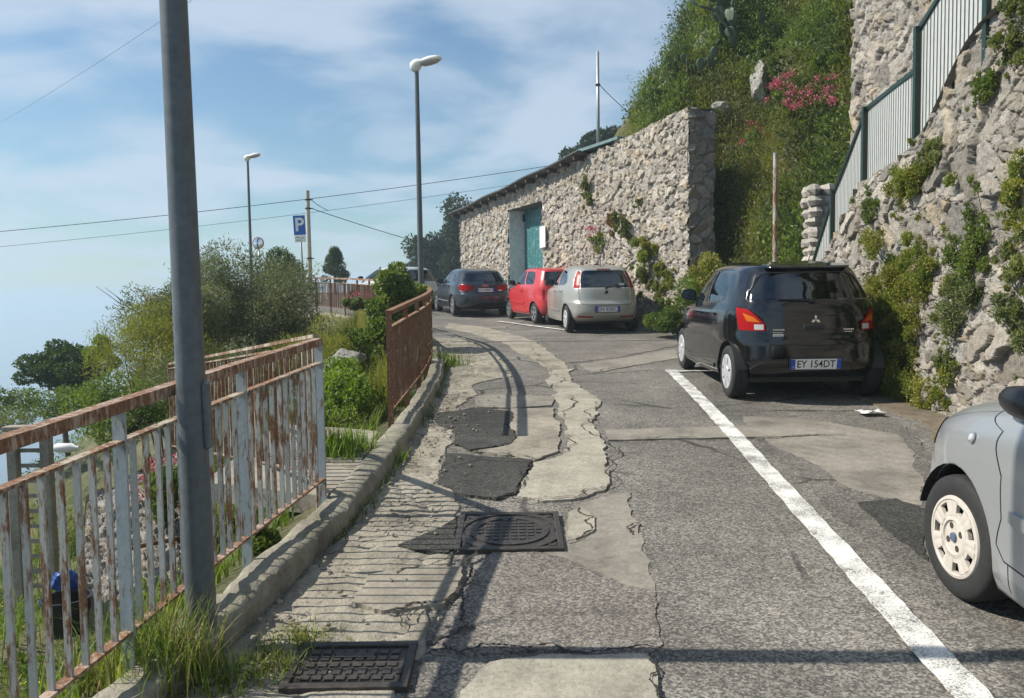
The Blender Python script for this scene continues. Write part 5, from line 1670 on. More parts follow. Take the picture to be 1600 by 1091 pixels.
pr, pf = ground(1140, 622), ground(1074, 587)
hd = math.atan2(-(pf.x - pr.x), pf.y - pr.y)
hd -= R(3.0)
lx, ly = put(pr, hd, (-.76, wh[1]))
car = make_car('black five door hatchback seen from behind in the bay against the overgrown wall', (lx, ly, 0), hd, rows_b, black_paint, wh, .287, .165, 'slots7', cuts_b, gaps_b, 1.17, extra=extra_b)
settle(car, wh)

# ---------------- silver-beige hatchback in the middle distance
wh = (1.16, -1.35)
rows_g = [(.20, .20, .26, 1.80, -1.78, .81, 4.0, 5.2), (.32, .28, .34, 1.92, -1.90, .83, 3.8, 5.2), (.50, .47, .48, 2.00, -1.985, .836, 3.5, 4.8), (.66, .66, .64, 1.97, -1.975, .843, 3.4, 4.6), (.78, .80, .72, 1.86, -1.92, .838, 3.3, 4.6), (.88, .92, .92, 1.62, -1.875, .818, 3.3, 4.5), (.97, 1.0, 1.05, 1.10, -1.825, .78, 3.6, 4.4), (1.12, 1.13, 1.15, .80, -1.76, .735, 4.2, 4.4), (1.28, 1.29, 1.30, .46, -1.66, .67, 4.6, 4.4), (1.40, 1.41, 1.40, .18, -1.57, .60, 4.8, 4.2), (1.44, 1.46, 1.435, .02, -1.51, .52, 4.5, 4), (1.455, 1.485, 1.45, -.1, -1.36, .40, 4, 4), (1.46, 1.495, 1.46, -.3, -1.1, .2, 3, 3)]
cuts_g = [
    ('window', [('s', .86, 1.05), ('s', .34, 1.34), ('s', .12, 1.385), ('s', -.30, 1.385), ('s', -.30, 1.02)], True),
    ('window', [('s', -.38, 1.03), ('s', -.38, 1.38), ('s', -.80, 1.345), ('s', -1.10, 1.20), ('s', -1.16, 1.10), ('s', -1.0, 1.05)], True),
    ('window', [('f', -.62, 1.05), ('f', .62, 1.05), ('f', .50, 1.37), ('f', -.50, 1.37)], False),
    ('window', [('r', -.54, 1.0), ('r', .54, 1.0), ('r', .53, 1.18), ('r', .47, 1.35), ('r', .40, 1.375), ('r', -.40, 1.375), ('r', -.47, 1.35), ('r', -.53, 1.18)], False),
    ('tail', [('r', -.57, .995), ('r', -.555, 1.19), ('r', -.50, 1.34), ('s', -1.46, 1.37), ('s', -1.52, 1.20), ('s', -1.62, 1.0)], True),
    ('tail', [('r', -.62, .385), ('r', -.30, .375), ('r', -.30, .345), ('r', -.62, .355)], True),
    ('clear', [('f', -.72, .74), ('f', -.45, .68), ('f', -.45, .80), ('f', -.70, .90)], True),
    ('trim', [('f', -.5, .32), ('f', .5, .32), ('f', .5, .46), ('f', -.5, .46)], False),
]
gaps_g = [([('s', .84, .94), ('s', .80, .70), ('s', .76, .42), ('s', .70, .26)], .008, True), ([('s', -.34, 1.02), ('s', -.34, .60), ('s', -.33, .27)], .008, True),
          ([('s', -1.08, 1.04), ('s', -1.06, .82), ('s', -.88, .58), ('s', -.84, .32)], .008, True),
          ([('r', -.60, 1.0), ('r', -.59, .80), ('r', -.56, .66), ('r', -.50, .635), ('r', 0, .63), ('r', .50, .635), ('r', .56, .66), ('r', .59, .80), ('r', .60, 1.0)], .009, False)]
silver_b = paint('silver_beige_paint', (0.36, 0.355, 0.32), 0.35, 0.32, 0.3)
def extra_g(root, sh, mat):
    mirror_cap(root, sh, .70, 1.02, M['trim'])
    handle(root, sh, -.16, .88, mat); handle(root, sh, -.88, .90, mat)
    p, n = sh.point(('r', .0, .535), .012); plate(root, p, n, 'DN 820EC')
    p, n = sh.point(('r', 0.0, .90), .008); MB().lathe([(.04, 0), (.036, .012), (.001, .016)], 16, axis='y').build('emblem', M['trim'], root, xf=Matrix.Translation(p) @ Matrix.Diagonal((1, -1, 1, 1)))
    wiper(root, sh, .0, .99, .34, 1.01)
    p = Vector((0, -1.30, 1.47)); MB().tube([p, p + Vector((0, -.05, .07)), p + Vector((0, -.08, .14))], [.012, .007, .003], 6).build('aerial', M['trim'], root)
    p, n = sh.point(('r', 0, 1.385), .01); MB().box((0, p.y - .01, 1.40), (.30, .03, .022)).build('brake_light', M['lens_red'], root)
    p, n = sh.point(('r', .36, 1.07), .004); MB().box(tuple(p), (.12, .004, .045)).build('sticker', plain('sticker_pale', (.55, .55, .5), .4), root)
    MB().add([(-.28, -1.30, 1.0), (-.10, -1.30, 1.0), (-.08, -1.30, 1.12), (-.2, -1.3, 1.17), (-.3, -1.3, 1.1), (-.28, -1.22, 1.0), (-.10, -1.22, 1.0), (-.08, -1.22, 1.12), (-.2, -1.22, 1.17), (-.3, -1.22, 1.1)], [(0, 1, 2, 3, 4), (9, 8, 7, 6, 5), (0, 5, 6, 1), (1, 6, 7, 2), (2, 7, 8, 3), (3, 8, 9, 4), (4, 9, 5, 0)]).build('parcel', plain('parcel_green', (.08, .35, .25), .6), root)
    body_bar(root, sh, [('s', .6, .46), ('s', -.2, .45), ('s', -.8, .46)], 'door_moulding', mat, .045, .004)
pr = ground(886, 520)
hd = R(7.5); lx, ly = put(pr, hd, (-.77, wh[1]))
car = make_car('beige silver hatchback with tall red tail lights parked behind the red car', (lx, ly, 0), hd, rows_g, silver_b, wh, .30, .175, 'slots6', cuts_g, gaps_g, 1.15, extra=extra_g)
settle(car, wh)

# ---------------- small red three-door car
wh = (1.08, -1.12)
rows_r = [(.20, .20, .24, 1.55, -1.50, .70, 4.5, 6), (.32, .28, .32, 1.62, -1.60, .735, 4.5, 6), (.48, .46, .46, 1.67, -1.66, .752, 4.2, 6), (.60, .62, .60, 1.65, -1.655, .755, 4.0, 6), (.72, .78, .74, 1.58, -1.60, .752, 4.0, 6), (.82, .90, .90, 1.40, -1.585, .742, 4.0, 6), (.92, .955, .98, .95, -1.56, .72, 4.2, 6), (1.06, 1.08, 1.10, .74, -1.52, .68, 4.8, 6), (1.22, 1.24, 1.24, .50, -1.455, .63, 5, 5.6), (1.34, 1.36, 1.355, .30, -1.40, .585, 5, 5.2), (1.385, 1.405, 1.39, .18, -1.37, .53, 4.6, 5), (1.40, 1.435, 1.405, .0, -1.22, .42, 4, 4), (1.41, 1.44, 1.41, -.3, -1.0, .2, 3, 3)]
cuts_r = [
    ('window', [('s', .70, .99), ('s', .34, 1.30), ('s', .20, 1.335), ('s', -.24, 1.335), ('s', -.30, .985)], True),
    ('window', [('s', -.40, .995), ('s', -.34, 1.33), ('s', -.92, 1.32), ('s', -1.04, 1.18), ('s', -1.06, 1.04), ('s', -1.0, 1.0)], True),
    ('window', [('f', -.58, .99), ('f', .58, .99), ('f', .48, 1.33), ('f', -.48, 1.33)], False),
    ('window', [('r', -.54, .98), ('r', .54, .98), ('r', .50, 1.32), ('r', .46, 1.335), ('r', -.46, 1.335), ('r', -.50, 1.32)], False),
    ('tail', [('r', -.60, .88), ('r', -.585, .62), ('s', -1.56, .62), ('s', -1.54, .88)], True),
    ('clear', [('f', -.62, .62), ('f', -.38, .60), ('f', -.40, .74), ('f', -.60, .80)], True),
    ('trim', [('f', -.4, .30), ('f', .4, .30), ('f', .4, .42), ('f', -.4, .42)], False),
]
gaps_r = [([('s', .72, .96), ('s', .70, .60), ('s', .66, .27)], .009, True), ([('s', -.34, .98), ('s', -.40, .62), ('s', -.42, .27)], .009, True), ([('s', .66, .27), ('s', -.42, .27)], .007, True),
          ([('r', -.58, .95), ('r', -.56, .62), ('r', 0, .61), ('r', .56, .62), ('r', .58, .95)], .009, False)]
red_paint = paint('red_paint', (0.48, 0.022, 0.028), 0.0, 0.32, 0.12)
def extra_r(root, sh, mat):
    mirror_cap(root, sh, .58, .96, M['trim'], .9)
    handle(root, sh, -.22, .82, M['trim'], .13)
    p, n = sh.point(('r', 0, .70), .012); plate(root, p, n, 'CF 371KM')
    body_bar(root, sh, [('s', .6, .50), ('s', 0, .495), ('s', -.4, .50)], 'door_moulding', mat, .05, .006)
    body_bar(root, sh, [('s', -.86, .52), ('s', -.72, .30), ('s', .70, .30)][1:], 'sill_skirt', mat, .06, .006)
pr = ground(836, 507)
hd = R(17); lx, ly = put(pr, hd, (-.68, wh[1]))
car = make_car('small bright red three door car between the dark blue and beige silver hatchbacks', (lx, ly, 0), hd, rows_r, red_paint, wh, .268, .155, 'five', cuts_r, gaps_r, 1.16, extra=lambda a, b, c: extra_r(a, b, c) if True else None)
settle(car, wh)

# ---------------- dark blue five-door hatchback
wh = (1.31, -1.27)
rows_a = [(.20, .20, .28, 1.95, -1.90, .84, 4.0, 5.2), (.32, .28, .36, 2.06, -2.02, .87, 3.8, 5.2), (.50, .46, .50, 2.14, -2.10, .876, 3.4, 4.8), (.62, .64, .64, 2.12, -2.09, .883, 3.4, 4.8), (.72, .78, .74, 2.02, -2.03, .877, 3.3, 4.8), (.82, .89, .95, 1.75, -2.00, .855, 3.3, 4.6), (.93, .955, 1.00, 1.10, -1.96, .815, 3.6, 4.4), (1.06, 1.07, 1.08, .82, -1.86, .765, 4.2, 4.4), (1.21, 1.22, 1.21, .46, -1.70, .695, 4.6, 4.2), (1.33, 1.345, 1.315, .14, -1.56, .625, 4.8, 4.0), (1.375, 1.395, 1.35, -.02, -1.46, .54, 4.5, 4), (1.39, 1.418, 1.37, -.15, -1.3, .40, 4, 4), (1.395, 1.424, 1.38, -.35, -1.05, .2, 3, 3)]
cuts_a = [
    ('window', [('s', .84, .985), ('s', .34, 1.27), ('s', .10, 1.32), ('s', -.24, 1.32), ('s', -.24, .97)], True),
    ('window', [('s', -.32, .975), ('s', -.32, 1.32), ('s', -.84, 1.285), ('s', -.94, 1.0)], True),
    ('window', [('s', -1.0, 1.005), ('s', -.92, 1.265), ('s', -1.26, 1.17), ('s', -1.42, 1.06), ('s', -1.36, 1.02)], True),
    ('window', [('f', -.64, .99), ('f', .64, .99), ('f', .52, 1.31), ('f', -.52, 1.31)], False),
    ('window', [('r', -.60, 1.03), ('r', .60, 1.03), ('r', .57, 1.12), ('r', .46, 1.27), ('r', -.46, 1.27), ('r', -.57, 1.12)], False),
    ('tail', [('r', -.36, .90), ('r', -.34, .80), ('r', -.6, .765), ('s', -1.82, .78), ('s', -1.72, .93), ('r', -.62, .955)], True),
    ('clear', [('f', -.76, .70), ('f', -.45, .64), ('f', -.45, .75), ('f', -.74, .84)], True),
    ('trim', [('f', -.34, .30), ('f', .34, .30), ('f', .4, .70), ('f', -.4, .70)], False),
]
gaps_a = [([('s', .86, .90), ('s', .84, .60), ('s', .80, .26)], .008, True), ([('s', -.28, .96), ('s', -.28, .60), ('s', -.27, .26)], .008, True), ([('s', -.97, 1.0), ('s', -1.0, .80), ('s', -.82, .54), ('s', -.80, .28)], .008, True),
          ([('r', -.62, .99), ('r', -.58, .72), ('r', 0, .70), ('r', .58, .72), ('r', .62, .99)], .009, False)]
blue_paint = paint('dark_blue_paint', (0.016, 0.022, 0.034), 0.3, 0.25, 0.12)
def extra_a(root, sh, mat):
    mirror_cap(root, sh, .66, .97, M['trim'])
    handle(root, sh, -.12, .84, mat); handle(root, sh, -.80, .86, mat)
    p, n = sh.point(('r', 0, .79), .012); plate(root, p, n, 'CX 028AT')
    p, n = sh.point(('r', 0, .925), .010)
    mb = MB()
    for k in range(4):
        cx = (k - 1.5) * .042
        V = []; F = []
        for i in range(18):
            a = 2 * math.pi * i / 18
            for r in (.020, .028): V.append((cx + r * math.cos(a), p.y, p.z + r * math.sin(a)))
        for i in range(18):
            j = (i + 1) % 18; F.append((2 * i, 2 * i + 1, 2 * j + 1, 2 * j))
        mb.add(V, F)
    mb.build('emblem', M['chrome'], root)
    body_bar(root, sh, [('s', .8, .44), ('s', 0, .43), ('s', -.8, .44)], 'door_moulding', M['alloy'], .03, .004)
    wiper(root, sh, 0, 1.02, .36, 1.04)
    p, n = sh.point(('r', .42, .83), .006); mb = MB()
    for i in range(6): mb.box((p.x + .025 * (i - 2.5), p.y, .78), (.016, .004, .02))
    mb.build('badge_lettering', M['chrome'], root)
pr = ground(709, 495)
hd = R(16); lx, ly = put(pr, hd, (-.80, wh[1]))
car = make_car('dark blue five door hatchback farthest along the stone garage past the red car', (lx, ly, 0), hd, rows_a, blue_paint, wh, .312, .19, 'alloy5', cuts_a, gaps_a, 1.12, extra=extra_a, glass='glass_dark')
settle(car, wh)

# ---------------- silver car beside the camera
wh = (1.17, -1.29)
rows_p = [(.20, .20, .24, 1.72, -1.70, .80, 4.4, 5), (.30, .28, .32, 1.84, -1.80, .82, 4.2, 5), (.46, .46, .48, 1.93, -1.88, .828, 3.9, 5), (.60, .63, .64, 1.92, -1.88, .832, 3.7, 5), (.72, .80, .76, 1.85, -1.84, .830, 3.7, 5), (.845, .93, .93, 1.64, -1.80, .815, 3.6, 4.8), (1.0, 1.02, 1.03, 1.12, -1.76, .78, 3.5, 4.6), (1.08, 1.10, 1.13, .86, -1.70, .73, 4.2, 4.6), (1.24, 1.27, 1.28, .54, -1.62, .67, 4.6, 4.4), (1.37, 1.40, 1.39, .26, -1.54, .605, 4.8, 4.2), (1.42, 1.45, 1.43, .10, -1.48, .53, 4.5, 4), (1.44, 1.475, 1.45, -.05, -1.32, .40, 4, 4), (1.45, 1.485, 1.46, -.3, -1.1, .2, 3, 3)]
cuts_p = [
    ('window', [('s', .84, 1.02), ('s', .34, 1.335), ('s', .12, 1.37), ('s', -.28, 1.37), ('s', -.28, 1.0)], True),
    ('window', [('s', -.36, 1.01), ('s', -.36, 1.365), ('s', -.86, 1.335), ('s', -1.06, 1.16), ('s', -1.0, 1.04)], True),
    ('window', [('f', -.62, 1.04), ('f', .62, 1.04), ('f', .50, 1.35), ('f', -.50, 1.35)], False),
    ('window', [('r', -.56, 1.06), ('r', .56, 1.06), ('r', .46, 1.34), ('r', -.46, 1.34)], False),
    ('tail', [('r', -.60, 1.0), ('r', -.56, 1.30), ('s', -1.50, 1.30), ('s', -1.66, 1.0)], True),
    ('clear', [('f', -.66, .62), ('f', -.40, .58), ('f', -.42, .70), ('f', -.62, .78)], True),
    ('trim', [('f', -.5, .28), ('f', .5, .28), ('f', .5, .40), ('f', -.5, .40)], False),
]
gaps_p = [([('s', .90, 1.0), ('s', .84, .88), ('s', .79, .70), ('s', .77, .52), ('s', .80, .40), ('s', .74, .345)], .009, True), ([('s', .74, .345), ('s', .60, .34), ('s', -.30, .335)], .008, True), ([('s', .71, .345), ('s', .70, .22)], .008, True),
          ([('s', -.32, 1.0), ('s', -.32, .60), ('s', -.30, .335)], .008, True), ([('s', 1.60, .76), ('s', 1.30, .86), ('s', .98, .935), ('s', .90, 1.0)], .008, True), ([('s', 1.53, .56), ('s', 1.60, .60), ('s', 1.70, .64)], .007, True)]
silver_p = paint('silver_paint', (0.355, 0.37, 0.38), 0.45, 0.34, 0.16)
def extra_p(root, sh, mat):
    for sg in (-1, 1):     # mirrors folded flat against the doors
        p, n = sh.point(('s', .84, .985)); x = abs(p.x) * sg
        mb = MB(); V = []; F = []; seg = 14
        st = [(.05, .06), (.04, .45), (.0, .76), (-.05, .93), (-.10, 1.0), (-.15, .98), (-.19, .9), (-.20, .78)]
        for (dy, k) in st:
            for i in range(seg):
                t = 2 * math.pi * i / seg
                V.append((x + sg * (.085 + .065 * k * math.cos(t)), p.y + dy, p.z + .035 + .072 * k * math.sin(t)))
        for i in range(len(st) - 1):
            for j in range(seg):
                a = i * seg + j; b = i * seg + (j + 1) % seg; F.append((a, b, b + seg, a + seg))
        F += [tuple(range(seg))[::-1], tuple(range((len(st) - 1) * seg, len(st) * seg))]
        o = mb.add(V, F).build('door_mirror', M['black_plastic'], root, smooth=50)
        MB().bar((x - sg * .04, p.y - .10, p.z - .055), (x + sg * .05, p.y - .12, p.z - .03), .12, .05).build('mirror_arm', M['trim'], o, bevel=.012)
    handle(root, sh, -.16, .86, mat)
    body_bar(root, sh, [('s', .70, .555), ('s', .3, .535), ('s', -.3, .52), ('s', -.8, .52)], 'door_moulding', mat, .05, .006)
    for sg in (-1, 1):
        p, n = sh.point(('s', 1.06, .80), .004)
        if sg > 0: p.x = -p.x; n = Vector((-n.x, n.y, n.z))
        q = n.to_track_quat('Z', 'Y').to_matrix().to_4x4()
        o = MB().lathe([(.027, 0), (.026, .006), (.018, .008)], 20).build('side_repeater_ring', M['alloy'], root, xf=Matrix.Translation(p) @ q)
        MB().lathe([(.019, .006), (.014, .012), (.001, .014)], 16).build('side_repeater_lens', M['lens_clear'], o, xf=Matrix.Translation(p) @ q)
    p, n = sh.point(('r', 0, .50), .012); plate(root, p, n, 'CB 406YD')
    p, n = sh.point(('f', 0, .42), .012); plate(root, p, n, 'CB 406YD')
pr = ground(1497, 934)
hd = R(-1.0); lx, ly = put(pr, hd, (-.76, wh[0]))
car = make_car('silver car with beige wheel covers beside the white line, cut off by the picture edge', (lx, ly, 0), hd, rows_p, silver_p, wh, .293, .17, 'punto', cuts_p, gaps_p, 1.17, extra=extra_p, steer=R(2))
settle(car, wh)

# ---------------- pale car on the far bend
white_paint = paint('white_paint', (0.40, 0.41, 0.41), 0.0, 0.3, 0.15)
wh = (1.16, -1.35)
def extra_w(root, sh, mat):
    mirror_cap(root, sh, .70, 1.02, M['trim'])
    handle(root, sh, -.16, .88, mat); handle(root, sh, -.88, .90, mat)
car = make_car('pale silver car far away on the bend behind the leafy bush', (-4.3, 28.6, 0), R(46), rows_g, white_paint, wh, .30, .175, 'slots6', cuts_g, gaps_g, 1.15, extra=extra_w)
settle(car, wh)
# ================================================================== hillside and plants
hy = axis([(11, 26, 0.16), (26, 60, 1.0)])
hx = axis([(2.0, 12, 0.16), (12, 40, 1.0)])
HX, HY = np.meshgrid(hx, hy, indexing='ij')
HZ = hill(HX, HY)
hmask = (HZ[:-1, :-1] > zr(np.clip(HY[:-1, :-1], -12, 60)) - 0.35) & ((HX[:-1, :-1] > 4.35) | (HY[:-1, :-1] > 17.7))
hmask &= ~((HX[:-1, :-1] < 6.3) & (HY[:-1, :-1] < 13.4)) & ~((HX[:-1, :-1] < 5.6) & (HY[:-1, :-1] < 15.0))
hs = grid_mesh('hillside', np.stack([HX, HY, HZ], -1), M['soil'], mask=hmask)
tag(hs, kind='structure')

def leaf_mat(name, dark, mid, light, trans=0.42, rough=0.55):
    q = NT(name)
    a = q.attr('rnd', 'Fac')
    c = q.ramp(a, [(0.0, dark), (0.5, mid), (1.0, light)])
    q.set(q.b.inputs['Base Color'], c); q.b.inputs['Roughness'].default_value = rough; q.b.inputs['Specular IOR Level'].default_value = 0.3
    tr = q.n('ShaderNodeBsdfTranslucent'); tc = q.mix(1.0, c, (1.15, 1.25, 0.55), 'MULTIPLY'); q.t.links.new(tc, tr.inputs[0])
    mx = q.n('ShaderNodeMixShader', {0: trans}); q.t.links.new(q.b.outputs[0], mx.inputs[1]); q.t.links.new(tr.outputs[0], mx.inputs[2])
    q.t.links.new(mx.outputs[0], q.out.inputs[0])
    return q.m
LM_ = dict(
    green=leaf_mat('leaf_green', (0.06, 0.095, 0.018), (0.125, 0.175, 0.034), (0.22, 0.275, 0.07)),
    bright=leaf_mat('leaf_bright', (0.08, 0.13, 0.018), (0.15, 0.225, 0.032), (0.25, 0.33, 0.06)),
    dark=leaf_mat('leaf_dark', (0.025, 0.05, 0.016), (0.05, 0.085, 0.024), (0.10, 0.14, 0.05)),
    olive=leaf_mat('leaf_olive', (0.09, 0.105, 0.055), (0.155, 0.175, 0.095), (0.26, 0.28, 0.175), 0.3),
    yellow=leaf_mat('leaf_yellowgreen', (0.13, 0.14, 0.022), (0.22, 0.225, 0.04), (0.34, 0.32, 0.085)),
    brown=leaf_mat('leaf_dry', (0.10, 0.06, 0.025), (0.20, 0.13, 0.055), (0.30, 0.21, 0.10)),
    grey=leaf_mat('leaf_greygreen', (0.08, 0.105, 0.042), (0.145, 0.175, 0.072), (0.23, 0.26, 0.125)),
    far=leaf_mat('leaf_far_trees', (0.012, 0.024, 0.012), (0.024, 0.042, 0.018), (0.045, 0.065, 0.028)),
    pink=leaf_mat('petal_pink', (0.34, 0.045, 0.10), (0.50, 0.10, 0.18), (0.60, 0.20, 0.28), 0.3),
    yflower=leaf_mat('petal_yellow', (0.55, 0.42, 0.02), (0.70, 0.58, 0.03), (0.8, 0.7, 0.1), 0.3),
    rusty=leaf_mat('leaf_rusty', (0.16, 0.06, 0.025), (0.27, 0.11, 0.05), (0.36, 0.18, 0.09)),
    straw=leaf_mat('grass_straw', (0.22, 0.19, 0.08), (0.33, 0.28, 0.13), (0.45, 0.38, 0.2)),
)
M['bark'] = concrete('bark', (0.09, 0.07, 0.05), 0.4, bumpd=0.02)
M['stem'] = plain('green_stem', (0.09, 0.11, 0.03), 0.7, 0, 0.3)

def leaves_np(rng, C, n_dir, size, ratio, up=0.35, jitter=0.5, fold=0.25):
    """C (n,3) leaf centres, n_dir (n,3) outward hints -> verts, faces"""
    n = len(C)
    d = rng.normal(size=(n, 3)); d /= np.linalg.norm(d, axis=1, keepdims=True)
    a = d * 1.0 + n_dir * 0.7 + np.array([0, 0, up]); a /= np.linalg.norm(a, axis=1, keepdims=True)     # long axis
    b = rng.normal(size=(n, 3)); b -= a * (a * b).sum(1, keepdims=True); b /= np.linalg.norm(b, axis=1, keepdims=True)
    c = np.cross(a, b)
    L = size * (1 + jitter * (rng.random((n, 1)) - 0.5)); w = L * ratio
    base = C - a * L * 0.5
    v0 = base; v1 = base + a * L * 0.45 + b * w * 0.5 + c * w * fold; v2 = base + a * L; v3 = base + a * L * 0.45 - b * w * 0.5 + c * w * fold
    V = np.stack([v0, v1, v2, v3], 1).reshape(-1, 3)
    F = np.arange(4 * n).reshape(n, 4)
    return V, F

def blob_points(rng, blobs, n, shell=0.5, rough=0.35, seed=0):
    """points in lumpy ellipsoids, mostly towards their surface"""
    w = np.array([max(1e-6, (r[0] * r[1] + r[1] * r[2] + r[0] * r[2])) for c, r in blobs]); w = w / w.sum()
    k = rng.choice(len(blobs), n, p=w)
    Cc = np.array([c for c, r in blobs])[k]; Rr = np.array([r if len(r) == 3 else (r[0],) * 3 for c, r in blobs])[k]
    d = rng.normal(size=(n, 3)); d /= np.linalg.norm(d, axis=1, keepdims=True)
    lump = 1 + rough * 2 * (fbm(d[:, 0] * 2.2 + k * 7.3, d[:, 1] * 2.2, d[:, 2] * 2.2, oct=3, seed=seed) - 0.5)
    rad = (shell + (1 - shell) * rng.random(n) ** 0.6) * lump
    stray = rng.random(n) < 0.06
    rad = np.where(stray, rad * (1.05 + 0.25 * rng.random(n)), rad)
    return Cc + d * Rr * rad[:, None], d, k

def foliage(name, blobs, n, size, ratio, mat, seed=0, parent=None, shell=0.5, rough=0.35, up=0.35, clip=None, zmin=None):
    rng = np.random.default_rng(seed + 1000)
    C, d, k = blob_points(rng, blobs, n, shell, rough, seed)
    if clip is not None:
        m_ = clip(C); C, d = C[m_], d[m_]; k = k[m_]
    V, F = leaves_np(rng, C, d, size, ratio, up)
    tone = 0.35 * rng.random(len(C)) + 0.65 * np.clip(fbm(C[:, 0] * 2.0, C[:, 1] * 2.0, C[:, 2] * 2.0, oct=2, seed=seed + 5) * 1.6 - 0.3, 0, 1)
    return mesh_np(name, V, F, LM_[mat] if isinstance(mat, str) else mat, parent, attr=np.repeat(tone, 4))

def sub_blobs(rng, c, R3, n, r, flat=1.0, shell=0.6):
    out = []
    for i in range(n):
        d = rng.normal(size=3); d /= np.linalg.norm(d)
        q = np.array(c) + d * np.array(R3) * (shell + (1 - shell) * rng.random())
        rr = r * (0.6 + 0.8 * rng.random())
        out.append((tuple(q), (rr, rr, rr * flat)))
    return out

def grass_np(rng, base, h, spread, w=0.006, lean=0.5, seg=4):
    n = len(base)
    az = rng.random(n) * 2 * np.pi
    H = h * (0.45 + 0.75 * rng.random(n)); ln = lean * (0.2 + rng.random(n))
    dx, dy = np.cos(az), np.sin(az)
    rows = []
    sx, sy = -dy, dx
    for i in range(seg + 1):
        t = i / seg
        off = ln * H * t ** 2
        z = H * (t - 0.25 * ln * t ** 2)
        ww = w * (1 - t) ** 0.7 * (0.6 + 0.8 * rng.random(n)) if i < seg else np.zeros(n)
        p = base + np.stack([dx * off, dy * off, z], -1)
        s = np.stack([sx * ww, sy * ww, 0 * ww], -1)
        rows.append(p - s); rows.append(p + s)
    V = np.stack(rows, 1).reshape(-1, 3)
    k = 2 * (seg + 1)
    f = np.array([[2 * i, 2 * i + 1, 2 * i + 3, 2 * i + 2] for i in range(seg)])
    F = (np.arange(n)[:, None, None] * k + f[None]).reshape(-1, 4)
    return V, F, np.repeat(rng.random(n), k)
def grass(name, bases, h, mat, seed=0, w=0.006, lean=0.5, parent=None):
    rng = np.random.default_rng(seed + 77)
    V, F, a = grass_np(rng, np.asarray(bases, float), h, 0, w, lean)
    return mesh_np(name, V, F, LM_[mat], parent, attr=a)

def stems(name, c, tips, r, mat, parent=None, seed=0):
    rnd = random.Random(seed); mb = MB()
    for t in tips:
        a, b = Vector(c), Vector(t)
        mid = a.lerp(b, .5) + Vector((rnd.uniform(-1, 1), rnd.uniform(-1, 1), rnd.uniform(0, 1))) * (b - a).length * .12
        mb.tube([a, a.lerp(mid, .5), mid, mid.lerp(b, .6), b], [r, r * .85, r * .65, r * .45, r * .2], 7, False)
    return mb.build(name, mat, parent, smooth=True)

def tree(name, label, base, crown_c, R3, nb, br, n, size, ratio, mat, seed, trunk_r=.12, group=None, flat=.8, rough=.4, shell=.55, inner=.6):
    rng = np.random.default_rng(seed)
    bl = sub_blobs(rng, crown_c, R3, nb, br, flat, inner)
    root = empty(name, base, 0, label, 'tree', group)
    crown = foliage('crown', bl, n, size, ratio, mat, seed, shell=shell, rough=rough)
    rel_parent(crown, root)
    tips = [b[0] for b in bl[: min(14, len(bl))]]
    mb = MB(); f = Vector(crown_c) - Vector((0, 0, R3[2] * .55))
    b0 = Vector(base) - Vector((0, 0, .25))
    md = b0.lerp(f, .5) + Vector((rng.normal() * .08, rng.normal() * .08, 0))
    mb.tube([b0, md, f], [trunk_r, trunk_r * .8, trunk_r * .65], 9)
    for t in tips:
        b = Vector(t); mid = f.lerp(b, .5) + Vector((0, 0, (b - f).length * .12))
        mb.tube([f, mid, b], [trunk_r * .5, trunk_r * .3, trunk_r * .08], 6, False)
    rel_parent(mb.build('trunk', M['bark'], smooth=True), root)
    return root
def lz(x, y): return float(land(np.array([x]), np.array([y]))[0])
def P3(px, py, Y): return tuple(at(px, py, Y))
def shrub(name, label, c, R3, nb, br, n, size, ratio, mat, seed, cat='shrub', group=None, flat=.9, shell=.5, rough=.4, inner=.5, base=None, up=.35, stemn=8):
    rng = np.random.default_rng(seed)
    bl = sub_blobs(rng, c, R3, nb, br, flat, inner)
    if base is None: base = (c[0], c[1], c[2] - R3[2])
    root = empty(name, base, 0, label, cat, group)
    rel_parent(foliage('foliage', bl, n, size, ratio, mat, seed, shell=shell, rough=rough, up=up), root)
    rel_parent(stems('stems', base, [b[0] for b in bl[:stemn]], .018, M['bark'], seed=seed), root)
    return root

# ---------------- left of the road
c = P3(385, 500, 15.0)
shrub('olive_bush', 'large grey green olive bush rising behind the near railings', c, (1.6, 1.1, 1.3), 60, .50, 60000, .075, .24, 'olive', 201, base=(c[0], c[1], lz(c[0], c[1]) - .1), rough=.6, shell=.35)
c = P3(440, 428, 21.0)
shrub('dark_bush', 'dark upright bush just behind the olive bush by the parking sign', c, (.42, .4, .75), 14, .26, 5000, .07, .4, 'dark', 202, base=(c[0], c[1], c[2] - 2.2))
c = P3(255, 560, 12.5)
shrub('broom_bush', 'yellowish green feathery bush left of the olive bush above the railing', c, (.8, .8, .75), 32, .36, 22000, .06, .18, 'yellow', 203, base=(c[0], c[1], lz(c[0], c[1]) - .1), rough=.5, up=.8)
c = P3(285, 497, 13.6)
shrub('grey_bush', 'loose grey green bush with bare twigs behind the yellowish bush', c, (.7, .7, .7), 24, .34, 18000, .06, .28, 'olive', 204, base=(c[0], c[1], lz(c[0], c[1]) - .1), rough=.7)
mb = MB(); rnd = random.Random(4)
for k in range(9):
    a = Vector(P3(250 + rnd.uniform(-20, 20), 500, 13.4)); b = Vector(P3(150 + k * 14, 455 + rnd.uniform(-12, 30) , 13.2))
    mb.tube([a, a.lerp(b, .6) + Vector((0, 0, -.05)), b], [.012, .007, .003], 5, False)
bt = mb.build('bare_twigs', M['bark']); tag(bt, 'bare brown twigs reaching left out of the grey green bush', 'twigs')
c = P3(100, 577, 24.0)
tree('round_tree', 'dark round tree with a spreading crown at the far left edge', (c[0] + .1, 24, lz(c[0], 24.0)), c, (1.25, 1.05, .72), 42, .36, 20000, .10, .5, 'dark', 205, .10, flat=.6, rough=.3, inner=.35)
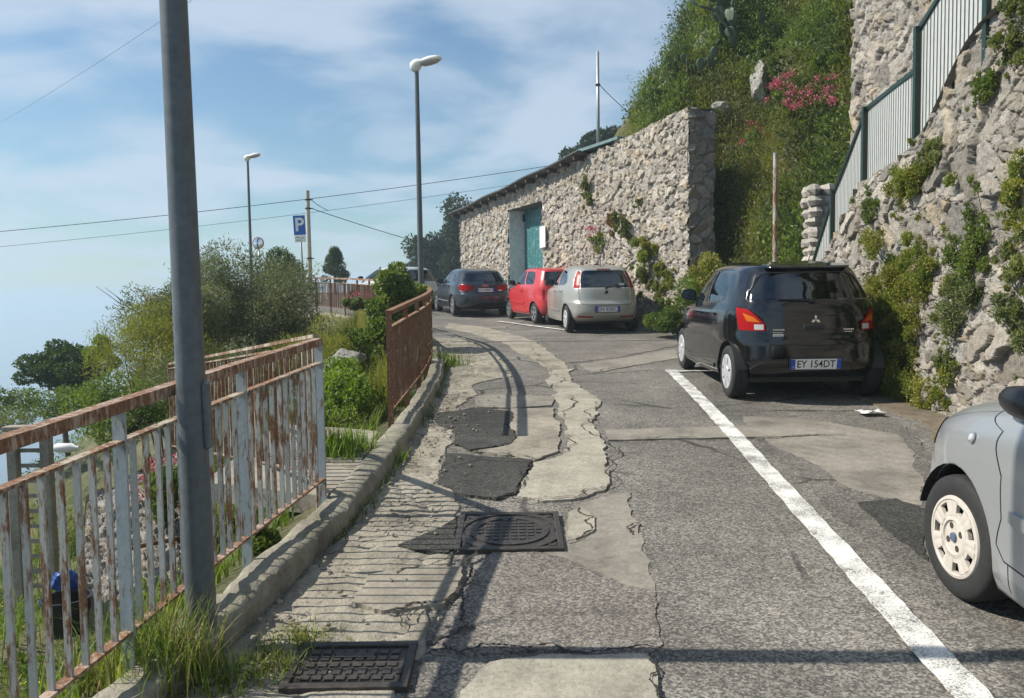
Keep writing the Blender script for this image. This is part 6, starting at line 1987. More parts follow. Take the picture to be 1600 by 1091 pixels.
c = P3(152, 545, 22.0)
tree('young_tree', 'small light green young tree right beside the dark round tree', (c[0], 22, lz(c[0], 22.0)), c, (.3, .3, .35), 10, .16, 1500, .10, .5, 'bright', 206, .04)
c = P3(75, 632, 19)
shrub('low_bush', 'low green bush beneath the dark round tree', c, (1.6, .7, .28), 20, .3, 7000, .07, .5, 'green', 207)
c = P3(15, 655, 17)
shrub('low_bush', 'low weeds in the far left above the rusty handrail', c, (.9, .5, .22), 12, .22, 3500, .06, .3, 'grey', 208)
c = P3(622, 458, 14.3)
shrub('leafy_bush', 'dense dark green leafy bush standing behind the curved brown railing', c, (.46, .45, .62), 34, .22, 12000, .085, .62, 'green', 209, base=(c[0] - .05, c[1], .4), inner=.3, rough=.3)
c = P3(580, 545, 11.5)
shrub('leafy_bush', 'low leafy bush below the dense dark green one', c, (.5, .5, .3), 18, .2, 5000, .075, .6, 'green', 210)
c = P3(545, 635, 8.6)
shrub('nettle_patch', 'bright green leafy weeds filling the gap between the two railings', c, (.62, .75, .36), 44, .17, 17000, .05, .5, 'bright', 211, rough=.5)
c = P3(520, 672, 8.0)
shrub('nettle_patch', 'deep green weeds low down beside the end post of the grey railing', c, (.42, .5, .22), 22, .15, 8000, .045, .5, 'green', 212)
c = P3(500, 560, 11.0)
shrub('fennel_bush', 'feathery pale green bush behind the end of the grey railing', c, (.5, .7, .42), 24, .22, 10000, .06, .14, 'yellow', 213, up=.9)
c = P3(435, 590, 11.0)
shrub('grey_bush', 'grey green scrub under the olive bush just above the grey handrail', c, (1.0, .7, .5), 30, .26, 13000, .055, .26, 'olive', 214)
c = P3(330, 610, 10.5)
shrub('grey_bush', 'dusky scrub right of the thick lamp post above the handrail', c, (.7, .7, .4), 22, .24, 9000, .05, .26, 'olive', 215)
c = P3(200, 640, 10.5)
shrub('green_bush', 'green bush seen just above the handrail left of the thick lamp post', c, (1.0, .7, .32), 24, .22, 9000, .055, .4, 'green', 216)
# tall grass bank below the far railing
rng = np.random.default_rng(5)
B = []
while len(B) < 15000:
    y = 8.5 + 13 * rng.random(); D = 0.35 + 3.6 * rng.random() ** 1.3
    x = float(Lx(y)) - D * 1.12
    B.append((x, y))
B = np.array(B); z = land(B[:, 0], B[:, 1])
o = grass('bank_grass', np.column_stack([B, z - .03]), .75, 'yellow', 31, .008, .5); tag(o, kind='stuff')
B2 = []
while len(B2) < 16000:
    y = 1.2 + 12 * rng.random(); D = 0.42 + 6 * rng.random() ** 1.5
    B2.append((float(Lx(y)) - D, y))
B2 = np.array(B2); keep = ~((B2[:, 1] > 5.2) & (B2[:, 1] < 7.0) & (B2[:, 0] > -2.2)); B2 = B2[keep]
o = grass('slope_grass', np.column_stack([B2, land(B2[:, 0], B2[:, 1]) - .02]), .30, 'green', 32, .006, .6); tag(o, kind='stuff')
# broad weeds on the terrace below the near railing
bl = []
for k in range(90):
    y = 2.0 + 9 * rng.random(); D = 0.9 + 5.5 * rng.random()
    x = float(Lx(y)) - D; r = .10 + .16 * rng.random()
    bl.append(((x, y, lz(x, y) + r * .5), (r, r, r * .8)))
o = foliage('slope_weeds', bl, 26000, .05, .42, 'green', 33, rough=.5); tag(o, kind='stuff')
bl = []
for k in range(60):
    y = 8 + 11 * rng.random(); D = 0.5 + 3.5 * rng.random()
    x = float(Lx(y)) - D; r = .15 + .2 * rng.random()
    bl.append(((x, y, lz(x, y) + r * .9), (r, r, r * 1.1)))
o = foliage('bank_weeds', bl, 26000, .055, .3, 'grey', 34, rough=.5); tag(o, kind='stuff')
bl = []
for k in range(120):
    y = 5 + 40 * rng.random(); D = 5 + 28 * rng.random()
    x = float(Lx(min(y, 30))) - D; r = .35 + .5 * rng.random()
    bl.append(((x, y, lz(x, y) + r * .3), (r, r, r * .8)))
o = foliage('slope_scrub', bl, 26000, .12, .4, 'green', 35, rough=.5); tag(o, kind='stuff')

def flower_heads(pts, r, per, mat, seed, parent=None, name='blossom'):
    rng = np.random.default_rng(seed)
    C = np.repeat(np.asarray(pts), per, 0) + rng.normal(size=(len(pts) * per, 3)) * r * np.array([1, 1, .75])
    d = rng.normal(size=C.shape); d /= np.linalg.norm(d, axis=1, keepdims=True)
    V, F = leaves_np(rng, C, d, r * .75, .7, .3)
    return mesh_np(name, V, F, LM_[mat], parent, attr=np.repeat(rng.random(len(C)), 4))
def valerian(label, c, R3, n, nh, seed, hr=.05, mat='green', base=None, leaf=.06):
    rng = np.random.default_rng(seed)
    bl = sub_blobs(rng, c, R3, max(6, n // 400), min(R3) * .5, .9, .4)
    base = base or (c[0], c[1], c[2] - R3[2])
    root = empty('valerian', base, 0, label, 'flowering plant', 'pink valerian plants')
    rel_parent(foliage('foliage', bl, n, leaf, .4, mat, seed), root)
    d = rng.normal(size=(nh, 3)); d /= np.linalg.norm(d, axis=1, keepdims=True); d[:, 2] = np.abs(d[:, 2]) * .9 + .1
    pts = np.array(c) + d * np.array(R3) * (0.75 + .7 * rng.random((nh, 1)))
    rel_parent(flower_heads(pts, hr, 34, 'pink', seed), root)
    rel_parent(stems('stems', base, pts, .006, M['stem'], seed=seed), root)
    return root
c = P3(432, 800, 4.4); valerian('single pink valerian showing through the bars of the grey railing', (c[0] - .12, c[1] + .12, c[2] - .12), (.08, .1, .14), 500, 2, 301, .016, base=(c[0] - .15, c[1] + .1, c[2] - .5))
c = P3(262, 770, 6.2); valerian('pink valerian on the slope behind the thick lamp post', c, (.25, .3, .22), 2200, 9, 302, .03, base=(c[0], c[1], c[2] - .5))
c = P3(568, 470, 17.5); valerian('pink valerian at the foot of the distant brown railing', c, (.5, .3, .22), 2500, 5, 303, .04, mat='grey')
pts = []
for k in range(70):
    y = 2.2 + 4.5 * rng.random(); x = float(Lx(y)) - .75 - 3.2 * rng.random(); pts.append((x, y, lz(x, y) + .12 + .18 * rng.random()))
o = flower_heads(pts, .022, 7, 'yflower', 7, name='yellow_flowers'); tag(o, kind='stuff')
# conifer and far trees
Y = 45.0; c = P3(523, 425, Y); rng = np.random.default_rng(9)
root = empty('conifer', (c[0], Y, c[2] - 3.0), 0, 'dark pointed conifer standing beyond the distant brown railing', 'tree')
bl = []
hgt = 1.75
for k in range(30):
    t = rng.random(); r = (1 - t) * .78 + .08; a = rng.random() * 6.28
    bl.append(((c[0] + r * .8 * math.cos(a), Y + r * .8 * math.sin(a), c[2] - .45 + t * 1.65), (.28, .28, .26)))
rel_parent(foliage('crown', bl, 7000, .13, .35, 'dark', 221, rough=.4), root)
rel_parent(MB().tube([(c[0], Y, c[2] - 3.2), (c[0], Y, c[2] + .9)], [.16, .04], 8).build('trunk', M['bark']), root)
specs = [(672, 383, 74, 2.2, 1.9), (690, 395, 80, 2.6, 2.4), (706, 380, 72, 2.2, 2.6), (722, 366, 70, 1.8, 3.2), (742, 352, 72, 2.4, 4.0), (655, 420, 90, 3.0, 1.2), (632, 418, 92, 1.8, 1.0),
         (905, 252, 62, 1.4, 1.6), (925, 238, 64, 1.3, 1.9), (943, 226, 60, 1.2, 1.9), (962, 230, 66, 1.6, 2.2), (885, 262, 66, 1.2, 1.2), (858, 275, 70, 1.0, .8)]
labs = ['dark far tree left of the tall lamp post base', 'wide dark far tree between the tall lamp post and the garage', 'dark far tree next left of the garage corner', 'dark far tree touching the garage corner', 'tall dark far tree mostly behind the garage corner', 'low far tree behind the pale silver car', 'small far tree left of the pale silver car roof',
        'far tree low over the garage roof left of the steel pole', 'far tree just left of the steel roof pole', 'far tree right behind the steel roof pole', 'far tree right of the steel roof pole', 'small far tree peeping over the tin roof', 'smallest far tree tip over the tin roof']
for i, ((px, py, Y, rw, rh), lb) in enumerate(zip(specs, labs)):
    c = P3(px, py + 12, Y)
    tree('far_tree', lb, (c[0], Y, 2.0), c, (rw, rw, rh), 16, rw * .42, 3600, .28, .6, 'far', 230 + i, .25, group='dark trees beyond the garage', flat=.9)

# ---------------- tufts along the kerb
def tuft(label, x, y, h, n, r, mats, seed, z=None, lean=.6, w=.005):
    rng = np.random.default_rng(seed)
    root = empty('grass_tuft', (x, y, (float(zr(y)) if z is None else z)), 0, label, 'grass tuft', 'grass tufts along the kerb')
    for k, (mt, sh) in enumerate(mats):
        m_ = int(n * sh); b = np.column_stack([x + rng.normal(size=m_) * r * .5, y + rng.normal(size=m_) * r * .5, np.full(m_, (float(zr(y)) if z is None else z) - .02)])
        rel_parent(grass('grass_blades', b, h, mt, seed + k, w, lean), root)
    return root
g = ground(300, 1015); tuft('tall seeding grass at the foot of the thick lamp post', -1.36, 3.06, .30, 520, .19, (('bright', .5), ('green', .3), ('straw', .3)), 401, lean=.7, w=.0032, z=float(zr(3.0)) + .08)
tuft('long grass left of the thick lamp post under the rusty railing', -1.62, 3.15, .18, 260, .20, (('green', .5), ('yellow', .3), ('straw', .4)), 402, z=float(zr(3.1)) + .0, lean=.7)
g = ground(420, 1040); tuft('low grass beside the rectangular drain cover', g.x, g.y, .11, 420, .17, (('bright', .7), ('straw', .3)), 403, lean=.9, w=.004)
g = ground(470, 1000); tuft('short yellowing grass just behind the rectangular drain cover', g.x, g.y, .08, 350, .14, (('yellow', .7), ('bright', .3)), 404, lean=.9, w=.004)
g = ground(350, 1070); tuft('grass in the near gutter corner below the lamp post', g.x, g.y, .13, 280, .17, (('green', .6), ('bright', .4)), 405, lean=.9, w=.004)
g = ground(604, 722); tuft('bright grass tuft in the gutter at the break in the railing', g.x - .02, g.y, .17, 420, .16, (('bright', .8), ('green', .2)), 406, w=.005)
g = ground(545, 705, .1); tuft('bright weeds on the kerb between the two railings', g.x - .05, g.y, .24, 420, .26, (('bright', .8), ('green', .2)), 407, w=.007, z=float(zr(g.y)) + .1)
g = ground(690, 572); tuft('grass tuft against the kerb midway along the brown railing', g.x - .03, g.y, .26, 420, .34, (('bright', .7), ('green', .3)), 408, w=.007)
g = ground(520, 838); tuft('tiny weeds in the gutter beside the manhole', g.x, g.y, .06, 120, .10, (('green', 1),), 409, w=.005)
g = ground(640, 640); tuft('thin weeds in the gutter by the first brown railing post', g.x, g.y, .08, 160, .22, (('green', 1),), 410, w=.005)
for k, (px, py) in enumerate([(850, 806), (905, 803), (893, 850)]):
    g = ground(px, py); tuft(['mossy weeds along the far edge of the manhole', 'mossy weeds at the corner of the manhole', 'weeds between the manhole and the loose grey lump'][k], g.x, g.y, .03, 220, .11, (('bright', 1),), 411 + k, w=.004, lean=1.0)
# weeds creeping out of the kerb foot
B = []
for y in np.arange(2.4, 16, .02):
    if fbm(np.array([y * 1.3]), np.array([0.0]), oct=3, seed=77)[0] > .50:
        B.append((float(Lx(y)) + .03 + rng.normal() * .025, y, float(zr(y)) - .01))
o = grass('kerb_weeds', np.array(B * 2), .09, 'green', 36, .005, .9); tag(o, kind='stuff')

def weed(name, label, c, R3, n, size, mat, seed, cat, group, base):
    """a straggling plant: many small uneven sprays, thin at the rim"""
    rng = np.random.default_rng(seed)
    bl = []
    for i in range(34):
        d = rng.normal(size=3) * .46
        r = min(R3[1], R3[2]) * (.09 + .22 * rng.random() ** 2)
        bl.append((tuple(np.array(c) + d * np.array(R3)), (r * .8, r, r * (.8 + .6 * rng.random()))))
    root = empty(name, base, 0, label, cat, group)
    rel_parent(foliage('foliage', bl, int(n * .7), size, .42, mat, seed, shell=.15, rough=.9, up=.5), root)
    alt = {'yellow': 'bright', 'bright': 'yellow', 'green': 'grey', 'grey': 'yellow', 'rusty': 'brown'}[mat]
    rel_parent(foliage('pale_foliage', bl[::2], int(n * .3), size * 1.1, .26, alt, seed + 9, shell=.2, rough=1.0, up=.9), root)
    rel_parent(stems('stems', base, [b[0] for b in bl[:14]], .007, M['stem'], seed=seed), root)
    return root
# ---------------- right-hand wall plants
def on_wall(px, py):
    d = ray(px, py); y = 8.0
    for _ in range(40):
        p = EYE + d * (y / d.y); xw = float(w_x(y)) - np.clip(3.4 - p.z, -3, 3.6) * .075 - .06
        y = y + (xw - p.x) * .9 if abs(d.x) > 0 else y
        y = min(max(y, 2), 14)
    return EYE + d * (y / d.y)
wallp = [(1392, 440, .42, .55, 'yellow', 'bushy yellow green weed high on the rubble wall right above the black car roof'), (1440, 395, .32, .35, 'bright', 'bright green weed on the rubble wall below the second green railing post'),
         (1405, 500, .35, .40, 'bright', 'bright weed on the rubble wall beside the rear window of the black car'), (1412, 570, .36, .40, 'yellow', 'yellowish weed hanging beside the tail light of the black car'),
         (1425, 645, .42, .32, 'bright', 'lush weeds at the wall foot behind the silver car nose'), (1500, 470, .26, .36, 'green', 'weed in the middle of the rubble wall right of the black car'),
         (1525, 385, .30, .34, 'green', 'grey green weed high in the middle of the rubble wall'), (1585, 480, .22, .50, 'green', 'dark leafy creeper at the right edge of the rubble wall'),
         (1592, 60, .22, .36, 'green', 'bushy weed at the very top right corner of the rubble wall'), (1545, 130, .18, .2, 'green', 'small weed on the wall below the highest green post'),
         (1592, 320, .18, .30, 'bright', 'green weed at the right edge of the wall at half height'), (1425, 290, .34, .28, 'yellow', 'grassy weed at the wall top under the slatted railing'),
         (1362, 322, .22, .2, 'green', 'dark weed at the wall top by the lower green post'), (1470, 610, .18, .18, 'yellow', 'small weed low on the rubble wall above the silver car bonnet'),
         (1385, 610, .25, .35, 'green', 'dark weeds in the shade behind the black car'), (1455, 240, .22, .16, 'grey', 'thin weeds along the wall top beneath the railing'), (1480, 560, .14, .2, 'grey', 'sparse grey weed low on the rubble wall')]
for i, (px, py, rw, rh, mt, lb) in enumerate(wallp):
    if i % 3: mt = {'bright': 'yellow', 'green': 'grey'}.get(mt, mt)
    p = on_wall(px, py)
    c = (p.x - rw * .18, p.y, p.z)
    n = int(11000 * rw * rh / .14)
    weed('wall_weed', lb, c, (rw * .3, rw * 1.25, rh * 1.2), int(n * .8), .034, mt, 500 + i, 'weed', 'weeds growing out of the rubble wall', (p.x + .12, p.y, p.z))
gz = pix_on_garage
gpl = [(925, 300, .42, .5, 'grey', 'hanging grey green weed highest on the garage wall'), (985, 350, .45, .42, 'grey', 'spreading weed in the middle of the garage wall'), (1020, 392, .5, .55, 'yellow', 'large yellowish weed low on the garage wall near its corner'),
       (962, 345, .35, .42, 'rusty', 'rusty brown dried weed on the garage wall'), (945, 375, .3, .28, 'bright', 'small bright weed beside the rusty one on the garage wall'), (1040, 440, .5, .5, 'yellow', 'weeds above the beige car roof at the garage corner'),
       (1052, 490, .55, .4, 'bright', 'bright weeds at the foot of the garage corner'), (1003, 318, .2, .15, 'grey', 'tiny weed on the garage wall near the top'), (1010, 430, .4, .35, 'grey', 'grey weed just right of the beige car roof')]
for i, (px, py, rw, rh, mt, lb) in enumerate(gpl):
    l = gz(px); y = GB[1] + GD[1] * l; p = at(px, py, y)
    c = (p.x - GN[0] * rw * .25, p.y - GN[1] * rw * .25, p.z)
    weed('wall_weed', lb, c, (rw * .6, rw * .8, rh * .95), int(9000 * rw * rh / .25), .05, mt, 540 + i, 'weed', 'weeds growing out of the garage wall', (p.x + GN[0] * .1, p.y + GN[1] * .1, p.z))
l = gz(932); y = GB[1] + GD[1] * l; p = at(932, 372, y); valerian('pink flowers on the garage wall left of the rusty weed', (p.x - .1, p.y - .1, p.z), (.2, .25, .3), 600, 9, 560, .05)
c = P3(1105, 440, 16.6); shrub('leafy_weed', 'leafy yellow green bush at the garage corner behind the black car', c, (.32, .4, .45), 16, .2, 5200, .06, .6, 'yellow', 570)
c = P3(1040, 505, 16.4); shrub('leafy_weed', 'low dark green weeds on the verge left of the black car', c, (.35, .5, .2), 14, .15, 4500, .05, .6, 'green', 571)
c = P3(1080, 470, 16.2); shrub('leafy_weed', 'green weeds on the verge just left of the black car roof', c, (.3, .4, .35), 14, .17, 4500, .05, .6, 'bright', 572)

# ---------------- the steep hillside
rng = np.random.default_rng(77)
bl = {k: [] for k in ('green', 'bright', 'dark', 'yellow', 'grey', 'brown', 'olive')}
def on_hill_many(px, py):
    d = np.array([tuple(ray(a, b)) for a, b in zip(px, py)]); d = d / d[:, 1:2]
    best = np.full(len(px), np.nan)
    for y in np.arange(13.6, 44, .08):
        p = np.array(EYE) + d * y
        hit = np.isnan(best) & (hill(p[:, 0], p[:, 1]) > p[:, 2])
        best[hit] = y
    return (np.array(EYE) + d * best[:, None])[~np.isnan(best)]
seen = on_hill_many(rng.uniform(980, 1360, 1900), rng.uniform(-70, 450, 1900))
rx_, ry_ = 3.2 + 9 * rng.random(1500), 13.8 + 12 * rng.random(1500)
seen2 = on_hill_many(np.concatenate([rng.uniform(965, 1130, 300), rng.uniform(1113, 1200, 160)]), np.concatenate([rng.uniform(-60, 210, 300), rng.uniform(280, 470, 160)]))
cand = np.concatenate([seen, seen2, np.column_stack([rx_, ry_, hill(rx_, ry_)])])
sv = fbm(cand[:, 0] * .8, cand[:, 1] * .8, cand[:, 2] * .5, oct=3, seed=8)
ok = (cand[:, 2] > zr(cand[:, 1]) - .02) & (cand[:, 2] < 18) & ~((cand[:, 0] < 6.4) & (cand[:, 1] < 14.9)) & ((cand[:, 0] > 4.42) | (cand[:, 1] > 18.0)) & ((cand[:, 0] > (3.9 - .4 * (cand[:, 1] - 17.5)) + .5) | (cand[:, 1] < 17.4))
for (x, y, z), s_ in zip(cand[ok], sv[ok]):
    r = (.12 + .22 * rng.random() ** 1.6) if rng.random() < .7 else .28 + .3 * rng.random(); q = rng.random()
    k = 'yellow' if s_ > .50 and q < .72 else 'green' if q < .34 else 'bright' if q < .64 else 'grey' if q < .74 else 'dark' if q < .82 else 'olive' if q < .92 else 'brown'
    bl[k].append(((x - .1 if x > 4.7 else x + .05, y - .05, z + r * .35), (r, r, r * (1.1 if k != 'yellow' else 1.4))))
for k, b in bl.items():
    if b:
        o = foliage('hillside_scrub', b[::2], len(b[::2]) * 190, .058 if k != 'yellow' else .085, .4 if k not in ('yellow', 'brown') else .14, k, 600 + len(b), rough=.8, shell=.2, up=.7); tag(o, kind='stuff')
        o = foliage('hillside_scrub', b[1::2], len(b[1::2]) * 95, .11 if k != 'yellow' else .15, .38 if k not in ('yellow', 'brown') else .08, k, 650 + len(b), rough=.9, shell=.15, up=.8); tag(o, kind='stuff')
B = []
while len(B) < 14000:
    y = 13.8 + 11 * rng.random(); x = 3.4 + 7.5 * rng.random()
    if (x < 6.4 and y < 14.9) or (x < 4.5 and y < 17.9) or x < (3.9 - .4 * (y - 17.5)) + .75: continue
    B.append((x, y))
B = np.array(B); z = hill(B[:, 0], B[:, 1]); k = z > zr(B[:, 1])
o = grass('hillside_grass', np.column_stack([B, z - .03])[k], .42, 'yellow', 37, .009, .8); tag(o, kind='stuff')
def on_hill(px, py):
    d = ray(px, py)
    for y in np.arange(13.6, 34, .05):
        p = EYE + d * (y / d.y)
        if float(hill(np.array([p.x]), np.array([p.y]))[0]) > p.z: return p
    return p
def cactus(label, px, py, n, seed, s=1.0):
    c = on_hill(px, py) + Vector((-.3, -.25, .12)); rnd = random.Random(seed)
    root = empty('prickly_pear', tuple(c), 0, label, 'cactus', 'prickly pears on the hillside')
    def pad(mb, base, d, side, L, w, t):
        d = d.normalized(); s_ = (side - d * side.dot(d)).normalized(); u = d.cross(s_)
        V = []; F = []; seg = 12
        prof = [(0, .18), (.12, .42), (.35, .85), (.6, 1.0), (.82, .85), (.95, .5), (1.0, .1)]
        for (h, r) in prof:
            for k in range(seg):
                a = 2 * math.pi * k / seg
                V.append(base + d * L * h + s_ * (w * .5 * r * math.cos(a)) + u * (t * .5 * min(1, r * 1.1) * math.sin(a)))
        for i in range(len(prof) - 1):
            for k in range(seg):
                a = i * seg + k; b = i * seg + (k + 1) % seg; F.append((a, b, b + seg, a + seg))
        F += [tuple(range(seg))[::-1], tuple(range((len(prof) - 1) * seg, len(prof) * seg))]
        mb.add(V, F)
        return base + d * L
    fr = []
    for i in range(n):
        if i < 5 or rnd.random() < .25:
            b = c + Vector((rnd.uniform(-.45, .45), rnd.uniform(-.3, .3), rnd.uniform(-.35, .2))) * s; d = Vector((rnd.uniform(-.6, .5), rnd.uniform(-.5, .1), 1))
        else:
            b, d0 = rnd.choice(fr[-10:]); d = d0 + Vector((rnd.uniform(-.8, .8), rnd.uniform(-.7, .3), rnd.uniform(-.1, .5)))
        L = rnd.uniform(.24, .36) * s
        mb = MB(); e = pad(mb, b - d.normalized() * .03, d, Vector((rnd.uniform(-1, 1), rnd.uniform(-.6, .6), .1)), L, L * .72, .045)
        fr.append((e, d.normalized()))
        rel_parent(mb.build('cactus_pad', M['cactus'], smooth=True), root)
M['cactus'] = plain('cactus_skin', (0.075, 0.105, 0.06), 0.6, 0, .3, 6)
cactus('large prickly pear cactus clump high on the hillside', 1182, 60, 34, 1, 1.25)
cactus('smaller prickly pear cactus at the left edge of the hillside', 1100, 125, 14, 2, 1.0)
cactus('prickly pear cactus at the top edge of the photo', 1165, 12, 12, 3, 1.1)
def rock(label, p, s, seed, mat=None):
    rnd = random.Random(seed); mb = MB()
    bm = bmesh.new(); bmesh.ops.create_icosphere(bm, subdivisions=4, radius=1)
    off = rnd.uniform(0, 50)
    P = np.array([v.co for v in bm.verts])
    nr = np.random.default_rng(seed + 5).normal(size=(15, 3)); nr /= np.linalg.norm(nr, axis=1, keepdims=True)
    dd_ = .62 + .38 * np.random.default_rng(seed + 6).random(15)
    pl = np.min(np.where(P @ nr.T > .05, dd_[None] / np.maximum(P @ nr.T, .05), 9), axis=1); pl = np.minimum(pl, 1.35)
    pl = pl * (1 + (fbm(P[:, 0] * 2.2 + off, P[:, 1] * 2.2, P[:, 2] * 2.2, oct=5, seed=seed, gain=.6) - .5) * .5)
    for v, k in zip(bm.verts, pl): v.co = Vector((v.co.x * s[0], v.co.y * s[1], v.co.z * s[2])) * float(k)
    me = bpy.data.meshes.new('rock'); bm.to_mesh(me); bm.free()
    o = link('rock', me, mat or M['rock'], smooth=28); o.location = p
    return tag(o, label, 'rock')
M['rock'] = concrete('limestone', (0.34, 0.325, 0.29), .35, bumpd=.05, moss=.3)
rock('grey limestone rock poking out of the bank behind the brown railing', P3(540, 562, 10.2), (.19, .2, .16), 1)
rock('small pale rock just below the larger one on the bank', P3(515, 578, 9.6), (.10, .14, .12), 2)
for i, (px, py, s, lb) in enumerate([(1195, 140, (.26, .3, .48), 'tall pale rock standing out of the hillside below the big cactus'), (1140, 175, (.26, .2, .16), 'broad brown rock on the hillside above the garage corner'), (1110, 75, (.22, .24, .38), 'weathered rock at the left edge of the hillside')]):
    p = on_hill(px, py) + Vector((-.16, -.12, .05)); rock(lb, tuple(p), s, 10 + i)
for i, (px, py, nh, rw, lb, hr) in enumerate([(1245, 165, 30, .5, 'dense pink valerian left of the upper stone wall', .055), (1310, 185, 42, .75, 'large pink valerian bush next to the slatted stair railing', .055), (1195, 235, 16, .5, 'sparse reddish valerian in the middle of the hillside', .05), (1175, 370, 6, .35, 'few red flowers low on the hillside behind the black car', .045), (1240, 115, 14, .45, 'pink valerian highest on the hillside', .05)]):
    p = on_hill(px, py); valerian(lb, (p.x - .15, p.y - .15, p.z + .1), (rw, rw * .7, rw * .75), 2600 if i != 2 else 900, nh, 700 + i, hr, mat='green', leaf=.07)
c = on_hill(1120, 440)
# shrubs along the skyline of the hill
for i, (px, py, rw, rh, mt, lb) in enumerate([(1068, 110, .45, .6, 'dark', 'dark spiky shrub on the skyline of the hill'), (1030, 165, .5, .4, 'dark', 'dark shrub on the skyline just above the garage wall'), (1130, 20, .6, .5, 'yellow', 'yellowish grass shrub on the hill skyline near the top'), (1290, 60, .8, .6, 'green', 'broad green shrub left of the upper stone wall'), (1230, 60, .6, .6, 'green', 'green shrub right of the big cactus'), (1300, 95, .6, .3, 'bright', 'fresh green feathery shrub against the upper stone wall'), (1150, 300, .45, .6, 'dark', 'shaded dark green shrub beside the garage corner')]):
    p = on_hill(px, py)
    shrub('hill_shrub', lb, (p.x, p.y, p.z), (rw, rw, rh), 20, min(rw, rh) * .4, 7000, .06, .3, mt, 720 + i, group='shrubs on the hillside', rough=.6, up=.7)

# ---------------- odds and ends on the left terrace
def terrace_gate():
    Y = 7.2; a = at(20, 690, Y); b = at(72, 690, Y)
    z0 = lz(a.x, Y) - .1
    root = empty('slatted_gate', (a.x, Y, z0), 0, 'small slatted gate between two concrete posts seen through the near railing', 'gate')
    zt = at(50, 672, Y).z
    for p in (a, b):
        mb = MB(); mb.box((p.x, Y, (z0 + zt) / 2), (.085, .085, zt - z0)); rel_parent(mb.build('post', M['concrete_tan'], bevel=.006), root)
    k = 12
    mb = MB()
    for i in range(k):
        z = z0 + .2 + (zt - z0 - .25) * i / (k - 1); mb.box(((a.x + b.x) / 2, Y + .02, z), (b.x - a.x - .09, .02, .035))
    rel_parent(mb.build('slats', M['concrete_tan']), root)
    mb = MB(); mb.box(((a.x + b.x) / 2, Y, zt + .02), (b.x - a.x + .12, .12, .04)); rel_parent(mb.build('cap', M['concrete_tan'], bevel=.006), root)
terrace_gate()
# low sunlit rubble bank with a rusty pipe lying across it
C4 = [np.array(at(120, 960, 5.2)), np.array(at(318, 925, 5.6)), np.array(at(130, 790, 6.4)), np.array(at(318, 692, 7.3))]
uu, vv = np.meshgrid(np.linspace(0, 1, 130), np.linspace(-.02, 1.12, 110), indexing='ij')
vq = np.clip(vv, 0, 1)
PB = (C4[0] * ((1 - uu) * (1 - vq))[..., None] + C4[1] * (uu * (1 - vq))[..., None] + C4[2] * ((1 - uu) * vq)[..., None] + C4[3] * (uu * vq)[..., None])
rel, colb = wall_field2(uu * 1.3, vv * 1.6, 131, (.2, .16), (.09, .07), .4, .06, (1, .97, .92), (.2, .18, .14), .28, .5, 11)
edge = np.minimum(np.minimum(uu, 1 - uu) * 6, np.minimum(vv + .02, 1.12 - vv) * 8)
PB = PB + np.array([-.15, -.55, .8]) * rel[..., None]
PB[..., 2] -= np.clip(1 - edge * 3, 0, 1) * .5
rb = grid_mesh('rubble_bank', PB, M['stone'], col=colb)
tag(rb, 'low bank of pale rubble on the terrace seen through the near railing', 'bank')
pp = MB(); p0, p1 = at(185, 668, 6.6), at(285, 640, 7.6)
pp.tube([at(190, 860, 5.6), at(235, 850, 5.8), at(300, 838, 6.1)], .018, 8)
tag(pp.build('rusty_pipe', M['rust'], smooth=True), 'rusty iron pipe lying across the pale rubble bank', 'pipe')
# blue sack with a dark tub beside it
c = at(103, 905, 5.4); rngb = np.random.default_rng(3)
o = rock('crumpled blue plastic sack on the terrace below the near railing', (c.x, c.y, c.z), (.09, .08, .08), 33, plain('blue_plastic', (0.012, 0.05, 0.22), .5, 0, .3)); o.name = 'plastic_sack'; o['category'] = 'sack'
c = at(105, 960, 5.2); MBt = MB(); MBt.lathe([(.001, 0), (.12, 0), (.15, .22), (.16, .22), (.16, .24), (.14, .24), (.115, .03), (.001, .03)], 20, (0, 0, 0))
o = MBt.build('plant_tub', M['black_plastic'], smooth=40); o.location = (c.x, c.y, c.z - .12); tag(o, 'black plastic plant tub on the terrace below the blue sack', 'plant tub')
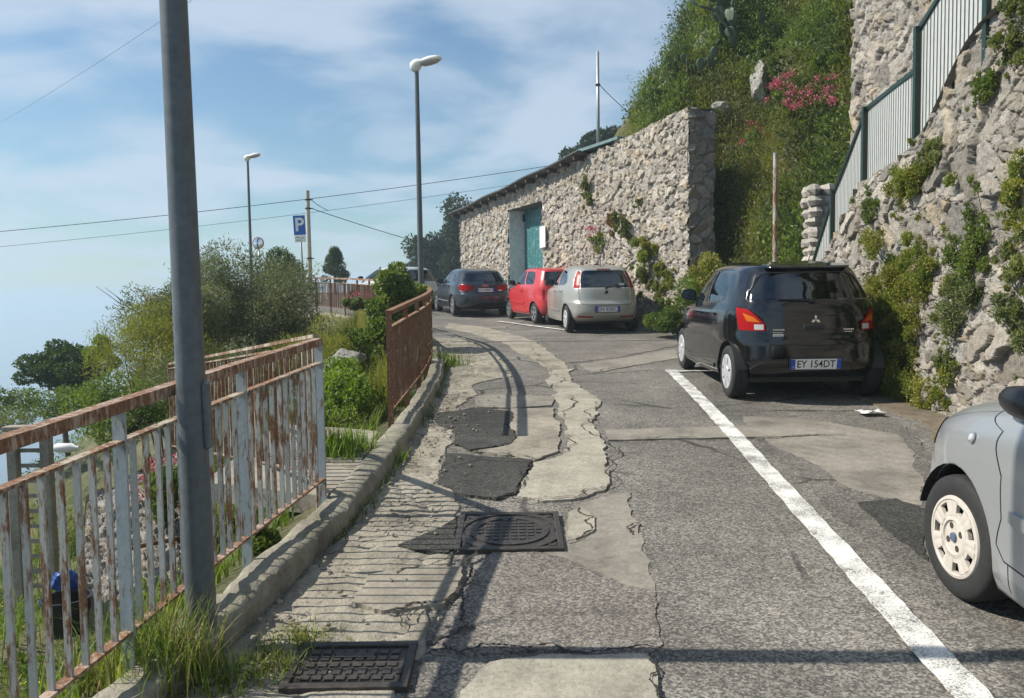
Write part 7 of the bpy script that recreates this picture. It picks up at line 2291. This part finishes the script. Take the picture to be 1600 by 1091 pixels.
# white bottle lying on the slope
c = at(105, 700, 7.6); o = MB().lathe([(.001, -.11), (.04, -.11), (.045, -.09), (.045, .04), (.02, .08), (.018, .11), (.001, .11)], 14, axis='x').build('plastic_bottle', white, smooth=40); o.location = c; tag(o, 'white plastic bottle lying beyond the near railing', 'bottle')
# paper on the verge
g = ground(1358, 650); rnd = random.Random(9); V = []; F = []
for i in range(7):
    for j in range(5):
        V.append((g.x - .12 + .24 * i / 6 + rnd.uniform(-.01, .01), g.y - .09 + .18 * j / 4 + rnd.uniform(-.01, .01), float(zr(g.y)) + .035 + rnd.uniform(0, .03)))
F = [(i * 5 + j, (i + 1) * 5 + j, (i + 1) * 5 + j + 1, i * 5 + j + 1) for i in range(6) for j in range(4)]
tag(MB().add(V, F).build('litter_paper', white), 'crumpled white paper litter on the verge behind the black car', 'paper')
# pebbles and crumbs in the gutter
COV = ground(550, 1046); rng = np.random.default_rng(12); mb = MB(); rnd = random.Random(3)
for k in range(420):
    y = 2.3 + 7 * rng.random() ** 1.4; x = float(Lx(y)) + .04 + abs(rng.normal()) * .35
    s = .004 + .012 * rng.random() ** 2
    if math.hypot(x - COV.x, y - COV.y) < .36: continue
    blob_stone(mb, (x, y, float(zr(y)) + .028 + s * .4), (s, s, s * .7), rnd)
tag(mb.build('gutter_pebbles', M['concrete_tan']), kind='stuff')

# ---------------- sea haze
hz0, hz1 = SEA - 1.0, 30.0
q = bpy.data.materials.new('sea_haze'); q.use_nodes = True; nt = q.node_tree
for n_ in list(nt.nodes): nt.nodes.remove(n_)
no = nt.nodes.new('ShaderNodeOutputMaterial'); vo = nt.nodes.new('ShaderNodeVolumePrincipled')
vo.inputs['Density'].default_value = 0.0012; vo.inputs['Color'].default_value = (0.62, 0.77, 0.88, 1); vo.inputs['Anisotropy'].default_value = 0.2
nt.links.new(vo.outputs[0], no.inputs['Volume'])
hzb = MB().box((0, 0, (hz0 + hz1) / 2), (17000, 17000, hz1 - hz0)).build('haze', q); tag(hzb, kind='stuff')
